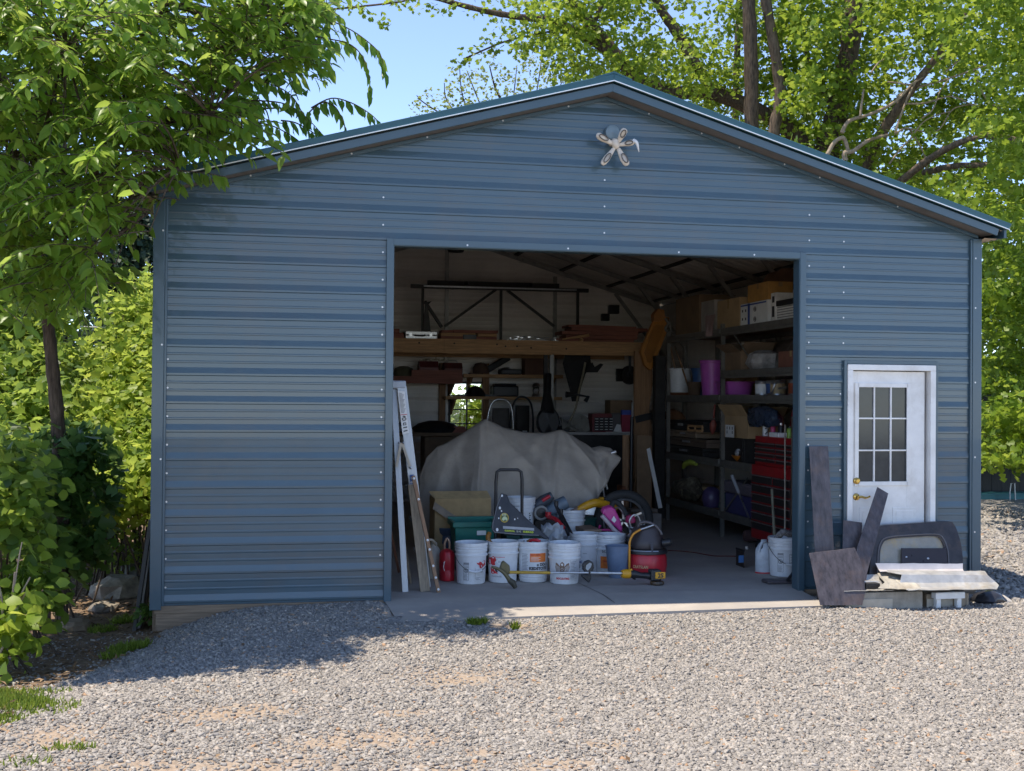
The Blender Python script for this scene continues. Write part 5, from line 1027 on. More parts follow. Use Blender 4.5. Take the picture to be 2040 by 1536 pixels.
# ================================================================== other pile goods
gcan = thing('gas_can', 'red plastic fuel can with a brown loop handle in the doorway', 'fuel can', g0_(890, 1159)); p = gcan.location; d = (V((p.x, p.y, 0)) - V((CAM.x, CAM.y, 0))).normalized(); p.x += d.x * .08; p.y += d.y * .08; gcan.location = p; rz = math.atan2(-d.x, d.y)
gcan.rotation_euler = (0, 0, rz); mb = MB(); mb.lathe([(0, .002), (.062, 0), (.07, .01), (.07, .09), (.066, .1), (.07, .11), (.07, .24), (.062, .268), (.03, .29), (0, .292)], 8, (0, 0, 0), Matrix.Rotation(R_(22.5), 3, 'Z'), 1.02, 1.25); mb.build('can_body', mRed, gcan, local=True, smooth=45, bevel=.006)
mb = MB(); mb.tube(smoothpath([(-.02, 0, .275), (-.022, 0, .34), (0, 0, .385), (.022, 0, .34), (.02, 0, .275)], 6), .011, 8); mb.build('handle', M('tan_plastic', (.32, .2, .13), .5), gcan, local=True, smooth=50)
mb = MB(); mb.tube(smoothpath([(-.03, -.089, .17), (-.018, -.094, .19), (-.03, -.094, .14), (-.02, -.093, .1)], 4), .003, 5); mb.build('print', mPaper, gcan, local=True)
jg = thing('beige_jug', 'beige jug with a looped handle behind the red fuel can', 'jug', (p.x - .1, p.y + .17, 0)); mb = MB(); mb.lathe([(0, 0), (.075, 0), (.08, .02), (.08, .2), (.055, .27), (.03, .3), (.03, .33), (0, .33)], 18, (0, 0, 0)); mb.build('jug_body', M('beige_plastic', (.36, .32, .26), .5), jg, local=True, smooth=40)
mb = MB(); mb.tube(smoothpath([(.02, -.02, .31), (-.03, -.05, .36), (-.08, -.05, .33), (-.088, -.03, .2)], 6), .014, 8); mb.build('handle', M('beige_handle', (.36, .30, .22), .5), jg, local=True, smooth=50)
r2c = thing('fuel_tank', 'second red fuel tank half hidden behind the blue tub', 'fuel can', bk_at(925, 1110)); mb = MB(); mb.lathe([(0, 0), (.1, 0), (.11, .02), (.11, .3), (.09, .36), (.05, .4), (0, .41)], 10, (0, 0, 0), None, 1.2, 1); mb.build('tank_body', M('worn_red', (.36, .03, .04), .5), r2c, local=True, smooth=45); mb = MB(); mb.tube(smoothpath([(-.02, 0, .4), (-.05, 0, .46), (.06, 0, .44), (.08, 0, .36)], 5), .012, 8); mb.build('handle', M('worn_red_h', (.3, .05, .05), .5), r2c, local=True)
pb = bk_at(898, 1128); tb = thing('blue_tub', 'dull blue tub with a lipped rim left of the teal tote', 'tub', pb); hT = at(898, 1050, pb[1]).z; mb = MB(); mb.lathe([(0, 0), (.1, 0), (.105, .02), (.115, hT * .55), (.125, hT * .6), (.12, hT * .8), (.14, hT * .86), (.15, hT * .98), (.145, hT), (.11, hT), (.1, hT * .9), (0, hT * .9)], 24); mb.build('tub_body', M('slate_plastic', (.06, .09, .14), .5), tb, local=True, smooth=40)
mb = MB(); q = at(904, 982, pb[1] + .06); mb.bar((pb[0] - .01, pb[1] + .01, hT * .905), (q.x, q.y, q.z), .055, .04); simple(mb, 'timber_post', 'brown wooden stake standing in the blue tub', 'stake', wood('stake_wood', (.15, .10, .065), stretch=(8, 8, 1)))
cx_ = bk_at(905, 1100); a, b_ = at(866, 1030, 1.9), at(978, 1030, 1.9); ct = thing('open_carton', 'large open cardboard carton with a folded flap in front of the cover', 'box', ((a.x + b_.x) / 2, 1.9, 0)); zt = at(920, 993, 1.9).z
mb = MB(); mb.lim(a.x, b_.x, 1.9, 1.908, 0, zt); mb.lim(a.x, b_.x, 2.3, 2.308, 0, zt); mb.lim(a.x, a.x + .008, 1.908, 2.3, 0, zt); mb.lim(b_.x - .008, b_.x, 1.908, 2.3, 0, zt); mb.lim(a.x, b_.x, 1.9, 2.308, .0, .006); mb.build('box_body', M('plain_carton', (.36, .25, .12), .85, bump=.05), ct)
mb = MB(); mb.prism([(a.x, 1.9, zt + .001), (b_.x, 1.9, zt + .001), (b_.x - .02, 2.02, zt + .065), (a.x - .05, 2.02, zt + .065)], (0, .006, 0)); mb.build('flap', M('carton_inside', (.44, .32, .16), .85), ct)
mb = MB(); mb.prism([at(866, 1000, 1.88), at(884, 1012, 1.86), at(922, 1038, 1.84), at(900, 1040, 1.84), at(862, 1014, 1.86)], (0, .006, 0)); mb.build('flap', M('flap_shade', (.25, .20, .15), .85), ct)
y_ = 1.45; a, b_ = at(906, 1060, y_), at(992, 1060, y_); zt = at(950, 1040, y_).z; tt = thing('teal_tote', 'teal plastic tote with a wide rim behind the front buckets', 'tote', ((a.x + b_.x) / 2, y_, 0)); mb = MB()
mb.prism([(a.x + .03, y_ + .03, 0), (b_.x - .03, y_ + .03, 0), (b_.x, y_, zt - .05), (a.x, y_, zt - .05)], (0, .32, 0)); mb.build('tote_body', mGreen, tt, bevel=.01)
mb = MB(); q = .02; mb.lim(a.x - q, b_.x + q, y_ - q, y_ + .01, zt - .05, zt); mb.lim(a.x - q, b_.x + q, y_ + .34, y_ + .37, zt - .05, zt + .02); mb.lim(a.x - q, a.x + .01, y_ + .01, y_ + .34, zt - .05, zt); mb.lim(b_.x - .01, b_.x + q, y_ + .01, y_ + .34, zt - .05, zt); mb.build('rim', mGreen, tt, bevel=.006)
mb = MB(); s0, s1 = at(950, 1066, y_ + .0), at(968, 1057, y_); mb.lim(s0.x, s1.x, y_ - .006, y_ - .001, s0.z, s1.z); mb.build('sticker', mPaper, tt)
# dark green tub right
pg = bk_at(1160, 1062); pg = (at(1157, 1040, 2.3).x, 2.3, 0); zg = at(1157, 1029, 2.3).z; tub('garden_tub', 'dark green tub between the rear bucket and the pink bicycle', 'tub', V((pg[0] + .02, pg[1], 0)), 0, .14, .17, zg, mDGreen)
# hand truck loop
yh = 1.25; ht = thing('hand_truck', 'hand truck with a black loop handle standing before the cover', 'hand truck', (at(1014, 1000, yh).x, yh, 0)); mb = MB(); q = [at(987, 1080, yh), at(988, 960, yh), at(990, 940, yh), at(996, 936, yh), at(1032, 936, yh), at(1038, 940, yh), at(1040, 955, yh), at(1040, 1080, yh)]; lo = .09; q = [V((q[0].x, yh, lo))] + q[1:-1] + [V((q[-1].x, yh, lo))]; mb.tube(q, .0155, 10); mb.build('frame', mBlack, ht, smooth=50)
for s_ in (q[0].x - .06, q[-1].x + .06): mb = MB(); mb.lathe([(0, -.03), (.08, -.03), (.09, 0), (.08, .03), (0, .03)], 18, (s_, yh + .06, .09), Matrix.Rotation(R_(90), 3, 'Y')); mb.build('wheel', mRubber, ht, smooth=40)
mb = MB(); mb.lim(q[0].x - .03, q[-1].x + .03, yh - .2, yh, .01, .02); mb.lim(q[0].x - .09, q[-1].x + .09, yh + .05, yh + .07, .08, .1); mb.build('toe_plate', mBlack, ht)
# black tray with stickers across the buckets
yt = bB[1] + .06; base = [at(*w_, yt) for w_ in ((984, 1062), (980, 1050), (990, 1020), (1002, 985), (1014, 988), (1018, 1000), (1020, 1004), (1058, 1040), (1095, 1072), (1094, 1078), (1075, 1068), (1060, 1066))]
# tilt the tray back by shearing into depth along height
zb_ = min(v.z for v in base); base = [V((v.x + 0.03 * (v.z - zb_), yt + (v.z - zb_) * .35, v.z)) for v in base]
bt = thing('black_tray', 'black plastic wedge shaped tray with stickers lying on the front buckets', 'tray', base[0]); mb = MB(); mb.prism(base, (0, .03, -.006)); mb.build('tray_shell', M('tray_black', (.03, .03, .034), .45, var=.25), bt, bevel=.008)
TU = (base[-1] - base[0]).normalized(); TN = V((0, -1, .35)).normalized(); TV = TN.cross(TU) * -1; TV = TV if TV.z > 0 else -TV
def tray_pt(u, v, l=.004):
    q = at(u, v, yt); q = V((q.x + .03 * (q.z - zb_), yt + (q.z - zb_) * .35 - l, q.z)); return q
def tray_text(txt, u, v, size, mt, sx=1.0, rotpx=.06, nm='lettering', bold=.0006):
    vs, fs = textmesh(txt, 1.0, bold / size); mb = MB(); s = size / .0051 
    mb.add([tray_pt(u + x * s * sx, v - y * s + x * s * sx * rotpx, .005) for x, y, _ in vs], fs); mb.build(nm, mt, bt)
mb = MB(); mb.add([tray_pt(*q) for q in ((1003, 1049), (1065, 1053), (1065, 1058), (1003, 1054))], [(0, 1, 2, 3)]); mb.build('label_strip', M('silver_label', (.35, .35, .36), .5), bt)
tray_text('GUIDPRANL', 1016, 1058.5, .022, mLime, .85); tray_text('22 1C', 1034, 1059.5, .022, M('pale_lime', (.6, .62, .45), .5), .85); tray_text('GUIDKALD', 1053, 1060.5, .025, mLime, .85, bold=.001)
mb = MB(); n = 28
mb.add([tray_pt(1006.5 + 8.6 * math.cos(t) * (1 if abs(math.sin(t)) < .8 else .95), 1033 + 9.3 * math.sin(t), .004) for t in np.linspace(0, 6.283, n + 1)[:-1]], [tuple(range(n))]); mb.build('badge', M('badge_yellow', (.55, .38, .04), .5), bt)
mb = MB(); mb.add([tray_pt(1006.5 + 7 * math.cos(t), 1033 + 7.7 * math.sin(t), .006) for t in np.linspace(0, 6.283, n + 1)[:-1]], [tuple(range(n))]); mb.build('badge_field', M('badge_green', (.10, .13, .03), .5), bt)
mb = MB(); mb.add([tray_pt(*q, .008) for q in ((1001, 1036), (1004, 1031), (1008, 1030), (1012, 1034), (1012, 1037), (1010, 1039), (1008, 1036), (1004, 1039))], [tuple(range(8))]); [mb.add([tray_pt(*q, .008) for q in ((1002 + 3 * k, 1025), (1004 + 3 * k, 1025), (1004 + 3 * k, 1029), (1002 + 3 * k, 1029))], [(0, 1, 2, 3)]) for k in range(3)]; mb.build('badge_emblem', M('badge_cream', (.55, .6, .35), .5), bt)
mb = MB()
for (u, v, r) in ((1003, 990, 2), (998, 1014, 2.2), (1001, 1020, 1.4), (991, 1056, 2.6), (995, 1034, 1.3), (1027, 1036, 1.4), (1033, 1034, .8)): mb.add([tray_pt(u + r * math.cos(t), v + r * 1.3 * math.sin(t), .006) for t in np.linspace(0, 6.283, 11)[:-1]], [tuple(range(10))])
mb.build('paint_spots', mPaper, bt)
mb = MB(); rim = [tray_pt(*w_, .003) for w_ in ((1002, 988), (992, 1012), (983, 1044), (982, 1056), (986, 1061), (1030, 1065), (1074, 1067))]; mb.tube(rim, .004, 6); mb.build('rim', M('rim_grey', (.2, .2, .21), .5), bt)
mb = MB(); sup = smoothpath([at(975, 1062, yt + .05), at(972, 1072, yt + .02), at(980, 1083, yt), at(1010, 1086, yt), at(1040, 1084, yt), at(1058, 1076, yt)], 6); mb.tube(sup, [.022] * 12 + [.018] * (len(sup) - 12), 8); simple(mb, 'hedge_trimmer_handle', 'yellow and brown curved tool handle under the black tray', 'handle', M('amber_plastic', (.5, .24, .02), .4, c2=(.2, .08, .01)), smooth=50)
mb = MB(); a, b_ = V((bC[0] - .06, bC[1] - .03, .342)), V((bC[0] + .045, bC[1] - .09, .37)); mb.tube([a, lerp(a, b_, .3) + V((0, 0, .03)), lerp(a, b_, .7) + V((0, 0, .02)), b_], [.012, .014, .017, .015], 8); pl_ = mb.build('grip', mRed, tag(thing('pliers', 'red handled pliers lying in the orange label bucket', 'pliers', a), None, None)); mb = MB(); mb.tube([a, a + V((-.03, .0, .03)), a + V((-.05, .01, .01))], .012, 6); mb.build('jaw', mSteel, pl_.parent)
# grey folded hose / bag & tools behind tray
mb = MB(); rows = [[at(lerp(1078, 1122, j / 8), lerp(1044, 1080, i / 4) + 4 * math.sin(j * 1.9 + i), 1.25 + .03 * math.sin(j + i * 2)) for j in range(9)] for i in range(5)]; mb.sheet(rows); simple(mb, 'feed_bag', 'crumpled pale plastic sack draped behind the black tray', 'sack', M('pale_sack', (.30, .32, .34), .45, bump=.2), solid=.012, smooth=50)
for i, (u0, v0, u1, v1, r, mt, lb) in enumerate(((1108, 1008, 1133, 1066, .017, mBlack, 'left black plastic bar leaning on the rear bucket'), (1117, 1024, 1140, 1068, .02, mBlack, 'right black plastic bar leaning on the rear bucket'), (1092, 1030, 1122, 1052, .024, mRed, 'bright red curved tool handle behind the black tray'))):
    p, q = at(u0, v0, 1.62), at(u1, v1, 1.38); mb = MB(); mb.tube(smoothpath([p, lerp(p, q, .5) + V((0, 0, .03 if i == 2 else 0)), q], 5), r, 8); mb.lathe([(0, 0), (r * 1.3, 0), (r * 1.3, .05), (0, .05)], 8, p); simple(mb, 'tool_bar', lb, 'bar', mt, smooth=50)
wl = thing('caster_wheel', 'small grey spoked wheel right of the tallest bucket', 'wheel', at(1078, 1022, 1.7)); c = at(1078, 1022, 1.7); mb = MB(); mb.tube([c + V((.062 * math.cos(a), 0, .062 * math.sin(a))) for a in np.linspace(0, 6.283, 25)[:-1]], .014, 8, close=True); mb.build('tyre', M('grey_rubber', (.25, .25, .24), .7), wl, smooth=60); mb = MB(); mb.lathe([(0, -.02), (.05, -.012), (.05, .012), (0, .02)], 16, c, rx); mb.build('hub', mDarkSteel, wl, smooth=40)
mb = MB(); p, q = at(1064, 1040, 1.85), at(1130, 1030, 1.85); mb.lim(p.x, q.x, 1.85, 2.2, .0, q.z - .02); simple(mb, 'machine_box', 'dark machine body behind the grey spoked wheel', 'machine', mDarkSteel, bevel=.02)
# tiller: yellow arm, pink bicycle, big wheel
p = [at(1150, 1018, 2.0), at(1163, 1010, 2.0), at(1185, 1002, 2.0), at(1205, 1005, 2.05), at(1226, 1011, 2.15)]; ya = thing('yellow_arm', 'bent yellow tube arm with a brown end above the pink bicycle', 'arm', p[0]); mb = MB(); mb.tube(smoothpath(p, 6), [.034 + .012 * math.sin(i / 24 * 3.1) for i in range(25)], 12); mb.build('arm_tube', mYellow, ya, smooth=50); mb = MB(); mb.tube([p[0] + V((-.06, 0, -.02)), p[0] + V((.02, 0, .02))], .032, 8); mb.build('arm_end', M('rusty_end', (.3, .2, .15), .6), ya, smooth=50)
mb = MB(); q = at(1198, 996, 2.2); mb.lathe([(0, 0), (.03, 0), (.034, .05), (.02, .06), (0, .06)], 12, q + V((0, 0, -.03))); mb.build('knob', mYellow, ya, smooth=40)
bw = thing('garden_cart', 'garden cart with a large grey spoked wheel behind the pink bicycle', 'cart', (at(1240, 1030, 2.2).x, 2.2, 0)); c = at(1242, 1037, 2.2); R1 = .28; c.z = max(c.z, R1 + .05); pts = [c + V((R1 * math.cos(a), 0, R1 * math.sin(a))) for a in np.linspace(0, 6.283, 41)[:-1]]; mb = MB(); mb.tube(pts, .05, 10, close=True); wv = mb.build('tyre', mRubber, bw, smooth=60); mb = MB(); mb.tube([c + V((.225 * math.cos(a), -.02, .225 * math.sin(a))) for a in np.linspace(0, 6.283, 41)[:-1]], .014, 6, close=True); mb.build('rim', mSteel, wv, smooth=60)
for k in range(5): a = k * 1.2566 + .4; mb = MB(); mb.bar(c, c + V((.22 * math.cos(a), -.01, .22 * math.sin(a))), .022, .014, up=(0, 1, 0)); mb.build('spoke', mSteel, wv)
mb = MB(); mb.lim(c.x - .35, c.x + .1, 2.3, 2.9, .25, .32); mb.bar((c.x - .3, 2.4, 0), (c.x - .3, 2.4, .25), .05); mb.bar((c.x, 2.15, c.z), (c.x, 2.9, c.z), .03); mb.build('axle_frame', mDarkSteel, bw)
by = 1.55; pk = thing('childs_bicycle', 'pink childs bicycle lying on its side in the pile', 'bicycle', (at(1225, 1060, by).x, by, 0)); sh = [at(*w_, by) for w_ in ((1199, 1022), (1204, 1014), (1216, 1010), (1226, 1014), (1236, 1036), (1241, 1052), (1240, 1064), (1228, 1052), (1214, 1040))]; mb = MB(); mb.prism(sh, (0, .09, .02)); mb.build('body_shell', M('hot_pink', (.50, .045, .24), .35), pk, bevel=.02)
mb = MB(); q = [at(1199, 1027, by - .02), at(1212, 1042, by - .02), at(1224, 1056, by - .02), at(1238, 1068, by - .02)]; mb.tube(smoothpath(q, 5), .022, 8); mb.build('chain_guard', M('silver_pink', (.45, .38, .4), .4), pk, smooth=50)
mb = MB(); mb.prism([at(*w_, by - .012) for w_ in ((1218, 1036), (1223, 1028), (1228, 1036), (1224, 1042))], (0, .008, 0)); mb.build('emblem', mPaper, pk)
c = at(1240, 1040, by + .06); tl_ = [c + V((.075 * math.cos(a) + .10 * math.sin(a) * .35, .06 * math.sin(a), .20 * math.sin(a))) for a in np.linspace(0, 6.283, 33)[:-1]]; tl_ = [V((v.x - .5 * (v.z - c.z), v.y, max(v.z, .03))) for v in tl_]; mb = MB(); mb.tube(tl_, .028, 8, close=True); wq = mb.build('wheel', mRubber, pk, smooth=60); mb = MB(); mb.tube([c + (v - c) * .72 for v in tl_], .01, 6, close=True); mb.build('rim', mSteel, wq, smooth=60)
mb = MB(); q = [at(1254, 1038, by - .05), at(1262, 1026, by - .05), at(1272, 1030, by - .05), at(1277, 1046, by - .05)]; mb.tube(smoothpath([at(1258, 1052, by - .05)] + q, 6), .009, 8); mb.build('handlebar', mSteel, pk, smooth=50)
mb = MB(); mb.lathe([(0, -.04), (.05, -.03), (.055, 0), (.04, .04), (0, .05)], 12, at(1256, 1035, by)); mb.build('saddle', M('deep_pink', (.35, .03, .1), .4), pk, smooth=50)
mb = MB(); q = [at(1262, 1052, by - .1), at(1252, 1050, by - .08), at(1258, 1060, by - .1), at(1262, 1052, by - .1), at(1255, 1062, by - .1), at(1250, 1068, by - .1)]; mb.tube(q, .008, 6); mb.build('pedal', mSteel, pk)
mb = MB(); q = [at(1196, 1046, by), at(1192, 1056, by), at(1210, 1056, by), at(1228, 1058, by), at(1245, 1066, by)]; mb.tube(q, .014, 8); mb.tube([at(1228, 1058, by), V((at(1228, 1058, by).x, by, .02))], .014, 8); mb.build('frame_tube', M('magenta', (.33, .02, .12), .4), pk, smooth=50)
# waste basket, vacuum
wp_ = bk_at(1231, 1154); wbk = thing('waste_basket', 'dusky blue plastic waste basket beside the red shop vacuum', 'basket', wp_, rz=.15); mb = MB(); h_ = .30; mb.lathe([(0, .002), (.085, 0), (.09, .01), (.122, h_ - .006), (.126, h_ - .004), (.126, h_), (.118, h_), (.086, .012), (0, .012)], 32, (0, 0, 0), None, 1, .9); mb.build('basket_shell', M('dusky_blue', (.14, .19, .28), .4), wbk, local=True, smooth=40)
vp = atz(1287, 1153, 0); vd = (V((vp.x, vp.y, 0)) - V((CAM.x, CAM.y, 0))).normalized(); vp = V((vp.x + vd.x * .17, vp.y + vd.y * .17, 0)); vc = thing('shop_vacuum', 'red shop vacuum with a dark lid behind the yellow edger', 'vacuum', vp, rz=math.atan2(-vd.x, vd.y)); vc.scale = (1.13, 1.13, 1.1)
mb = MB(); mb.lathe([(0, .015), (.15, .015), (.165, .03), (.175, .1), (.172, .17), (.16, .2), (0, .2)], 32); mb.build('drum', mRed, vc, local=True, smooth=40)
mb = MB(); mb.lathe([(.165, .201), (.178, .205), (.18, .225), (.17, .24), (.15, .245), (.15, .201)], 32); mb.build('rim_band', mBlack, vc, local=True, smooth=40); mb = MB(); mb.tube([(-.17, -.065, .232), (-.1, -.15, .235), (0, -.18, .236), (.1, -.15, .235)], .005, 6); mb.build('bright_band', mSteel, vc, local=True)
mVac = M('vac_brown', (.045, .036, .038), .45); mb = MB(); mb.lathe([(.0, .246), (.15, .246), (.155, .26), (.15, .32), (.13, .35), (.125, .40), (.10, .43), (0, .435)], 32, (0, 0, 0), None, 1, .9); mb.build('lid', mVac, vc, local=True, smooth=35)
mb = MB(); mb.tube(smoothpath([(-.07, -.05, .42), (-.05, -.06, .465), (.02, -.06, .47), (.09, -.06, .43), (.13, -.06, .37)], 6), .013, 8); mb.build('handle', M('vac_handle', (.10, .085, .085), .5), vc, local=True, smooth=50)
mb = MB(); mb.lathe([(0, -.02), (.035, -.02), (.035, .05), (.025, .06), (0, .06)], 14, (.15, -.08, .30), Matrix.Rotation(R_(80), 3, 'Y')); mb.build('port', mBlack, vc, local=True, smooth=40); mb = MB(); mb.prism([(.03, -.14, .30), (.06, -.142, .30), (.055, -.165, .22), (.045, -.165, .22)], (0, -.012, 0)); mb.build('latch', mVac, vc, local=True)
vs_, fs_ = textmesh('CRATSLAN', .034, .0008); mb = MB(); mb.add([onC(-1.571 + (x * .8 - .05) / .176, .10 + y, .1765) for x, y, _ in vs_], fs_); mb.build('lettering', M('vac_gold', (.6, .42, .2), .5), vc, local=True)
for a in (.8, 2.3, 3.9, 5.4): mb = MB(); mb.lathe([(0, -.012), (.02, -.012), (.022, 0), (.02, .012), (0, .012)], 12, (.13 * math.cos(a), .13 * math.sin(a), .021), rx); mb.build('caster', mBlack, vc, local=True)
hp = [at(1254, 1092, vp.y - .12), at(1255, 1078, vp.y - .12), at(1262, 1064, vp.y - .12), at(1276, 1055, vp.y - .12)]; hs = thing('orange_wand', 'orange curved wand with a silver tip rising beside the vacuum', 'hose', V((hp[0].x, hp[0].y, .0))); mb = MB(); mb.tube([V((hp[0].x, hp[0].y, .002))] + smoothpath(hp, 6), .011, 10); mb.build('hose', M('hose_orange', (.62, .26, .02), .4), hs, smooth=50); mb = MB(); mb.tube([hp[-1], at(1302, 1046, vp.y - .12)], .009, 8); mb.build('tip', mAlu, hs, smooth=50)
# lawn edger lying across the row
ye = .42
ed = thing('lawn_edger', 'long yellow and silver lawn edger lying in front of the buckets', 'edger', (at(1150, 1150, ye).x, ye, 0))
E = lambda u, v, dy=0: at(u, v, ye + dy)
mb = MB(); mb.tube([E(1015, 1141), E(1096, 1142)], .0135, 10); mb.build('yellow_shaft', M('worn_yellow', (.45, .27, .03), .45), ed, smooth=50)
mb = MB(); mb.tube([E(1097, 1142), E(1172, 1142)], .010, 10); mb.tube([E(1176, 1142), E(1240, 1143)], .0135, 10); mb.build('silver_shaft', mAlu, ed, smooth=50)
mb = MB(); mb.prism([E(*w_) for w_ in ((1162, 1136), (1161, 1127), (1166, 1120), (1175, 1117), (1182, 1122), (1184, 1132), (1178, 1146), (1178, 1154), (1174, 1163), (1160, 1151), (1158, 1146), (1170, 1146))], (0, .05, 0)); hd_ = mb.build('loop_handle', mBlack, ed, bevel=.008); mb = MB(); mb.prism([E(*w_, -.003) for w_ in ((1167, 1134), (1168, 1127), (1175, 1122), (1179, 1124), (1177, 1131), (1171, 1138))], (0, .004, 0)); mb.build('grip_gap', M('gap_grey', (.35, .37, .38), .6), hd_)
mb = MB(); mb.lathe([(0, -.04), (.035, -.04), (.042, -.01), (.042, .03), (.03, .045), (0, .045)], 18, E(1247, 1144), Matrix.Rotation(R_(90), 3, 'Y')); mb.tube([E(1252, 1139), E(1258, 1136), E(1259, 1141)], .012, 8); mb.build('collar', mYellow, ed, smooth=40)
mb = MB(); mb.tube([E(1253, 1144), E(1262, 1144), E(1276, 1147), E(1300, 1148)], [.032, .036, .026, .032], 12); mb.tube([E(1258, 1150), E(1266, 1155)], .01, 6); mb.build('motor_body', mBlack, ed, smooth=50); mb = MB(); mb.box(E(1304, 1146), (.10, .1, .1)); bp_ = mb.build('battery', mBlack, ed, bevel=.012)
mb = MB(); q = E(1312, 1146); mb.lim(E(1302, 1140).x, E(1322, 1140).x, ye - .056, ye - .048, E(1310, 1152).z, E(1310, 1139).z); pnl = mb.build('battery_panel', mYellow, bp_, bevel=.006); vs_, fs_ = textmesh('2S', .055, .002); mb = MB(); mb.add([V((q.x + x, ye - .058, E(1312, 1146).z + y)) for x, y, _ in vs_], fs_); mb.build('lettering', mInk, pnl)
mb = MB(); q = E(1309, 1160); mb.lathe([(0, 0), (.06, 0), (.066, .012), (.06, .03), (.03, .036), (0, .036)], 20, (q.x, ye, .001)); mb.build('base_disc', M('amber_black', (.25, .12, .02), .5, c2=(.03, .03, .03)), ed, smooth=40)
mOl = M('olive_metal', (.13, .11, .055), .5, .3); mb = MB(); mb.prism([E(*w_) for w_ in ((1000, 1122), (1004, 1118), (1010, 1123), (1016, 1128), (1017, 1144), (1010, 1148), (1003, 1138), (995, 1136))], (0, .05, 0)); mb.build('gear_head', mOl, ed, bevel=.01)
mb = MB(); mb.tube(smoothpath([E(979, 1130, -.02), E(992, 1134, -.02), E(1005, 1143, -.02), E(1016, 1158, -.02)], 6), [.01 + .011 * (i / 18) for i in range(19)], 8); mb.build('blade_guard', mOl, ed, smooth=60); mb = MB(); mb.tube([E(1014, 1156, -.02), E(1022, 1162, -.02), E(1027, 1172, -.02)], [.024, .03, .018], 10); mb.build('trim_shoe', M('dark_olive', (.05, .045, .03), .6), ed, smooth=50)
lo_ = min(v.co.z for ch in ed.children for v in ch.data.vertices)
ed.location.z = max(0, -lo_ + .001) if lo_ < 0 else 0
# ================================================================== right of the doorway floor
bt_ = thing('car_battery', 'black car battery box left of the grey white jug', 'battery', (0, 0, 0)); a, b_ = atz(1478, 1130, 0), atz(1505, 1141, 0); y0 = a.y; zz = at(1490, 1094, y0).z; bt_.location = (a.x, y0, 0); mb = MB(); mb.lim(a.x, b_.x + .02, y0 - .05, y0 + .16, 0, zz * .86); mb.build('case', M('battery_brown', (.025, .018, .016), .4), bt_, bevel=.008); mb = MB(); mb.lim(a.x - .004, b_.x + .024, y0 - .054, y0 + .164, zz * .862, zz); mb.build('cover', mBlack, bt_, bevel=.008)
mb = MB(); mb.lathe([(0, 0), (.018, 0), (.018, .03), (0, .03)], 12, (a.x + .05, y0, zz)); mb.build('terminal', mSteel, bt_); mb = MB(); mb.lim(b_.x - .045, b_.x + .01, y0 - .053, y0 - .051, zz * .3, zz * .7); mb.build('sticker', M('sticker_blue', (.06, .16, .36), .5), bt_)
jp = bk_at(1522, 1143); jb = thing('jug', 'grey white jug with a red stained base and built in handle', 'jug', (jp[0] - .03, jp[1] - .06, 0)); mb = MB(); mb.lathe([(0, 0), (.078, 0), (.084, .012), (.084, .21), (.08, .235), (.05, .285), (.03, .30), (.028, .325), (0, .325)], 28, (0, 0, 0), None, 1, .8); mb.build('jug_body', M('milky_plastic', (.50, .53, .56), .4), jb, local=True, smooth=40)
mb = MB(); mb.tube(smoothpath([(-.0, -.03, .31), (-.04, -.045, .30), (-.066, -.05, .24), (-.07, -.05, .21)], 5), .014, 8); mb.build('handle', M('milky_handle', (.50, .53, .56), .4), jb, local=True, smooth=50); mb = MB(); mb.lathe([(.0848, .002), (.0852, .004), (.0852, .012), (.0848, .014)], 28, (0, 0, 0), None, 1, .8); mb.build('red_base', mRedInk, jb, local=True); mb = MB(); mb.lim(-.05, -.032, -.05, -.043, .235, .28); mb.build('handle_gap', mInk, jb, local=True)
mb = MB(); a, b_ = atz(1500, 1085, .0), atz(1545, 1085, .0); mb.lathe([(0, -.22), (.06, -.2), (.09, 0), (.08, .2), (0, .22)], 14, (a.x + .14, a.y + .1, .09), Matrix.Rotation(R_(90), 3, 'Y'))
for v in mb.v: v += V((0, mnoise.noise(v * 11), mnoise.noise(v * 9))) * .04; v.z = max(.001, v.z)
simple(mb, 'rug_roll', 'dark maroon rolled rag behind the grey white jug', 'rag', M('maroon_cloth', (.10, .05, .045), .95), smooth=50)
mb = MB(); c = V((bR[0] + .02, bR[1], HB)); mb.tube(smoothpath([c + V((-.1, 0, -.03)), c + V((-.06, -.06, .05)), c + V((.02, -.05, .03)), c + V((.1, .0, .05))], 5), [.03, .035, .03, .035] * 4, 8); simple(mb, 'work_glove', 'pale spotted work gloves heaped in the bucket by the jamb', 'gloves', M('spotted_glove', (.4, .39, .38), .9, c2=(.1, .09, .09), scale=40), smooth=60)
sh_ = atz(1506, 1083, 0); pt_ = at(1458, 947, sh_.y - .25); sm_ = thing('long_pry_bar', 'long thin steel bar with a pale grip and hooked foot', 'bar', sh_); kk = at(1502, 1056, sh_.y); mb = MB(); mb.tube([lerp(pt_, kk, .3), kk], .011, 8); mb.build('shaft', mSteel, sm_, smooth=50); mb = MB(); mb.tube([pt_, lerp(pt_, kk, .3)], .019, 10); mb.build('grip', M('pale_grip', (.4, .42, .46), .5), sm_, smooth=50); mb = MB(); mb.tube(smoothpath([kk, at(1505, 1064, sh_.y), at(1506, 1074, sh_.y), V((sh_.x + .05, sh_.y, .012))], 5), .014, 8); mb.build('hook', M('rust_tan', (.32, .22, .13), .5), sm_, smooth=50)
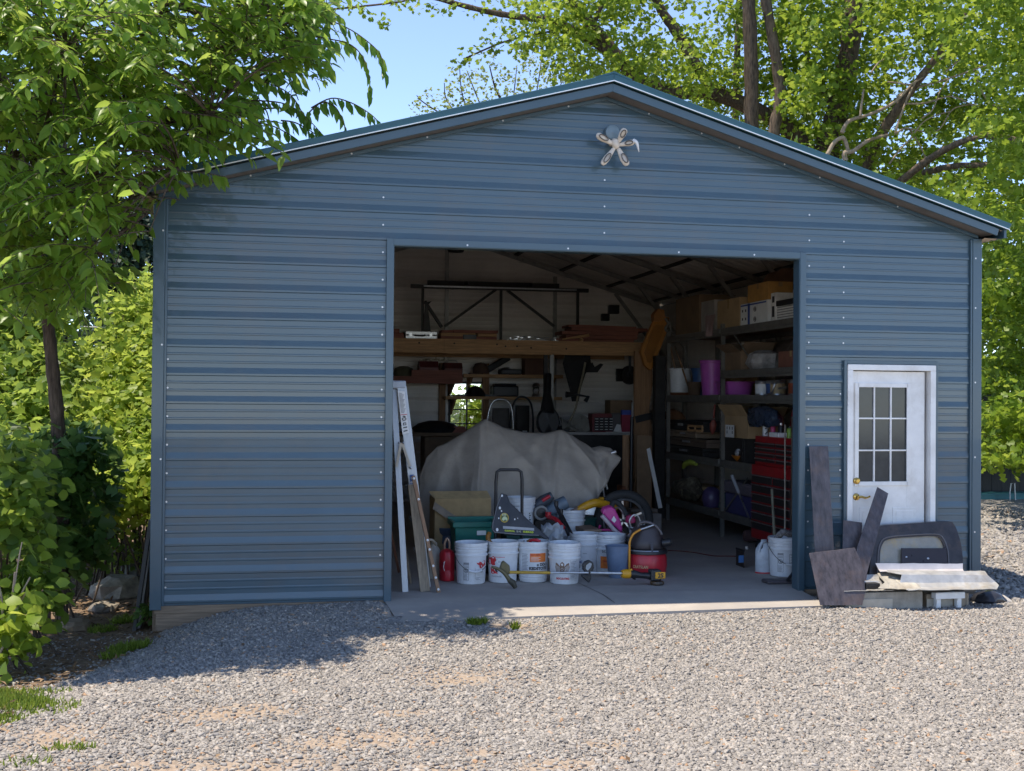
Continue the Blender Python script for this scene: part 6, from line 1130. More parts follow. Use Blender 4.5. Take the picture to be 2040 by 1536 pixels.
a, b_ = atz(1530, 1165, 0), atz(1579, 1160, 0); mb = MB(); mb.lim(a.x, b_.x + .1, a.y, a.y + .16, 0, .035); tr_ = thing('dust_pan', 'flat dark dust pan with a slanted stick beside the jamb', 'dust pan', (a.x, a.y, 0)); mb.build('pan', M('pan_grey', (.07, .06, .065), .5), tr_, bevel=.015); mb = MB(); mb.bar((a.x + .18, a.y - .005, .03), (b_.x + .05, a.y + .02, .2), .02); mb.build('handle', mBlack, tr_)
pts = [atz(*w_, .006) for w_ in ((1310, 1098), (1345, 1097), (1385, 1101), (1420, 1107), (1455, 1108), (1480, 1108))]; mb = MB(); mb.tube(smoothpath(pts, 8), .006, 6); simple(mb, 'extension_cord', 'dark red extension cord running across the concrete to the battery', 'cord', M('cord_red', (.12, .03, .02), .6))
# ================================================================== left jamb: ladder, plank, sticks
def lean(name, label, cat, top, foot, w, th, mt, parent=None, nm=None):
    pass
yl0, yl1 = .30, .60
lad = thing('step_ladder', 'folded aluminium step ladder with white warning label at the left jamb', 'ladder', (2.05, .35, 0)); mAl2 = M('ladder_aluminium', (.36, .37, .38), .42, .6, var=.1, stretch=(4, 4, .5), scale=12)
f1 = atz(808, 1180, 0); t1 = at(784, 770, .62); f2 = atz(845, 1150, .25); t2 = at(800, 770, .58)
mb = MB(); mb.bar(f1 + V((0, .02, .0)), t1, .05, .02, up=(0, -1, 0)); mb.bar(f1 + V((-.012, .045, .02)), t1 + V((-.012, .025, 0)), .012, .05, up=(0, -1, 0)); mb.build('rail', mAl2, lad)
# front rail is visible down to where the plank covers it
m2 = at(823, 960, .52); m3 = t2 + (m2 - t2) * ((t2.z - .02) / (t2.z - m2.z)); mb = MB(); mb.bar(m3, t2, .085, .03, up=(0, -1, 0)); mb.build('rail', mAl2, lad, bevel=.004)
for k in range(1, 6): q = lerp(m3, t2, k / 6.2); mb = MB(); mb.lim(q.x - .03, q.x + .035, q.y + .05, q.y + .45, q.z - .012, q.z + .012); mb.build('step', mAl2, lad)
mb = MB(); c = at(793, 764, .6); mb.lim(at(779, 764, .6).x, at(808, 764, .6).x, .56, .75, c.z - .045, c.z + .025); mb.build('top_cap', M('cap_grey', (.35, .39, .44), .4), lad, bevel=.012)
for (w0, w1) in (((799, 882), (790, 930)), ((801, 882), (818, 932))): mb = MB(); mb.bar(at(*w0, .49), at(*w1, .47), .022, .01, up=(0, -1, 0)); mb.build('spreader', M('spreader_tan', (.4, .35, .27), .5), lad)
mb = MB(); mb.lathe([(0, 0), (.012, 0), (0, .008)], 10, at(818, 932, .46), rx); mb.lathe([(0, 0), (.01, 0), (0, .008)], 10, at(795, 882, .46), rx); mb.lathe([(0, 0), (.01, 0), (0, .008)], 10, at(803, 882, .46), rx); mb.build('rivet', mSteel, lad)
def lp(u, v, l=.0): return at(u, v, .565 - (v - 770) * .00024 - .02 - l)
lbl = [lp(792, 778), lp(806, 780), lp(815, 862), lp(802, 866)]; mb = MB(); mb.add(lbl, [(0, 3, 2, 1)]); lo = mb.build('warning_label', mPaper, lad)
def lq(a, b_): return lerp(lerp(lbl[0], lbl[1], a), lerp(lbl[3], lbl[2], a), b_) + V((0, -.003, 0))
mb = MB()
for k in range(17): b0 = .05 + .028 * k; mb.add([lq(.15, b0), lq(.15, b0 + .012), lq(.6 + .28 * ((k * 7) % 4) / 3, b0 + .012), lq(.6 + .28 * ((k * 7) % 4) / 3, b0)], [(0, 1, 2, 3)])
mb.build('small_print', INK['grey'], lo); mb = MB(); mb.add([lq(0, .545), lq(0, .56), lq(1, .56), lq(1, .545)], [(0, 1, 2, 3)]); mb.build('red_rule', mRedInk, lo)
mb = MB(); c0 = (.5, .65); mb.sheet([[lq(.5 + r * math.cos(t), .655 + r * .12 * math.sin(t)) for t in np.linspace(0, 6.283, 17)] for r in (.2, .33)]); mb.add([lq(.3, .60), lq(.45, .575), lq(.7, .59), lq(.75, .62), lq(.5, .605)], [(0, 1, 2, 3, 4)])
for (a0, b0, a1, b1) in ((.25, .74, .4, .80), (.4, .74, .7, .755), (.6, .76, .72, .80), (.3, .79, .6, .80), (.2, .84, .8, .865), (.2, .92, .8, .945)): mb.add([lq(a0, b0), lq(a0, b1), lq(a1, b1), lq(a1, b0)], [(0, 1, 2, 3)])
mb.build('pictogram', mInk, lo)
st = [lp(816, 946, .03), lp(824, 945, .03), lp(825, 963, .03), lp(817, 965, .03)]; mb = MB(); mb.add(st, [(0, 3, 2, 1)]); so_ = mb.build('blue_sticker', INK['blue'], lad); mb = MB(); q = lambda a, b_: lerp(lerp(st[0], st[1], a), lerp(st[3], st[2], a), b_) + V((0, -.002, 0)); mb.sheet([[q(.5 + r * math.cos(t), .35 + r * .7 * math.sin(t)) for t in np.linspace(0, 6.283, 13)] for r in (.12, .25)]); [mb.add([q(.15 + .26 * k, .72), q(.15 + .26 * k, .92), q(.33 + .26 * k, .92), q(.33 + .26 * k, .72)], [(0, 1, 2, 3)]) for k in range(3)]; mb.build('emblem', mPaper, so_)
f = atz(847, 1178, 0); t = at(822, 965, .5); d = (t - f).normalized(); mb = MB(); mb.bar(f, f + d * (t - f).length * 1.0, .085, .035, up=(0, -1, 0)); simple(mb, 'wooden_plank', 'pale weathered plank standing before the ladder rail', 'plank', mGreyWood, bevel=.004)
f = atz(874, 1180, 0); t = at(823, 948, .42); mb = MB(); mb.bar(f, t, .03, .055, up=(0, -1, 0)); ns_ = thing('nailed_batten', 'thin brown batten with pale nail marks right of the ladder', 'batten', f); mb.build('batten_strip', M('batten_brown', (.24, .14, .08), .7, stretch=(6, 6, 1)), ns_)
mb = MB()
for k in (.02, .2, .55, .63, .77, .87, .97): q = lerp(t, f, k); mb.lathe([(0, 0), (.011, 0), (0, .004)], 8, q + V((0, -.031, 0)), rx)
mb.build('nail_marks', mPaper, ns_)
f = atz(795, 1140, 0); t = at(774, 1040, .25); mb = MB(); mb.bar(f, t, .022, .02, up=(0, -1, 0)); simple(mb, 'short_batten', 'short reddish batten leaning behind the left jamb', 'batten', M('batten_red', (.26, .12, .075), .7))
f = atz(818, 1162, 0); t = at(806, 1085, .55); mb = MB(); mb.bar(f, t, .02, .03, up=(0, -1, 0)); simple(mb, 'thin_lath', 'short pale lath between ladder rail and plank', 'lath', mGreyWood)
mb = MB(); p, q = at(1066, 1008, 1.95), at(1100, 987, 1.95); mb.tube([p, lerp(p, q, .5), q], [.05, .06, .045], 10); tb2 = thing('leaf_blower', 'dark blower with a red stripe lying between the tall bucket and the cover', 'blower', p); mb.build('blower_body', M('blower_grey', (.06, .07, .085), .5), tb2, smooth=50); mb = MB(); mb.tube([lerp(p, q, .35) + V((0, -.05, .02)), lerp(p, q, .8) + V((0, -.05, .02))], .02, 8); mb.build('red_stripe', mRed, tb2, smooth=50)
mb = MB(); p, q = at(1085, 1022, 2.0), at(1128, 1000, 2.0); mb.tube([p, lerp(p, q, .5), q], [.05, .075, .07], 12); mb.lim(p.x, q.x, 1.98, 2.05, .0, p.z - .02); simple(mb, 'blue_tool', 'slate blue tool housing under the edge of the cover', 'tool', M('slate_housing', (.12, .16, .20), .5), smooth=50)
mb = MB(); p, q = at(1165, 1057, 1.5), at(1196, 1062, 1.5); mb.lim(p.x, q.x, 1.5, 1.9, 0, q.z - .004); mb.lim(p.x - .01, q.x + .01, 1.49, 1.91, q.z - .004, p.z + .01); simple(mb, 'wooden_box', 'low brown wooden box between the rear buckets and the pink bicycle', 'box', M('box_brown', (.22, .15, .10), .8), bevel=.004)
hem = cover()[-1]; mb = MB(); mb.tube([p + V((0, -.003, .004)) for p in hem[4:-2:2]], .009, 6); mb.build('hem', M('hem_canvas', (.26, .22, .18), .9), cv, smooth=60)
# ================================================================== scrap outside on the right
mPlate = M('weathered_dark_sheet', (.085, .072, .075), .45, .35, var=.3, scale=5, stretch=(5, 5, 1.2), dirt=(.15, .095, .07), dscale=5)
mStrap = M('scrap_aluminium', (.52, .50, .46), .45, .55, var=.1, dirt=(.34, .27, .18), dscale=4)
GZ = -.06
def slab_px(pts, ylo, yhi, vtop, vbot, th=.006, name='', label='', cat='sheet', mt=None):
    P = [at(u, v, lerp(yhi, ylo, min(1, max(0, (v - vtop) / (vbot - vtop))))) for u, v in pts]; mb = MB(); mb.prism(P, (0, th, 0)); return simple(mb, name, label, cat, mt or mPlate, bevel=.003)
slab_px(((1612, 889), (1650, 889), (1668, 1203), (1629, 1203)), -.30, -.045, 889, 1203, name='metal_sheet', label='tall dark metal sheet leaning on the wall left of the white door', cat='metal sheet')
slab_px(((1680, 1036), (1718, 1041), (1709, 1203), (1676, 1203)), -.42, -.16, 1036, 1203, name='metal_sheet', label='short dark metal sheet between the tall sheet and the diagonal strip', cat='metal sheet')
slab_px(((1748, 970), (1770, 983), (1728, 1140), (1722, 1195), (1706, 1140), (1707, 1092)), -.5, -.1, 970, 1195, name='metal_strip', label='dark metal strip leaning diagonally across the white door', cat='metal strip')
slab_px(((1612, 1102), (1703, 1091), (1712, 1110), (1722, 1145), (1724, 1180), (1718, 1206), (1634, 1206)), -.66, -.46, 1091, 1206, name='metal_sheet', label='square dark metal sheet leaning in front of the others', cat='metal sheet')
# vehicle rear window panel
yw0, yw1 = -.42, -.16
def WP(u, v, l=0): return at(u, v, lerp(yw1, yw0, (v - 1038) / 150) - l)
wn = thing('vehicle_window', 'dark framed vehicle window panel leaning below the white door', 'window panel', WP(1820, 1180))
mFr = M('window_frame_black', (.035, .03, .03), .35, var=.3, dirt=(.12, .08, .05), dscale=6)
outer = smoothpath([(1727, 1190, 0), (1737, 1100, 0), (1748, 1056, 0), (1760, 1047, 0), (1800, 1044, 0), (1884, 1039, 0), (1900, 1044, 0), (1911, 1070, 0), (1918, 1110, 0), (1920, 1190, 0)], 4)
inner = smoothpath([(1752, 1180, 0), (1753, 1110, 0), (1758, 1084, 0), (1772, 1074, 0), (1810, 1070, 0), (1860, 1068, 0), (1874, 1074, 0), (1882, 1092, 0), (1885, 1120, 0), (1886, 1180, 0)], 4)
mb = MB(); oo, ii = [WP(p.x, p.y) for p in outer], [WP(p.x, p.y) for p in inner]; n = len(oo); back = V((0, .05, 0)); mb.sheet([oo, ii]); mb.sheet([[p + back for p in oo], oo]); mb.sheet([ii, [p + V((0, .03, 0)) for p in ii]]); mb.build('frame', mFr, wn, smooth=40)
mb = MB(); rim = [WP(p.x, p.y, .004) for p in smoothpath([(1748, 1180, 0), (1749, 1108, 0), (1755, 1080, 0), (1770, 1070, 0), (1810, 1066, 0), (1862, 1064, 0), (1878, 1071, 0), (1887, 1092, 0), (1890, 1120, 0), (1891, 1180, 0)], 4)]; mb.tube(rim, .006, 6); mb.build('gasket', M('gasket_grey', (.12, .11, .11), .5), wn)
mb = MB(); mb.add([p + V((0, .02, 0)) for p in ii], [tuple(range(n - 1, -1, -1))]); mb.build('pane', M('gold_reflection_glass', (.30, .27, .21), .18, var=.1, dirt=(.45, .30, .09), dscale=5, coat=.6), wn)  # gold tones put the yellow reflection into the pane's colour
mb = MB(); mb.prism([WP(1795, 1092, .008), WP(1884, 1092, .008), WP(1886, 1150, .008), WP(1795, 1150, .008)], (0, -.012, 0)); mb.build('lower_plate', M('plate_black', (.03, .022, .022), .3), wn); mb = MB(); mb.lathe([(0, 0), (.012, 0), (0, .008)], 8, WP(1849, 1113, .02), rx); mb.lathe([(0, 0), (.01, 0), (0, .008)], 8, WP(1806, 1110, .02), rx); mb.build('bolt', mSteel, wn)
# timbers and folded metal
yt_ = -.62
def fold(name, label, secs, mt, n=14, th=.004, ragged=0.0, cat='metal trim', grp='scrap metal trim by the door'):
    """secs: list of (x0,y,z ; x1,y,z) pairs = fold lines, running across"""
    rows = []
    for i, (p, q) in enumerate(secs):
        p, q = V(p), V(q); rows.append([lerp(p, q, k / n) + V((ragged * mnoise.noise(V((i * 3.1, 5, 1))) * (1 - min(1, k / 2)), 0, .006 * mnoise.noise(V((k * .6, i * 1.3, 2))))) for k in range(n + 1)])
    mb = MB(); mb.sheet(rows); return simple(mb, name, label, cat, mt, group=grp, solid=th)
def beam(label, u0, u1, vt, vb, y, d, mt):
    p, q = at(u0, vt, y), at(u1, vb, y); t = thing('timber_block', label, 'timber', ((p.x + q.x) / 2, y, GZ - .06)); mb = MB(); mb.lim(p.x, q.x, y, y + d, GZ - .06, p.z); mb.build('beam', mt, t, bevel=.004); mb = MB(); mb.lim(p.x - .004, q.x * .6 + p.x * .4, y - .012, y - .001, GZ - .06, lerp(GZ, p.z, .55)); mb.build('edge_strip', M('trim_beige', (.4, .36, .29), .6), t); return p.z
zt_ = beam('grey timber block under the left folded trim', 1684, 1838, 1182, 1204, -.6, .14, M('grey_beam', (.30, .27, .22), .8, var=.2))
beam('dark timber block under the long bright trim', 1846, 1930, 1184, 1204, -.55, .14, mGreyWood)
mb = MB(); p, q = at(1862, 1193, -.62), at(1920, 1180, -.62); mb.lim(p.x, q.x, -.64, -.565, p.z, q.z); mb.lim(p.x, q.x, -.64, -.6, q.z, q.z + .006); mb.lim(p.x + .02, p.x + .06, -.62, -.57, GZ - .08, p.z); mb.lim(q.x - .06, q.x - .02, -.62, -.57, GZ - .08, p.z); simple(mb, 'white_block', 'small white block in front of the dark timber', 'block', mPaper, bevel=.004)
A = lambda u, v, y: at(u, v, y)
fold('metal_trim', 'left folded metal trim resting on the grey timber block', [(A(1660, 1146, -.36), A(1750, 1144, -.36)), (A(1664, 1158, -.40), A(1752, 1155, -.4)), (A(1672, 1158, -.48), A(1756, 1157, -.48)), (A(1678, 1174, -.52), A(1764, 1170, -.52)), (A(1682, 1178, -.62), A(1782, 1176, -.62))], mStrap, ragged=.03)
mb = MB(); p, q = A(1724, 1173, -.56), A(1752, 1162, -.56); mb.lim(p.x, q.x, -.57, -.45, p.z - .0, q.z); mb.lim(p.x + .02, q.x - .02, -.575, -.57, p.z + .01, q.z - .01); simple(mb, 'bracket', 'small dark bracket on the left folded trim', 'bracket', mDarkSteel)
fold('metal_trim', 'thin flat metal strip highest on the scrap heap', [(A(1744, 1122, -.36), A(1918, 1123, -.36)), (A(1750, 1135, -.38), A(1918, 1134, -.38)), (A(1752, 1139, -.46), A(1920, 1138, -.46))], M('pale_trim', (.56, .52, .50), .4, .3, var=.06), ragged=.02)
fold('metal_trim', 'long bright gutter trim with torn left end lying across the heap', [(A(1767, 1136, -.44), A(1962, 1138, -.44)), (A(1766, 1140, -.50), A(1964, 1141, -.48)), (A(1788, 1145, -.53), A(1968, 1146, -.52)), (A(1796, 1162, -.56), A(1984, 1160, -.56)), (A(1804, 1172, -.62), A(1990, 1166, -.62)), (A(1790, 1176, -.72), A(1986, 1174, -.70))], mStrap, n=20, ragged=.12)
fold('metal_trim', 'torn middle strip under the long bright gutter trim', [(A(1748, 1142, -.40), A(1800, 1142, -.40)), (A(1752, 1150, -.48), A(1810, 1150, -.48)), (A(1756, 1160, -.56), A(1830, 1164, -.58)), (A(1752, 1172, -.66), A(1838, 1176, -.68))], M('torn_trim', (.50, .46, .38), .5, .4, dirt=(.25, .18, .1)), ragged=.10)
mb = MB(); c = A(1968, 1192, -.42); mb.lathe([(0, 0), (.1, 0), (.13, .05), (.1, .1), (.04, .13), (0, .13)], 14, (c.x, -.42, GZ - .05), None, 1.2, .8)
for v in mb.v: v += V((mnoise.noise(v * 16), mnoise.noise(v * 16 + V((5, 0, 0))), 0)) * .035
simple(mb, 'plastic_bag', 'shiny black bag at the right end of the scrap heap', 'bag', M('bin_bag', (.03, .03, .035), .2), smooth=60)
mb = MB(); mb.sheet([[A(u, v, -.44 - .02 * i) for u, v in r] for i, r in enumerate((((1966, 1190), (1985, 1182), (2000, 1186), (2012, 1194)), ((1962, 1200), (1984, 1192), (2004, 1195), (2020, 1202)), ((1955, 1207), (1985, 1206), (2010, 1206), (2028, 1206))))])
simple(mb, 'curved_cover', 'cream curved plastic cover at the far right of the heap', 'cover', M('cream_cover', (.48, .43, .36), .5), solid=.006, smooth=60)
# ================================================================== left side of the garage
for i, (u0, v0, u1, v1, mt, lb) in enumerate(((306, 1036, 268, 1205, M('dark_board', (.09, .085, .08), .7), 'dark board leaning on the left garage wall'), (308, 1052, 276, 1206, M('pale_board_edge', (.55, .5, .43), .8), 'grey weathered board leaning on the left garage wall'), (309, 1078, 284, 1206, M('brown_board', (.12, .085, .05), .8), 'short brown board leaning on the left garage wall'))):
    yy = .30 + .09 * i; t = at(u0 - 5, v0, yy); f = at(u1, v1, yy); f.z = min(f.z, -.28); mb = MB(); mb.bar(f, t, .12, .03, up=(1, 0, 0)); simple(mb, 'leaning_plank', lb, 'plank', mt, group='boards against the left wall')
def rock(label, c, sx, sy, sz, mt, cat='rock', name='rock', k=6):
    mb = MB(); mb.lathe([(0, 0), (.8, 0), (1, .3), (.92, .75), (.6, 1), (0, 1)], 9)
    for v in mb.v: v += V((mnoise.noise(v * 1.7 + V(c)), mnoise.noise(v * 1.7 + V((4, 0, 0)) + V(c)), mnoise.noise(v * 2 + V((0, 4, 0))) * .4)) * .35; v.x *= sx; v.y *= sy; v.z *= sz; v += V(c)
    simple(mb, name, label, cat, mt)
mRock = M('field_stone', (.22, .19, .15), .9, var=.3, bump=.7, bscale=18)
c = atz(146, 1250, -.27); rock('flat brown slab stone in the dirt left of the garage', (c.x, c.y, -.30), .16, .16, .09, M('slab_stone', (.25, .18, .115), .9, var=.2, bump=.5, bscale=30))
c = atz(268, 1150, -.25); rock('pale flat slab of stone behind the leaning boards', (c.x, c.y + .5, -.3), .2, .4, .16, M('pale_slab', (.22, .20, .175), .85, var=.15))
c = atz(235, 1190, -.27); rock('mossy dark boulder beside the leaning boards', (c.x, c.y + .1, -.33), .28, .25, .25, mRock)
c = atz(205, 1215, -.27); rock('small brown stone between slab and boulder', (c.x, c.y, -.3), .13, .12, .1, mRock)
# ================================================================== leaves
TA = (np.array([[0, 0, 0], [.3, -.44, .05], [.3, .44, .05], [.34, 0, 0], [.66, -.36, .02], [.66, .36, .02], [.68, 0, -.03], [1, 0, -.13]], dtype=np.float32),
      [np.array([[0, 1, 3], [0, 3, 2], [4, 7, 6], [6, 7, 5]]), np.array([[1, 4, 6, 3], [3, 6, 5, 2]])])
TK = (np.array([[0, 0, 0], [.45, -.5, .08], [1, 0, -.05], [.45, .5, .08]], dtype=np.float32), [np.array([[0, 1, 2], [0, 2, 3]])])
TM = (np.array([[0, 0, 0], [.18, -.52, .06], [.55, -.25, .03], [.62, -.56, .0], [1, 0, -.08], [.62, .56, .0], [.55, .25, .03], [.18, .52, .06]], dtype=np.float32), [np.array([[0, 1, 2], [0, 2, 4], [2, 3, 4], [0, 4, 6], [4, 5, 6], [0, 6, 7]])])
def nrm(a): return a / np.maximum(1e-9, np.linalg.norm(a, axis=1, keepdims=True))
def leafmesh(name, P, D, N, L, W, tint, T, mat, parent):
    P, D, N = np.asarray(P, np.float32), nrm(np.asarray(D, np.float32)), np.asarray(N, np.float32)
    S = nrm(np.cross(D, N)); H = np.cross(S, D); L = np.asarray(L, np.float32)[:, None, None]; W = np.asarray(W, np.float32)[:, None, None]
    tv, tf = T; k = len(tv)
    vs = P[:, None, :] + D[:, None, :] * (tv[None, :, 0:1] * L) + S[:, None, :] * (tv[None, :, 1:2] * W) + H[:, None, :] * (tv[None, :, 2:3] * L)
    off = (np.arange(len(P)) * k)[:, None, None]
    return bulk(name, vs.reshape(-1, 3), [(f[None] + off).reshape(-1, f.shape[1]) for f in tf], mat, np.repeat(np.asarray(tint, np.float32), k), parent)
class Leaves:
    def __init__(s, seed): s.P = []; s.D = []; s.N = []; s.L = []; s.W = []; s.t = []; s.g = np.random.default_rng(seed); s.tw = MB()
    def clump(s, c, r, n, size, flat=.55, droop=.25, tint=.5, up=1.0):
        g = s.g; q = g.normal(0, 1, (n, 3)); q = q / np.maximum(1e-6, np.linalg.norm(q, axis=1, keepdims=True)) * (g.random((n, 1)) ** .5) * np.array([r, r, r * flat])
        d = q / r + g.normal(0, .5, (n, 3)); d[:, 2] = d[:, 2] * .4 - droop
        nn = g.normal(0, .75, (n, 3)); nn[:, 2] += up * .8
        sz = size * g.uniform(.65, 1.25, n)
        s.P.append(np.array(c)[None] + q); s.D.append(d); s.N.append(nn); s.L.append(sz); s.W.append(sz * g.uniform(.75, 1.0, n)); s.t.append(np.clip(tint + g.normal(0, .2, n), 0, 1))
    def spray(s, p, d, length, n, size, sag=.5, wide=.42, tint=.5, twig=.0045):
        g = s.g; p = V(p); d = V(d).normalized(); pts = [p.copy()]; step = length / 10; dd = d.copy()
        for i in range(10):
            dd = (dd + V((g.normal(0, .06), g.normal(0, .06), -sag * .1 + g.normal(0, .03)))).normalized(); p = p + dd * step; pts.append(p.copy())
        if twig: s.tw.tube(pts, [twig * (1 - .06 * i) for i in range(11)], 4, cap=False)
        for i in range(n):
            f = (i + .6) / n * 10; a = min(9, int(f)); q = lerp(pts[a], pts[a + 1], f - a); t = (pts[a + 1] - pts[a]).normalized(); sd = t.cross(V((0, 0, 1)))
            if sd.length < .05: sd = V((1, 0, 0))
            sd.normalize(); sg = 1 if i % 2 else -1
            ld = t * .55 + sd * (sg * .75) + V((g.normal(0, .18), g.normal(0, .18), -.42 + g.normal(0, .28)))
            nn = V((g.normal(0, .5), g.normal(0, .5), 1)) - sd * (sg * .15); sz = size * g.uniform(.7, 1.2) * (.75 + .4 * math.sin(min(1, (i + 1) / n * 1.2) * 2.6))
            s.P.append(np.array([q])); s.D.append(np.array([ld])); s.N.append(np.array([nn])); s.L.append([sz]); s.W.append([sz * wide * g.uniform(.85, 1.2)]); s.t.append([float(np.clip(tint + g.normal(0, .15), 0, 1))])
    def build(s, name, T, mat, parent): return leafmesh(name, np.concatenate(s.P), np.concatenate(s.D), np.concatenate(s.N), np.concatenate(s.L), np.concatenate(s.W), np.concatenate(s.t), T, mat, parent)
LM_near = leafmat('broad_leaf', ((.042, .10, .012), (.09, .19, .018), (.145, .26, .022), (.22, .32, .04)), .58, .36)
LM_maple = leafmat('maple_leaf', ((.045, .095, .007), (.095, .17, .009), (.14, .225, .011), (.20, .28, .02)), .52, .45)
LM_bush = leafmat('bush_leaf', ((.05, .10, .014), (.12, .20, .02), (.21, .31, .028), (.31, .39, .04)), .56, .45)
LM_ivy = leafmat('ivy_leaf', ((.03, .075, .02), (.055, .125, .026), (.09, .165, .03)), .42, .38)
LM_dark = leafmat('conifer_needles', ((.012, .03, .018), (.02, .045, .024), (.035, .06, .028)), .2, .6)
LM_pale = leafmat('pale_leaf', ((.084, .120, .030), (.132, .180, .036), (.192, .228, .060)), .5, .5)
def limbs(mb, lst, y_def):
    """lst of (points [(u,v[,y])], r0 px, r1 px) -> tubes; returns sampled points"""
    S = []
    for pts, w0, w1 in lst:
        P = [at(q[0], q[1], q[2] if len(q) > 2 else y_def) for q in pts]; sp = smoothpath(P, 6); n = len(sp)
        dep = [(v - CAM).dot(CF) for v in sp]; rs = [lerp(w0, w1, i / (n - 1)) / 2 / FPX * dep[i] * (1 + .08 * math.sin(i * 2.3)) for i in range(n)]
        mb.tube(sp, rs, 9); S += sp
    return S
# ------------------------------------------------------------------ broad leaved tree on the left
TB = atz(118, 1190, -.28); TB = V((at(108, 1000, .9).x, .9, -.35))
lt = thing('broadleaf_tree', 'broad leaved tree with drooping leafy sprays over the left eave', 'tree', TB)
tk = MB(); lim = [([(125, 1200, .9), (118, 1000, .9), (116, 860, .9), (103, 720, .85), (94, 620, .8), (96, 560, .75)], 33, 21),
    ([(96, 560, .75), (78, 500, .6), (50, 400, .2), (20, 250, -.4), (-30, 60, -.8)], 20, 5), ([(96, 560, .75), (112, 505, .6), (150, 420, .3), (210, 300, -.1), (260, 160, -.3), (330, 10, -.4)], 20, 5),
    ([(94, 600, .8), (60, 575, .6), (0, 570, .2), (-60, 540, -.2)], 13, 5), ([(98, 590, .8), (150, 560, .4), (200, 500, 0), (300, 420, -.5)], 13, 4),
    ([(150, 420, .3), (240, 330, 0), (340, 240, 0), (430, 110, 0), (500, 30, .1), (560, -40, .1)], 11, 4), ([(210, 300, -.1), (320, 250, -.5), (420, 230, -.7)], 8, 3), ([(50, 400, .2), (90, 250, -.3), (130, 100, -.7)], 9, 3),
    ([(340, 240, 0), (440, 190, .2), (540, 140, .3), (640, 90, .3)], 7, 3), ([(430, 110, 0), (560, 50, .1), (660, 30, .2)], 6, 3), ([(340, 240, 0), (470, 220, .3), (560, 215, .5)], 6, 3), ([(200, 500, 0), (290, 350, -.5), (360, 330, -.8)], 7, 3)]
LS = limbs(tk, lim, .8); lv = Leaves(5); g = lv.g
tsp = LS[24:]
def nearest(p): return min(tsp, key=lambda q: (q - p).length)
def region(u, v):
    if v < 20: top = 660
    elif v < 130: top = 610 + 30 * math.sin(v / 30)
    elif v < 300: top = interp([130, 200, 260, 300], [560, 500, 520, 520], v)
    else: top = interp([300, 340, 400, 440, 520, 600], [500, 330, 270, 230, 215, 190], v)
    return u < top
cnt = 0
while cnt < 1060:
    u, v = g.uniform(-140, 680), g.uniform(-120, 590)
    if not region(u, v) or (u > 262 and v > 360 - .22 * (u - 270) - 48): continue
    if v > 420 and g.random() < .35: continue
    y = g.uniform(-1.7, .9) if u < 330 else g.uniform(-.9, .9)
    p = at(u, v, y); q = nearest(p); d = (p - q); d.z *= .4; d = d.normalized() * .8 + V((g.normal(.25, .5), g.normal(-.3, .4), .15)); L = g.uniform(.45, .8); d.normalize(); st = p - d * L * .55
    lv.spray(st, d, L, int(g.integers(10, 16)), .132, sag=.75, tint=.55 + .25 * g.random() - (.1 if v > 400 else 0))
    if (q - st).length < 1.1 and cnt % 2 == 0: lv.tw.tube(smoothpath([q, lerp(q, st, .5) + V((0, 0, .05)), st], 3), [.010, .009, .008, .007, .006, .005, .005], 4, cap=False)
    cnt += 1
def px_spray(pts, y0, y1, n, size=.125, tint=.5):
    P = smoothpath([at(u, v, lerp(y0, y1, i / (len(pts) - 1))) for i, (u, v) in enumerate(pts)], 5); lv.tw.tube(P, [.007 - .004 * i / len(P) for i in range(len(P))], 5, cap=False); m_ = len(P) - 1
    for i in range(n):
        f = (i + .5) / n * m_; a = min(m_ - 1, int(f)); q = lerp(P[a], P[a + 1], f - a); t = (P[a + 1] - P[a]).normalized(); sd = t.cross(V((0, 0, 1))).normalized() if abs(t.z) < .95 else V((0, 1, 0)); sg = 1 if i % 2 else -1
        ld = t * .35 + sd * (sg * .35) + V((g.normal(0, .12), 0, -.75 + g.normal(0, .2))); nn = V((g.normal(0, .5), -1 if g.random() < .5 else .3, .6)); sz = size * g.uniform(.75, 1.15)
        lv.P.append(np.array([q])); lv.D.append(np.array([ld])); lv.N.append(np.array([nn])); lv.L.append([sz]); lv.W.append([sz * .42]); lv.t.append([float(np.clip(tint + g.normal(0, .12), 0, 1))])
for pts, n in ((((540, 30), (620, 30), (690, 55), (735, 85), (758, 110), (768, 145)), 30), (((560, 60), (640, 75), (700, 90), (730, 130), (738, 190)), 24), (((500, 90), (570, 85), (620, 90), (655, 100)), 20), (((540, 130), (590, 105), (625, 120), (640, 145)), 14), (((620, 215), (660, 196), (700, 205), (735, 225), (752, 240)), 20), (((610, 230), (640, 205), (670, 215), (690, 260)), 14), (((500, 200), (560, 205), (600, 225), (640, 265)), 24), (((470, 160), (530, 165), (580, 190), (610, 240)), 22), (((560, 240), (590, 245), (625, 265), (645, 280)), 12), (((490, 240), (540, 250), (580, 270), (600, 285)), 16)):
    px_spray(pts, .1, -.1, n)
for pts, n in ((((250, 350), (300, 335), (360, 340), (410, 345), (448, 352)), 30), (((280, 350), (320, 350), (350, 358), (362, 372)), 16), (((250, 240), (310, 215), (370, 225), (440, 235), (495, 262)), 34), (((230, 260), (300, 250), (360, 265), (400, 285)), 26), (((300, 290), (350, 270), (400, 275), (440, 300)), 22), (((260, 300), (320, 295), (360, 310)), 18)):
    px_spray(pts, -.7, -.9, n, .13, .65)
tk.build('trunk', mBark, lt, smooth=60); lv.tw.build('twigs', mBark, lt); lv.build('crown', TA, LM_near, lt)
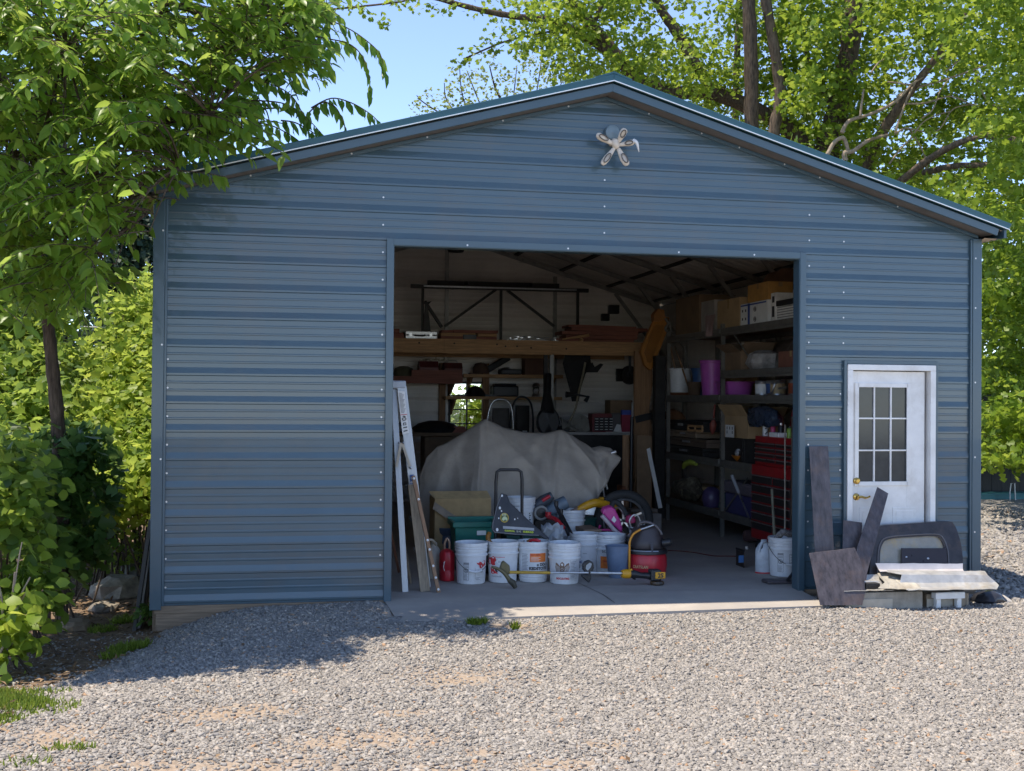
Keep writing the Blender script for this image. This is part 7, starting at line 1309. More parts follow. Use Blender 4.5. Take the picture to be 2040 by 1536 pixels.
# ------------------------------------------------------------------ maples behind the garage
mp = thing('maple_tree', 'large maple behind the right roof slope with spreading left limb', 'tree', V((at(1650, 310, 12).x, 12, -.3)))
def trunkdown(pts, y): b = pts[0]; p = at(b[0], b[1], y); return p
tk = MB(); YM = 12.0
mlimb = [([(1640, 900), (1640, 420), (1645, 310), (1668, 225), (1692, 100), (1705, -40)], 62, 34), ([(1640, 340), (1560, 250), (1420, 185), (1330, 185), (1264, 151), (1223, 103), (1170, 40), (1130, -10)], 34, 20), ([(1264, 151), (1215, 110), (1175, 79), (1110, 45), (1038, 34), (976, 24), (900, 5), (840, -12)], 20, 8), ([(1175, 79), (1182, 50), (1203, 0), (1215, -30)], 12, 8), ([(1420, 185), (1372, 105), (1343, 58), (1314, 14), (1300, -30)], 24, 16), ([(1668, 225), (1620, 150), (1600, 60)], 14, 8)]
S1 = limbs(tk, mlimb, YM); lv = Leaves(21); g = lv.g
def roofv(u): return interp([0, 780, 1213, 2020], [420, 250, 140, 470], u)
def clear(u, v, y):
    for uc, w_, yt__ in ((1498, 42, 10.9), (1546, 40, 11.2), (interp([-40, 100, 225, 310], [1705, 1692, 1668, 1645], v), 55, 12.0)):
        if abs(u - uc) < w_ and y < yt__ + .7 and g.random() < .85: return yt__ + g.uniform(.7, 2.0)
    return y
n = 0
while n < 430:
    u = g.uniform(1010, 1720); v = g.uniform(-90, roofv(u) + 10)
    if u < 1300:
        dmin = min(abs(v - interp([860, 976, 1038, 1175, 1264, 1330], [0, 24, 34, 79, 151, 185], u)), abs(v - interp([1130, 1223, 1300], [-10, 103, 160], u)))
        if dmin > 42 + 60 * g.random() and not (u > 1130 and v < interp([1130, 1300], [30, 120], u)): continue
        if u < 1130 and g.random() < .3: continue
    if 1290 < u < 1560 and v < 130 and g.random() < .55: continue
    lv.clump(at(u, v, clear(u, v, g.uniform(10.2, 14))), g.uniform(.28, .55), int(g.integers(22, 44)), .105, tint=.42 + .25 * g.random()); n += 1
for (u, v, r, k) in ((660, 12, .22, 18), (700, 8, .25, 22), (730, 22, .16, 9), (760, 40, .22, 14), (775, 52, .12, 8), (790, 5, .3, 20), (835, 12, .25, 18), (870, 20, .2, 12), (905, 5, .3, 20), (945, 15, .35, 30), (960, 100, .35, 26), (925, 112, .25, 18), (985, 85, .35, 26), (1000, 60, .35, 26), (1040, 70, .4, 30), (1065, 90, .35, 24), (915, 120, .15, 8), (1075, 60, .4, 30), (1100, 130, .3, 20), (1020, 95, .3, 18), (1150, 130, .3, 20), (1090, 20, .4, 34), (1130, 60, .4, 34)): lv.clump(at(u, v, 12), r, k, .10, tint=.45)
lv.tw.tube(smoothpath([at(640, 20, 12), at(700, 15, 12), at(800, 3, 12), at(850, -12, 12)], 6), .02, 5); lv.tw.tube(smoothpath([at(930, 115, 12), at(1000, 85, 12), at(1060, 70, 12), at(1110, 60, 12)], 6), .018, 5)
tk.build('trunk', mBark, mp, smooth=60); lv.tw.build('twigs', mBark, mp); lv.build('crown', TM, LM_maple, mp)
for i, (pts, w0, w1, y, lb) in enumerate(((((1500, 900), (1500, 420), (1497, 265), (1496, 120), (1488, -60)), 34, 26, 10.9, 'straight dark trunk rising behind the roof, left of a curved one'), (((1530, 900), (1535, 420), (1541, 270), (1553, 200), (1546, 120), (1518, -40)), 27, 20, 11.2, 'curved pale trunk rising behind the roof beside the straight one'), (((1455, 900), (1462, 420), (1465, 240), (1468, 120), (1475, -40)), 17, 12, 14.0, 'thin distant trunk left of the straight dark one'))):
    t = thing('slim_tree', lb, 'tree', V((at(pts[0][0], 400, y).x, y, -.3)), 'slim trees behind the roof'); tk = MB(); limbs(tk, [(pts, w0, w1)], y); tk.build('trunk', (mBark, mBarkL, mBark)[i], t, smooth=60)
    lv = Leaves(40 + i); g = lv.g
    for _ in range(46): u = pts[2][0] + g.normal(0, 75); v = g.uniform(-140, roofv(u)); lv.clump(at(u, v, y + g.uniform(.4, 2.2)), g.uniform(.25, .5), int(g.integers(16, 34)), .10, tint=.45 + .25 * g.random()) if not (abs(u - pts[2][0]) < 30 and g.random() < .8) else None
    lv.build('crown', TM, LM_maple, t)
# right hand maple in front of the others, beside the garage
rm = thing('leaning_maple', 'maple right of the garage with low hanging bright boughs', 'tree', V((at(1760, 330, 11.0).x, 11.0, -.3)))
tk = MB(); rl = [([(1690, 1000, 11), (1700, 500, 11), (1725, 330, 11), (1760, 260, 10.6), (1800, 200, 10.2), (1860, 120, 9.8), (1930, 20, 9.4)], 34, 10), ([(1725, 420, 11), (1840, 325, 9.5), (1910, 285, 8.6), (1970, 268, 8), (2060, 235, 7.5)], 18, 8), ([(1840, 345, 10), (1910, 330, 9.4), (2010, 330, 9), (2080, 320, 9)], 14, 8), ([(1970, 268, 8), (2060, 300, 7), (2120, 420, 6.2), (2130, 600, 5.8)], 16, 6)]
limbs(tk, rl, 10); lv = Leaves(33); g = lv.g; n = 0
while n < 860:
    u = g.uniform(1560, 2160); v = g.uniform(-120, 470)
    if v > roofv(u) + 25 and u < 2020: continue
    if 1640 < u < 1900 and v > 150 and g.random() < .35: continue
    y = clear(u, v, g.uniform(8.3, 13)) if u < 1900 else g.uniform(5.5, 11); y = g.uniform(10.3, 13) if 1630 < u < 2010 and 110 < v < 350 and g.random() < .8 else y; lv.clump(at(u, v, y), g.uniform(.3, .6), int(g.integers(22, 42)), .115, tint=.42 + .28 * g.random()); n += 1
n = 0
while n < 300:                                  # hanging skirt right of the garage
    u = g.uniform(1950, 2170); v = g.uniform(470, 930)
    if v > 925 - 20 * g.random() + (u - 1950) * .3: continue
    lv.clump(at(u, v, g.uniform(6.0, 10)), g.uniform(.3, .6), int(g.integers(24, 44)), .115, tint=.35 + .25 * g.random()); n += 1
for _ in range(26): u = g.uniform(1950, 2150); v = g.uniform(780, 930); lv.clump(at(u, v, g.uniform(4.6, 5.8)), .35, 40, .12, tint=.6)  # lit band of the low boughs put into a lighter leaf tint
tk.build('trunk', mBarkL, rm, smooth=60); lv.build('crown', TM, LM_maple, rm)
# dead branch tangle
db = thing('dead_branch', 'pale bare dead branch tangle above the right roof slope', 'branch', at(1690, 330, 9.9)); mb = MB(); cr_ = lambda x, y: (x / 2.757 + 1300, y / 2.757)
dl = [([(1060, 880), (1055, 840), (1100, 830), (1200, 765), (1330, 735)], 18, 9), ([(960, 850), (1000, 780), (1050, 760), (1075, 830)], 14, 12), ([(1040, 730), (1080, 665), (1200, 625), (1330, 560), (1420, 470), (1560, 340)], 13, 5), ([(1140, 640), (1150, 560), (1160, 490)], 8, 5), ([(1390, 570), (1500, 565), (1640, 530), (1760, 580)], 5, 3), ([(1330, 560), (1390, 500), (1600, 440), (1800, 370), (2040, 290)], 6, 3), ([(1290, 450), (1350, 455), (1420, 462), (1520, 400)], 4, 3), ([(1330, 735), (1400, 540), (1500, 380), (1700, 260), (1850, 160)], 6, 3), ([(1330, 735), (1400, 705), (1450, 770), (1500, 870), (1510, 970)], 6, 3), ([(1780, 430), (1830, 540), (1920, 610), (1960, 640)], 5, 3), ([(1400, 705), (1560, 720), (1650, 600), (1780, 570)], 4, 2), ([(1200, 400), (1260, 330), (1380, 318)], 4, 2), ([(1300, 900), (1360, 820), (1410, 770), (1500, 660), (1640, 610)], 5, 2), ([(1400, 205), (1560, 195), (1700, 185)], 3, 2), ([(1480, 650), (1540, 600), (1580, 500), (1640, 420)], 4, 2), ([(1600, 400), (1700, 320), (1820, 260), (1960, 200)], 4, 2)]
limbs(mb, [([(*cr_(x, y), 9.85 + .002 * (i * 37 % 100)) for x, y in p], a / 2.757 * 1.5 + 1.2, b / 2.757 * 1.5 + 1.0) for i, (p, a, b) in enumerate(dl)], 9.9); mb.build('bare_twigs', mTwig, db, smooth=60)
# pale sapling seen over the left roof slope
sp_ = thing('sapling', 'pale leaved slender tree showing over the middle of the roof', 'tree', V((at(1000, 300, 15).x, 15, -.3))); tk = MB(); lv = Leaves(61); g = lv.g
limbs(tk, [([(1010, 760), (1010, 300), (1000, 210), (985, 170), (975, 130)], 9, 2)] + [([(1005, 300), (u, 215), (u2, v2)], 4, 1.5) for u, u2, v2 in ((860, 830, 190), (900, 885, 165), (930, 915, 130), (960, 930, 140), (1020, 1030, 130), (1060, 1080, 110), (1090, 1130, 140), (1080, 1110, 150))], 15)
for (u, vt) in ((828, 205), (850, 185), (872, 190), (890, 165), (905, 130), (925, 150), (940, 135), (958, 140), (975, 118), (995, 130), (1015, 140), (1035, 120), (1055, 110), (1075, 115), (1095, 130), (1115, 145), (1130, 150)):
    v = vt
    while v < roofv(u) + 30: lv.clump(at(u + g.normal(0, 5), v, 15 + g.normal(0, .4)), .13 + .1 * (v - vt) / 60, 9, .085, flat=1.2, tint=.5); v += 11
tk.build('trunk', mBark, sp_, smooth=60); lv.build('crown', TK, LM_pale, sp_)
# ------------------------------------------------------------------ conifers and bushes left
def conifer(label, u, y, vt, rad, seed, n=240):
    b = at(u, 900, y); top = at(u, vt, y); t = thing('conifer', label, 'tree', (b.x, y, -.4), 'dark conifers beyond the left bushes'); tk = MB(); tk.tube([(b.x, y, -.4), (b.x, y, top.z)], [.16, .03], 8); tk.build('trunk', mBark, t); lv = Leaves(seed); g = lv.g
    for _ in range(n): f = g.random() ** .8; r = rad * (1 - f * .85); a = g.uniform(0, 6.28); k = g.random() ** .4; lv.clump((b.x + r * k * math.cos(a), y + r * k * math.sin(a), -.2 + f * (top.z + .2) - .25 * k), .38, 34, .13, flat=.5, droop=.5, tint=.3 + .4 * g.random())
    lv.build('crown', TK, LM_dark, t)
conifer('dark conifer just left of the garage corner, behind the bright bushes', 262, 12, 380, 1.9, 71); conifer('taller dark conifer behind the broad leaved tree', 120, 14, 120, 2.4, 72); conifer('dark conifer at the far left edge', -60, 13, 250, 2.2, 73); conifer('dark conifer partly behind the garage roof', 420, 16, 330, 2.4, 74)
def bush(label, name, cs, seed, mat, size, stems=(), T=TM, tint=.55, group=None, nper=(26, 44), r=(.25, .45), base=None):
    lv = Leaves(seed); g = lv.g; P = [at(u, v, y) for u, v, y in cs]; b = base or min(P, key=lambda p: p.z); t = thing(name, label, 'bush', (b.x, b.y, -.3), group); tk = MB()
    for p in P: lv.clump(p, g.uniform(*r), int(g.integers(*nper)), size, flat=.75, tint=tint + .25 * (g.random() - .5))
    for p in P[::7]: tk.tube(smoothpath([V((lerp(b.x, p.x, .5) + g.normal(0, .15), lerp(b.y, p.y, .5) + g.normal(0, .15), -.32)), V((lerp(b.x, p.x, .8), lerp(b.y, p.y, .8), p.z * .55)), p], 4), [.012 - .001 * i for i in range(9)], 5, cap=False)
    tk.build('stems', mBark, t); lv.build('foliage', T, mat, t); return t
g = np.random.default_rng(90)
def cloud(n, u0, u1, v0, v1, y0, y1, f=None, slope=0):
    out = []
    while len(out) < n:
        q = (g.uniform(u0, u1), g.uniform(v0, v1), g.uniform(y0, y1))
        if slope: q = (q[0], q[1], lerp(y1, y0, (q[1] - v0) / (v1 - v0)) + g.normal(0, .25))
        if f is None or f(q[0], q[1]): out.append(q)
    return out
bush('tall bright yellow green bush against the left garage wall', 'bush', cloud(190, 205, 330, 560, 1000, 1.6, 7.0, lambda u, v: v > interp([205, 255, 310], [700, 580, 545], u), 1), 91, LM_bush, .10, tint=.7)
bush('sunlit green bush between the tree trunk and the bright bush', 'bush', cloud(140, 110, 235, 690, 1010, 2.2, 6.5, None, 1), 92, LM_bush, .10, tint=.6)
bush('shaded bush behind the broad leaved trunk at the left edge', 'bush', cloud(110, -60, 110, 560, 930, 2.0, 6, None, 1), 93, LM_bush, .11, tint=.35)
bush('thin undergrowth bush with bare stems beside the dirt patch', 'bush', cloud(60, 165, 300, 960, 1130, 2.6, 4.6), 94, LM_bush, .07, tint=.5, nper=(12, 24))
bush('dark ivy thick around the lower trunk', 'ivy', cloud(70, 78, 205, 870, 1130, .75, 1.1, lambda u, v: u < interp([870, 950, 1130], [190, 205, 165], v)), 95, LM_ivy, .13, tint=.5, r=(.16, .28), nper=(12, 22), T=TM)
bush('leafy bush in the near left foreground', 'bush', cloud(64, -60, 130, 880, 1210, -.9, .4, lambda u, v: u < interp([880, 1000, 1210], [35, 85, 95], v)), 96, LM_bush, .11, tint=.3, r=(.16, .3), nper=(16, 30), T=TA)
bush('low leafy shoots at the lower left edge', 'bush', cloud(26, -60, 90, 1180, 1330, -1.5, -.9, lambda u, v: u < interp([1180, 1330], [95, 40], v)), 97, LM_bush, .11, tint=.55, r=(.12, .22), nper=(9, 16), T=TA)
bush('small weed at the foot of the left garage corner', 'weed', cloud(6, 284, 312, 1205, 1235, .1, .25), 98, LM_ivy, .06, tint=.8, r=(.06, .1), nper=(14, 22), T=TA)
mb = MB(); limbs(mb, [([(0, 1300, -1.2), (25, 1250, -1.2), (40, 1190, -1.2), (60, 1150, -1.2)], 5, 3), ([(-10, 1250, -1.2), (20, 1230, -1.2), (55, 1175, -1.2)], 5, 3), ([(5, 1240, -1.2), (3, 1190, -1.2), (-10, 1140, -1.2)], 5, 3), ([(30, 1140, -1.2), (25, 1190, -1.2), (38, 1110, -1.2), (44, 1080, -1.2)], 4, 2)], -1.2); b = atz(0, 1320, -.25); mb.tube([V((b.x, -1.2, -.3)), at(0, 1300, -1.2)], .006, 5); simple(mb, 'bare_stems', 'pale bare stems sticking out of the near left bush', 'stems', mTwig)
mb = MB(); mb.tube([at(-700, 640, 6), at(0, 645, 6), at(190, 652, 6), at(420, 662, 6.4)], .012, 6); simple(mb, 'wire', 'pale overhead wire crossing behind the left tree', 'wire', M('wire_grey', (.6, .6, .6), .4))
# bushes seen through the rear window and beyond
bush('yellow green bush seen through the rear window', 'bush', [(u, v, 12.5) for u, v in zip(g.uniform(850, 1020, 46), g.uniform(775, 890, 46))], 99, LM_bush, .1, tint=.8, r=(.3, .45))
# ------------------------------------------------------------------ distant woods
lv = Leaves(111); g = lv.g
for _ in range(900):
    x = g.uniform(-34, 34); y = g.uniform(24, 32); top = 7.5 + 2 * math.sin(x * .6) + (2 if x > 8 else 0) - (5.6 if 1 < x < 11.5 else 0) - (1.5 if x < -3 else 0); lv.clump((x, y, top * g.random() ** .8 - .4), g.uniform(.8, 1.5), 40, .34, flat=.8, tint=.1 + .35 * g.random())
o = lv.build('woods', TK, LM_maple, None); tag(o, 'deep green woods filling the distance behind the garage', None, None, 'stuff')
# fence and teal strip far right
fy = 10.2; fe = thing('board_fence', 'dark board fence under the maple boughs right of the garage', 'fence', (11, fy, -.1)); mb = MB(); mFen = wood('fence_black', (.035, .033, .028), stretch=(6, 6, 1))
for k in range(60): mb.lim(8.2 + k * .2, 8.2 + k * .2 + .19, fy, fy + .02 + .006 * (k % 2), -.12, 1.85)
mb.build('boards', mFen, fe)
for k in range(5): mb = MB(); mb.lim(8.6 + k * 2.4, 8.7 + k * 2.4, fy + .03, fy + .13, -.2, 1.8); mb.build('post', mFen, fe)
mb = MB(); mb.lim(8.3, 20, fy - .8, fy - .5, -.15, -.0); mb.lim(8.3, 20, fy - .84, fy - .46, -.0, .02); simple(mb, 'edging', 'low teal edging kerb in front of the dark fence', 'edging', M('teal_edging', (.03, .16, .17), .5))
mb = MB(); p = at(2012, 980, 9.2); mb.tube([V((p.x, 9.2, -.1)), V((p.x, 9.2, p.z)), V((p.x + .02, 9.2, p.z + .15)), V((p.x + .09, 9.2, p.z + .16)), V((p.x + .11, 9.2, -.1))], .012, 6); simple(mb, 'hoop', 'small pale metal hoop before the dark fence', 'hoop', mAlu)
# ================================================================== ground
def hgt(x, y):
    h = -.088 - .02 * np.clip((-y - 1) / 3, 0, 1) + .026 * np.clip((y + 1.35) / .5, 0, 1) * np.clip((x - 1.2) / .8, 0, 1) * np.clip((6.2 - x) / .6, 0, 1)
    wl = np.clip((.95 - x) / 1.5, 0, 1); wl = wl * wl * (3 - 2 * wl)
    h = h + .07 * np.exp(-((y + .15) / .55) ** 2) * np.clip((x - .05) / .55, 0, 1) * np.clip((2.2 - x) / .5, 0, 1)
    h = h - .19 * wl * np.clip((y + 2.6) / 1.6, 0, 1)
    return h
def fbm(x, y, s, seed, oct=4):
    out = np.zeros_like(x); amp = 1.0; gg = np.random.default_rng(seed)
    for o_ in range(oct):
        for _ in range(5): a = gg.uniform(0, 6.28); f = s * 2 ** o_ * gg.uniform(.7, 1.4); out += amp * np.sin((x * math.cos(a) + y * math.sin(a)) * f + gg.uniform(0, 6.28))
        amp *= .55
    return out / 6
def dirtmask(x, y):
    n_ = fbm(x, y, 1.7, 3); e = -.25 - .28 * (y + 1.0) * -.35
    edge = np.interp(y, [-5, -3.2, -2.2, -1.2, -.3, .1], [-.9, -.35, -.45, -.15, .25, .3])
    d = np.clip((edge - x + .16 * n_) / .16, 0, 1); d = np.where(y > .1, np.where(x < .4, 1, np.where(x > 7.2, 0, 1)), d); return d
CLAY = [(at_.x, at_.y, sx, sy) for at_, sx, sy in ((atz(930, 1350, -.1), .6, .4), (atz(1020, 1255, -.1), .3, .12), (atz(560, 1345, -.1), .25, .12), (atz(680, 1475, -.1), .9, .35), (atz(480, 1420, -.1), .6, .3), (atz(960, 1495, -.1), .2, .15), (atz(520, 1525, -.1), .8, .3), (atz(1200, 1480, -.1), .25, .12), (atz(800, 1420, -.1), .3, .12), (atz(300, 1530, -.1), .7, .4), (atz(880, 1530, -.1), .5, .2), (atz(1100, 1520, -.1), .4, .2), (atz(100, 1470, -.1), .4, .4))]
def claymask(x, y):
    m_ = np.zeros_like(x); n_ = fbm(x, y, 4, 9)
    for cx_, cy_, sx, sy in CLAY: m_ = np.maximum(m_, np.exp(-(((x - cx_) / sx) ** 2 + ((y - cy_) / sy) ** 2)) + .28 * n_ * np.exp(-(((x - cx_) / (sx * 1.6)) ** 2 + ((y - cy_) / (sy * 1.6)) ** 2)))
    return np.clip(m_ * 1.1 - .25, 0, 1)
gx = np.concatenate([np.linspace(-90, -4, 22)[:-1], np.arange(-4, 10, .05), np.linspace(10, 90, 22)]); gy = np.concatenate([np.linspace(-40, -6, 12)[:-1], np.arange(-6, 2, .05), np.arange(2, 14, .4), np.linspace(14, 160, 24)])
X, Y = np.meshgrid(gx, gy); Z = hgt(X, Y) + .012 * fbm(X, Y, 3, 5); inside = (X > .04) & (X < XR - .04) & (Y > .05) & (Y < DY); Z = np.where(inside, -.28, Z)
ap = (X > ax0 + .03) & (X < e1.x - .02) & (Y > -.52) & (Y < .1); Z = np.where(ap, -.2, Z)
dm, cm = dirtmask(X, Y), claymask(X, Y); nx, ny = len(gx), len(gy); idx = np.arange(nx * ny).reshape(ny, nx); q = np.stack([idx[:-1, :-1], idx[:-1, 1:], idx[1:, 1:], idx[1:, :-1]], -1).reshape(-1, 4)
mg = bpy.data.materials.new('gravel_ground'); nt, N, L = nodes(mg); out = N.new('ShaderNodeOutputMaterial'); b = N.new('ShaderNodeBsdfPrincipled'); L.new(b.outputs[0], out.inputs[0]); b.inputs['Roughness'].default_value = .95; b.inputs['Specular IOR Level'].default_value = .15
tc = N.new('ShaderNodeTexCoord'); vo = N.new('ShaderNodeTexVoronoi'); vo.inputs['Scale'].default_value = 34; vo.inputs['Randomness'].default_value = 1; L.new(tc.outputs['Object'], vo.inputs['Vector'])
rp = N.new('ShaderNodeValToRGB'); sep = N.new('ShaderNodeSeparateColor'); L.new(vo.outputs['Color'], sep.inputs[0]); L.new(sep.outputs[0], rp.inputs[0]); rp.color_ramp.elements[0].color = (.24, .225, .205, 1); rp.color_ramp.elements[1].color = (.38, .355, .325, 1)
nz = N.new('ShaderNodeTexNoise'); nz.inputs['Scale'].default_value = 14; nz.inputs['Detail'].default_value = 8; nz.inputs['Roughness'].default_value = .75; L.new(tc.outputs['Object'], nz.inputs['Vector'])
rc = N.new('ShaderNodeValToRGB'); L.new(nz.outputs['Fac'], rc.inputs[0]); rc.color_ramp.elements[0].position = .3; rc.color_ramp.elements[0].color = (.30, .205, .13, 1); rc.color_ramp.elements[1].position = .7; rc.color_ramp.elements[1].color = (.40, .325, .245, 1)
rd = N.new('ShaderNodeValToRGB'); L.new(nz.outputs['Fac'], rd.inputs[0]); rd.color_ramp.elements[0].position = .3; rd.color_ramp.elements[0].color = (.09, .06, .04, 1); rd.color_ramp.elements[1].position = .72; rd.color_ramp.elements[1].color = (.27, .19, .125, 1)
a1 = N.new('ShaderNodeAttribute'); a1.attribute_name = 'clay'; a2 = N.new('ShaderNodeAttribute'); a2.attribute_name = 'dirt'
m1 = N.new('ShaderNodeMix'); m1.data_type = 'RGBA'; L.new(a1.outputs['Fac'], m1.inputs[0]); L.new(rp.outputs[0], m1.inputs[6]); L.new(rc.outputs[0], m1.inputs[7]); m2_ = N.new('ShaderNodeMix'); m2_.data_type = 'RGBA'; L.new(a2.outputs['Fac'], m2_.inputs[0]); L.new(m1.outputs[2], m2_.inputs[6]); L.new(rd.outputs[0], m2_.inputs[7]); L.new(m2_.outputs[2], b.inputs['Base Color'])
bp = N.new('ShaderNodeBump'); bp.inputs['Strength'].default_value = .9; bp.inputs['Distance'].default_value = .02; L.new(vo.outputs['Distance'], bp.inputs['Height']); bp2 = N.new('ShaderNodeBump'); bp2.inputs['Strength'].default_value = .5; bp2.inputs['Distance'].default_value = .02; L.new(nz.outputs['Fac'], bp2.inputs['Height']); bp.invert = True; L.new(bp.outputs[0], bp2.inputs['Normal']); L.new(bp2.outputs[0], b.inputs['Normal'])
go = bulk('ground', np.stack([X, Y, Z], -1).reshape(-1, 3), [q], mg, None, None, True)
for nm, arr in (('clay', cm), ('dirt', dm)): at2 = go.data.attributes.new(nm, 'FLOAT', 'POINT'); at2.data.foreach_set('value', arr.ravel().astype(np.float32))
tag(go, kind='structure')
# crushed stone
def stones(name, n, sampler, size, mat, seed, tlo=0, thi=1):
    g = np.random.default_rng(seed); x, y = sampler(g, n); keep = np.ones(len(x), bool)
    keep &= ~((x > ax0 - .02) & (x < e1.x + .03) & (y > np.interp(x, [e0.x, e1.x], [e0.y, e1.y]) - .02)); keep &= ~((x > -.02) & (x < XR) & (y > -.015))
    keep &= g.random(len(x)) > dirtmask(x, y) * .93; keep &= g.random(len(x)) > np.clip(claymask(x, y) * 1.1, 0, .84); x, y = x[keep], y[keep]; n = len(x)
    cube = np.array([[-1, -1, -1], [1, -1, -1], [1, 1, -1], [-1, 1, -1], [-1, -1, 1], [1, -1, 1], [1, 1, 1], [-1, 1, 1]], np.float32) * .5
    s = size * np.minimum(2.1, g.lognormal(0, .45, n)); sc = np.stack([s * g.uniform(.8, 1.4, n), s * g.uniform(.7, 1.1, n), s * g.uniform(.3, .65, n)], -1)
    v = cube[None] * (1 + g.normal(0, .24, (n, 8, 1))) + g.normal(0, .19, (n, 8, 3)); v[:, 4:, :2] *= .72; v = v * sc[:, None, :]
    a, t1_, t2_ = g.uniform(0, 6.28, n), g.normal(0, .35, n), g.normal(0, .35, n)
    ca, sa = np.cos(a)[:, None], np.sin(a)[:, None]; c1, s1 = np.cos(t1_)[:, None], np.sin(t1_)[:, None]; c2, s2 = np.cos(t2_)[:, None], np.sin(t2_)[:, None]
    yv, zv = v[..., 1] * c1 - v[..., 2] * s1, v[..., 1] * s1 + v[..., 2] * c1; xv, zv = v[..., 0] * c2 + zv * s2, -v[..., 0] * s2 + zv * c2; xv, yv = xv * ca - yv * sa, xv * sa + yv * ca
    z = hgt(x, y) + .012 * fbm(x, y, 3, 5) + sc[:, 2] * .22; V_ = np.stack([xv + x[:, None], yv + y[:, None], zv + z[:, None]], -1)
    f = np.array([[3, 2, 1, 0], [4, 5, 6, 7], [0, 1, 5, 4], [1, 2, 6, 5], [2, 3, 7, 6], [3, 0, 4, 7]]); tint = np.clip(g.beta(2.2, 2.2, n) * (thi - tlo) + tlo, 0, 1); tint = np.where(g.random(n) < .014, 1.0, tint * .93)
    return bulk(name, V_.reshape(-1, 3), [(f[None] + (np.arange(n) * 8)[:, None, None]).reshape(-1, 4)], mat, np.repeat(tint, 8))
mSt = tintmat('crushed_stone', ((.135, .125, .116), (.205, .19, .172), (.27, .248, .222), (.325, .298, .264), (.40, .365, .32), (.36, .23, .14)), .9)
def samp(g, n):
    d = g.uniform(0, 1, n) ** 1.25; yy = -5.2 + d * 5.4; c_ = CAM.x + (yy - CAM.y) * math.tan(_a); w_ = (yy - CAM.y) * .54
    xx = c_ + g.uniform(-1.0, 1.4, n) * w_; return xx, yy
tag(stones('gravel', 400000, samp, .0120, mSt, 201), 'grey crushed stone gravel covering the drive', None, None, 'stuff')
def samp2(g, n): return g.uniform(7.3, 13, n), g.uniform(-1.5, 8, n)
tag(stones('gravel', 40000, samp2, .026, mSt, 202), 'pale gravel of the drive right of the garage', None, None, 'stuff')
def samp3(g, n): return g.uniform(-2.2, .5, n), g.uniform(-4, 1.5, n)
# litter on the dirt
g = np.random.default_rng(77); n = 2600; x, y = g.uniform(-2.6, .35, n), g.uniform(-3.6, 3.0, n); k = (dirtmask(x, y) > .5) & ~((x > -.02) & (y > -.03)); x, y = x[k], y[k]; xg, yg = samp(g, 330); kg = (yg < -.8) & (dirtmask(xg, yg) < .5); x, y = np.concatenate([x, xg[kg]]), np.concatenate([y, yg[kg]]); n = len(x); D_ = g.normal(0, 1, (n, 3)); D_[:, 2] *= .2; Nn = g.normal(0, .4, (n, 3)); Nn[:, 2] += 1; sz = g.uniform(.03, .085, n)
tag(leafmesh('leaf_litter', np.stack([x, y, hgt(x, y) + .012 * fbm(x, y, 3, 5) + .014], -1), D_, Nn, sz * np.where(dirtmask(x, y) > .5, 1, .55), sz * .3, g.random(n), TK, tintmat('dead_leaf', ((.09, .055, .03), (.2, .12, .06), (.3, .22, .14))), None), 'brown dead leaves scattered on the dirt and gravel', None, None, 'stuff')
# grass
def grass(n_t, pts, h, seed, spread=.09):
    g = np.random.default_rng(seed); P, D_, Nn, L_, W_, t_ = [], [], [], [], [], []
    for (cx_, cy_, r, k) in pts:
        a = g.uniform(0, 6.28, k); rr = r * np.sqrt(g.random(k)); x, y = cx_ + rr * np.cos(a), cy_ + rr * np.sin(a) * .7; P.append(np.stack([x, y, hgt(x, y) - .004], -1)); d = g.normal(0, .42, (k, 3)); d[:, 2] = 1; D_.append(d); nn = g.normal(0, 1, (k, 3)); nn[:, 2] *= .2; Nn.append(nn); l = h * g.uniform(.5, 1.2, k); L_.append(l); W_.append(.007 + .004 * g.random(k)); t_.append(g.random(k))
    return [np.concatenate(z) for z in (P, D_, Nn, L_, W_, t_)]
def gq(u, v, r, k): p = atz(u, v, -.065); return (p.x, p.y, r, k)
def gp(u, v, r, k): p = atz(u, v, -.12); return (p.x, p.y, r, k)
gr = grass(0, [gp(10, 1415, .2, 520), gp(45, 1398, .14, 260), gp(75, 1415, .12, 150), gp(-30, 1380, .3, 700), gp(0, 1445, .12, 160), gp(30, 1420, .35, 260), gp(95, 1420, .2, 90), gp(130, 1500, .1, 60), gp(165, 1500, .07, 30), gp(50, 1530, .12, 50), gp(100, 1370, .14, 60)], .05, 5)
LMg = leafmat('grass_blade', ((.10, .16, .016), (.18, .26, .026), (.26, .34, .04)), .4, .5)
tag(leafmesh('grass', *gr, TK, LMg, None), 'bright green grass patch at the lower left corner', None, None, 'stuff')
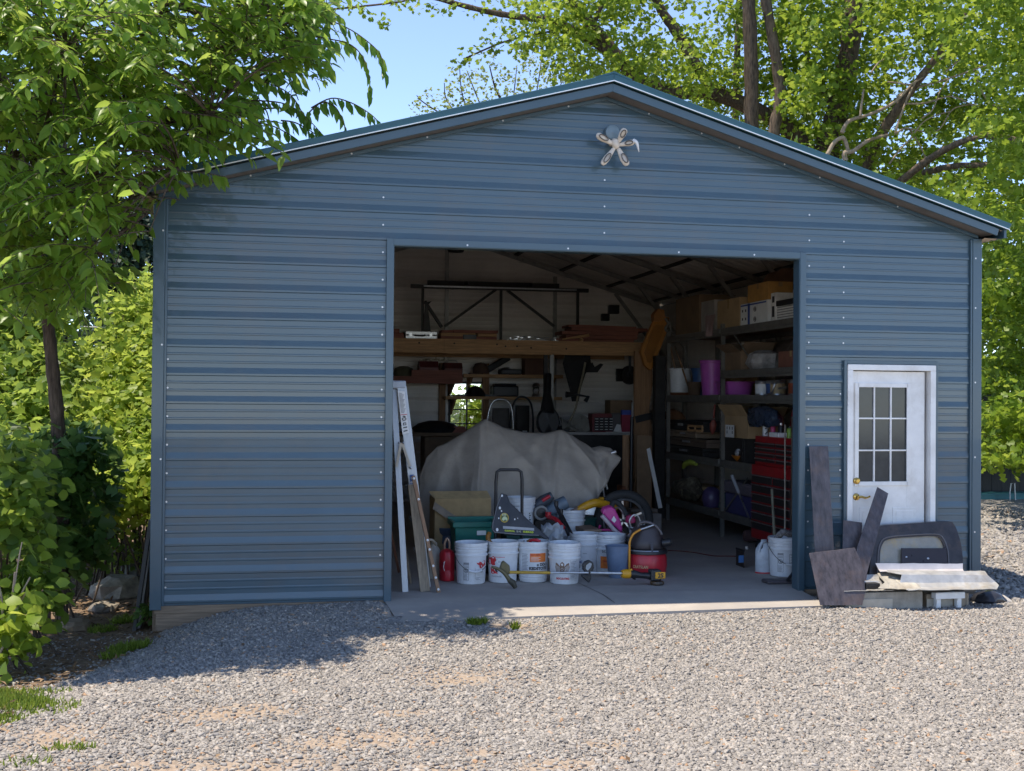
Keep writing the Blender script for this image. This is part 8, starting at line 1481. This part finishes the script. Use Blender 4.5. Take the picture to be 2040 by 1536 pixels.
gr = grass(0, [gp(255, 1262, .16, 420), gp(225, 1275, .08, 120), gp(205, 1222, .12, 200), gp(262, 1205, .16, 300), gq(945, 1246, .05, 130), gq(962, 1244, .03, 40), gq(1026, 1252, .03, 60)], .07, 6)
tag(leafmesh('grass', *gr, TK, LMg, None), 'small grass tufts by the apron and the left corner', None, None, 'stuff')
# ================================================================== light
SUN_EL, SUN_AZ = R_(72), None
sv = V((-0.30, 0.028, 1.0)).normalized()      # direction towards the sun: high, a little left, just behind the front wall
sl_ = bpy.data.lights.new('sun', 'SUN'); sl_.energy = 2.4; sl_.angle = R_(0.53); sl_.color = (1.0, 0.90, 0.76)
so = bpy.data.objects.new('sun', sl_); COL.objects.link(so); so.rotation_euler = sv.to_track_quat('Z', 'Y').to_euler(); so.location = (0, 0, 20)
wd = bpy.data.worlds.new('World'); scene.world = wd; wd.use_nodes = True
nt = wd.node_tree; nt.nodes.clear(); bg = nt.nodes.new('ShaderNodeBackground'); ow = nt.nodes.new('ShaderNodeOutputWorld'); sk = nt.nodes.new('ShaderNodeTexSky')
sk.sky_type = 'NISHITA'; sk.sun_disc = False; sk.sun_elevation = math.asin(sv.z); sk.sun_rotation = math.atan2(sv.x, sv.y)
sk.air_density = 0.6; sk.dust_density = 0.0; sk.ozone_density = 3.5; sk.altitude = 1500
mxw = nt.nodes.new('ShaderNodeMix'); mxw.data_type = 'RGBA'; mxw.blend_type = 'MULTIPLY'; mxw.inputs[0].default_value = 1.0; mxw.inputs[7].default_value = (1.12, 0.97, 0.87, 1)
nt.links.new(sk.outputs[0], mxw.inputs[6]); nt.links.new(mxw.outputs[2], bg.inputs[0]); nt.links.new(bg.outputs[0], ow.inputs[0]); bg.inputs[1].default_value = 0.15
vs = scene.view_settings; vs.view_transform = 'Standard'; vs.look = 'None'; vs.exposure = 1.66; vs.gamma = 1.0; vs.use_curve_mapping = False
scene.render.engine = 'CYCLES'; cy = scene.cycles; cy.use_denoising = True
try: cy.denoiser = 'OPENIMAGEDENOISE'
except Exception: pass
cy.max_bounces = 8; cy.diffuse_bounces = 5; cy.transparent_max_bounces = 12; cy.sample_clamp_indirect = 6.0
cy.caustics_reflective = False; cy.caustics_refractive = False
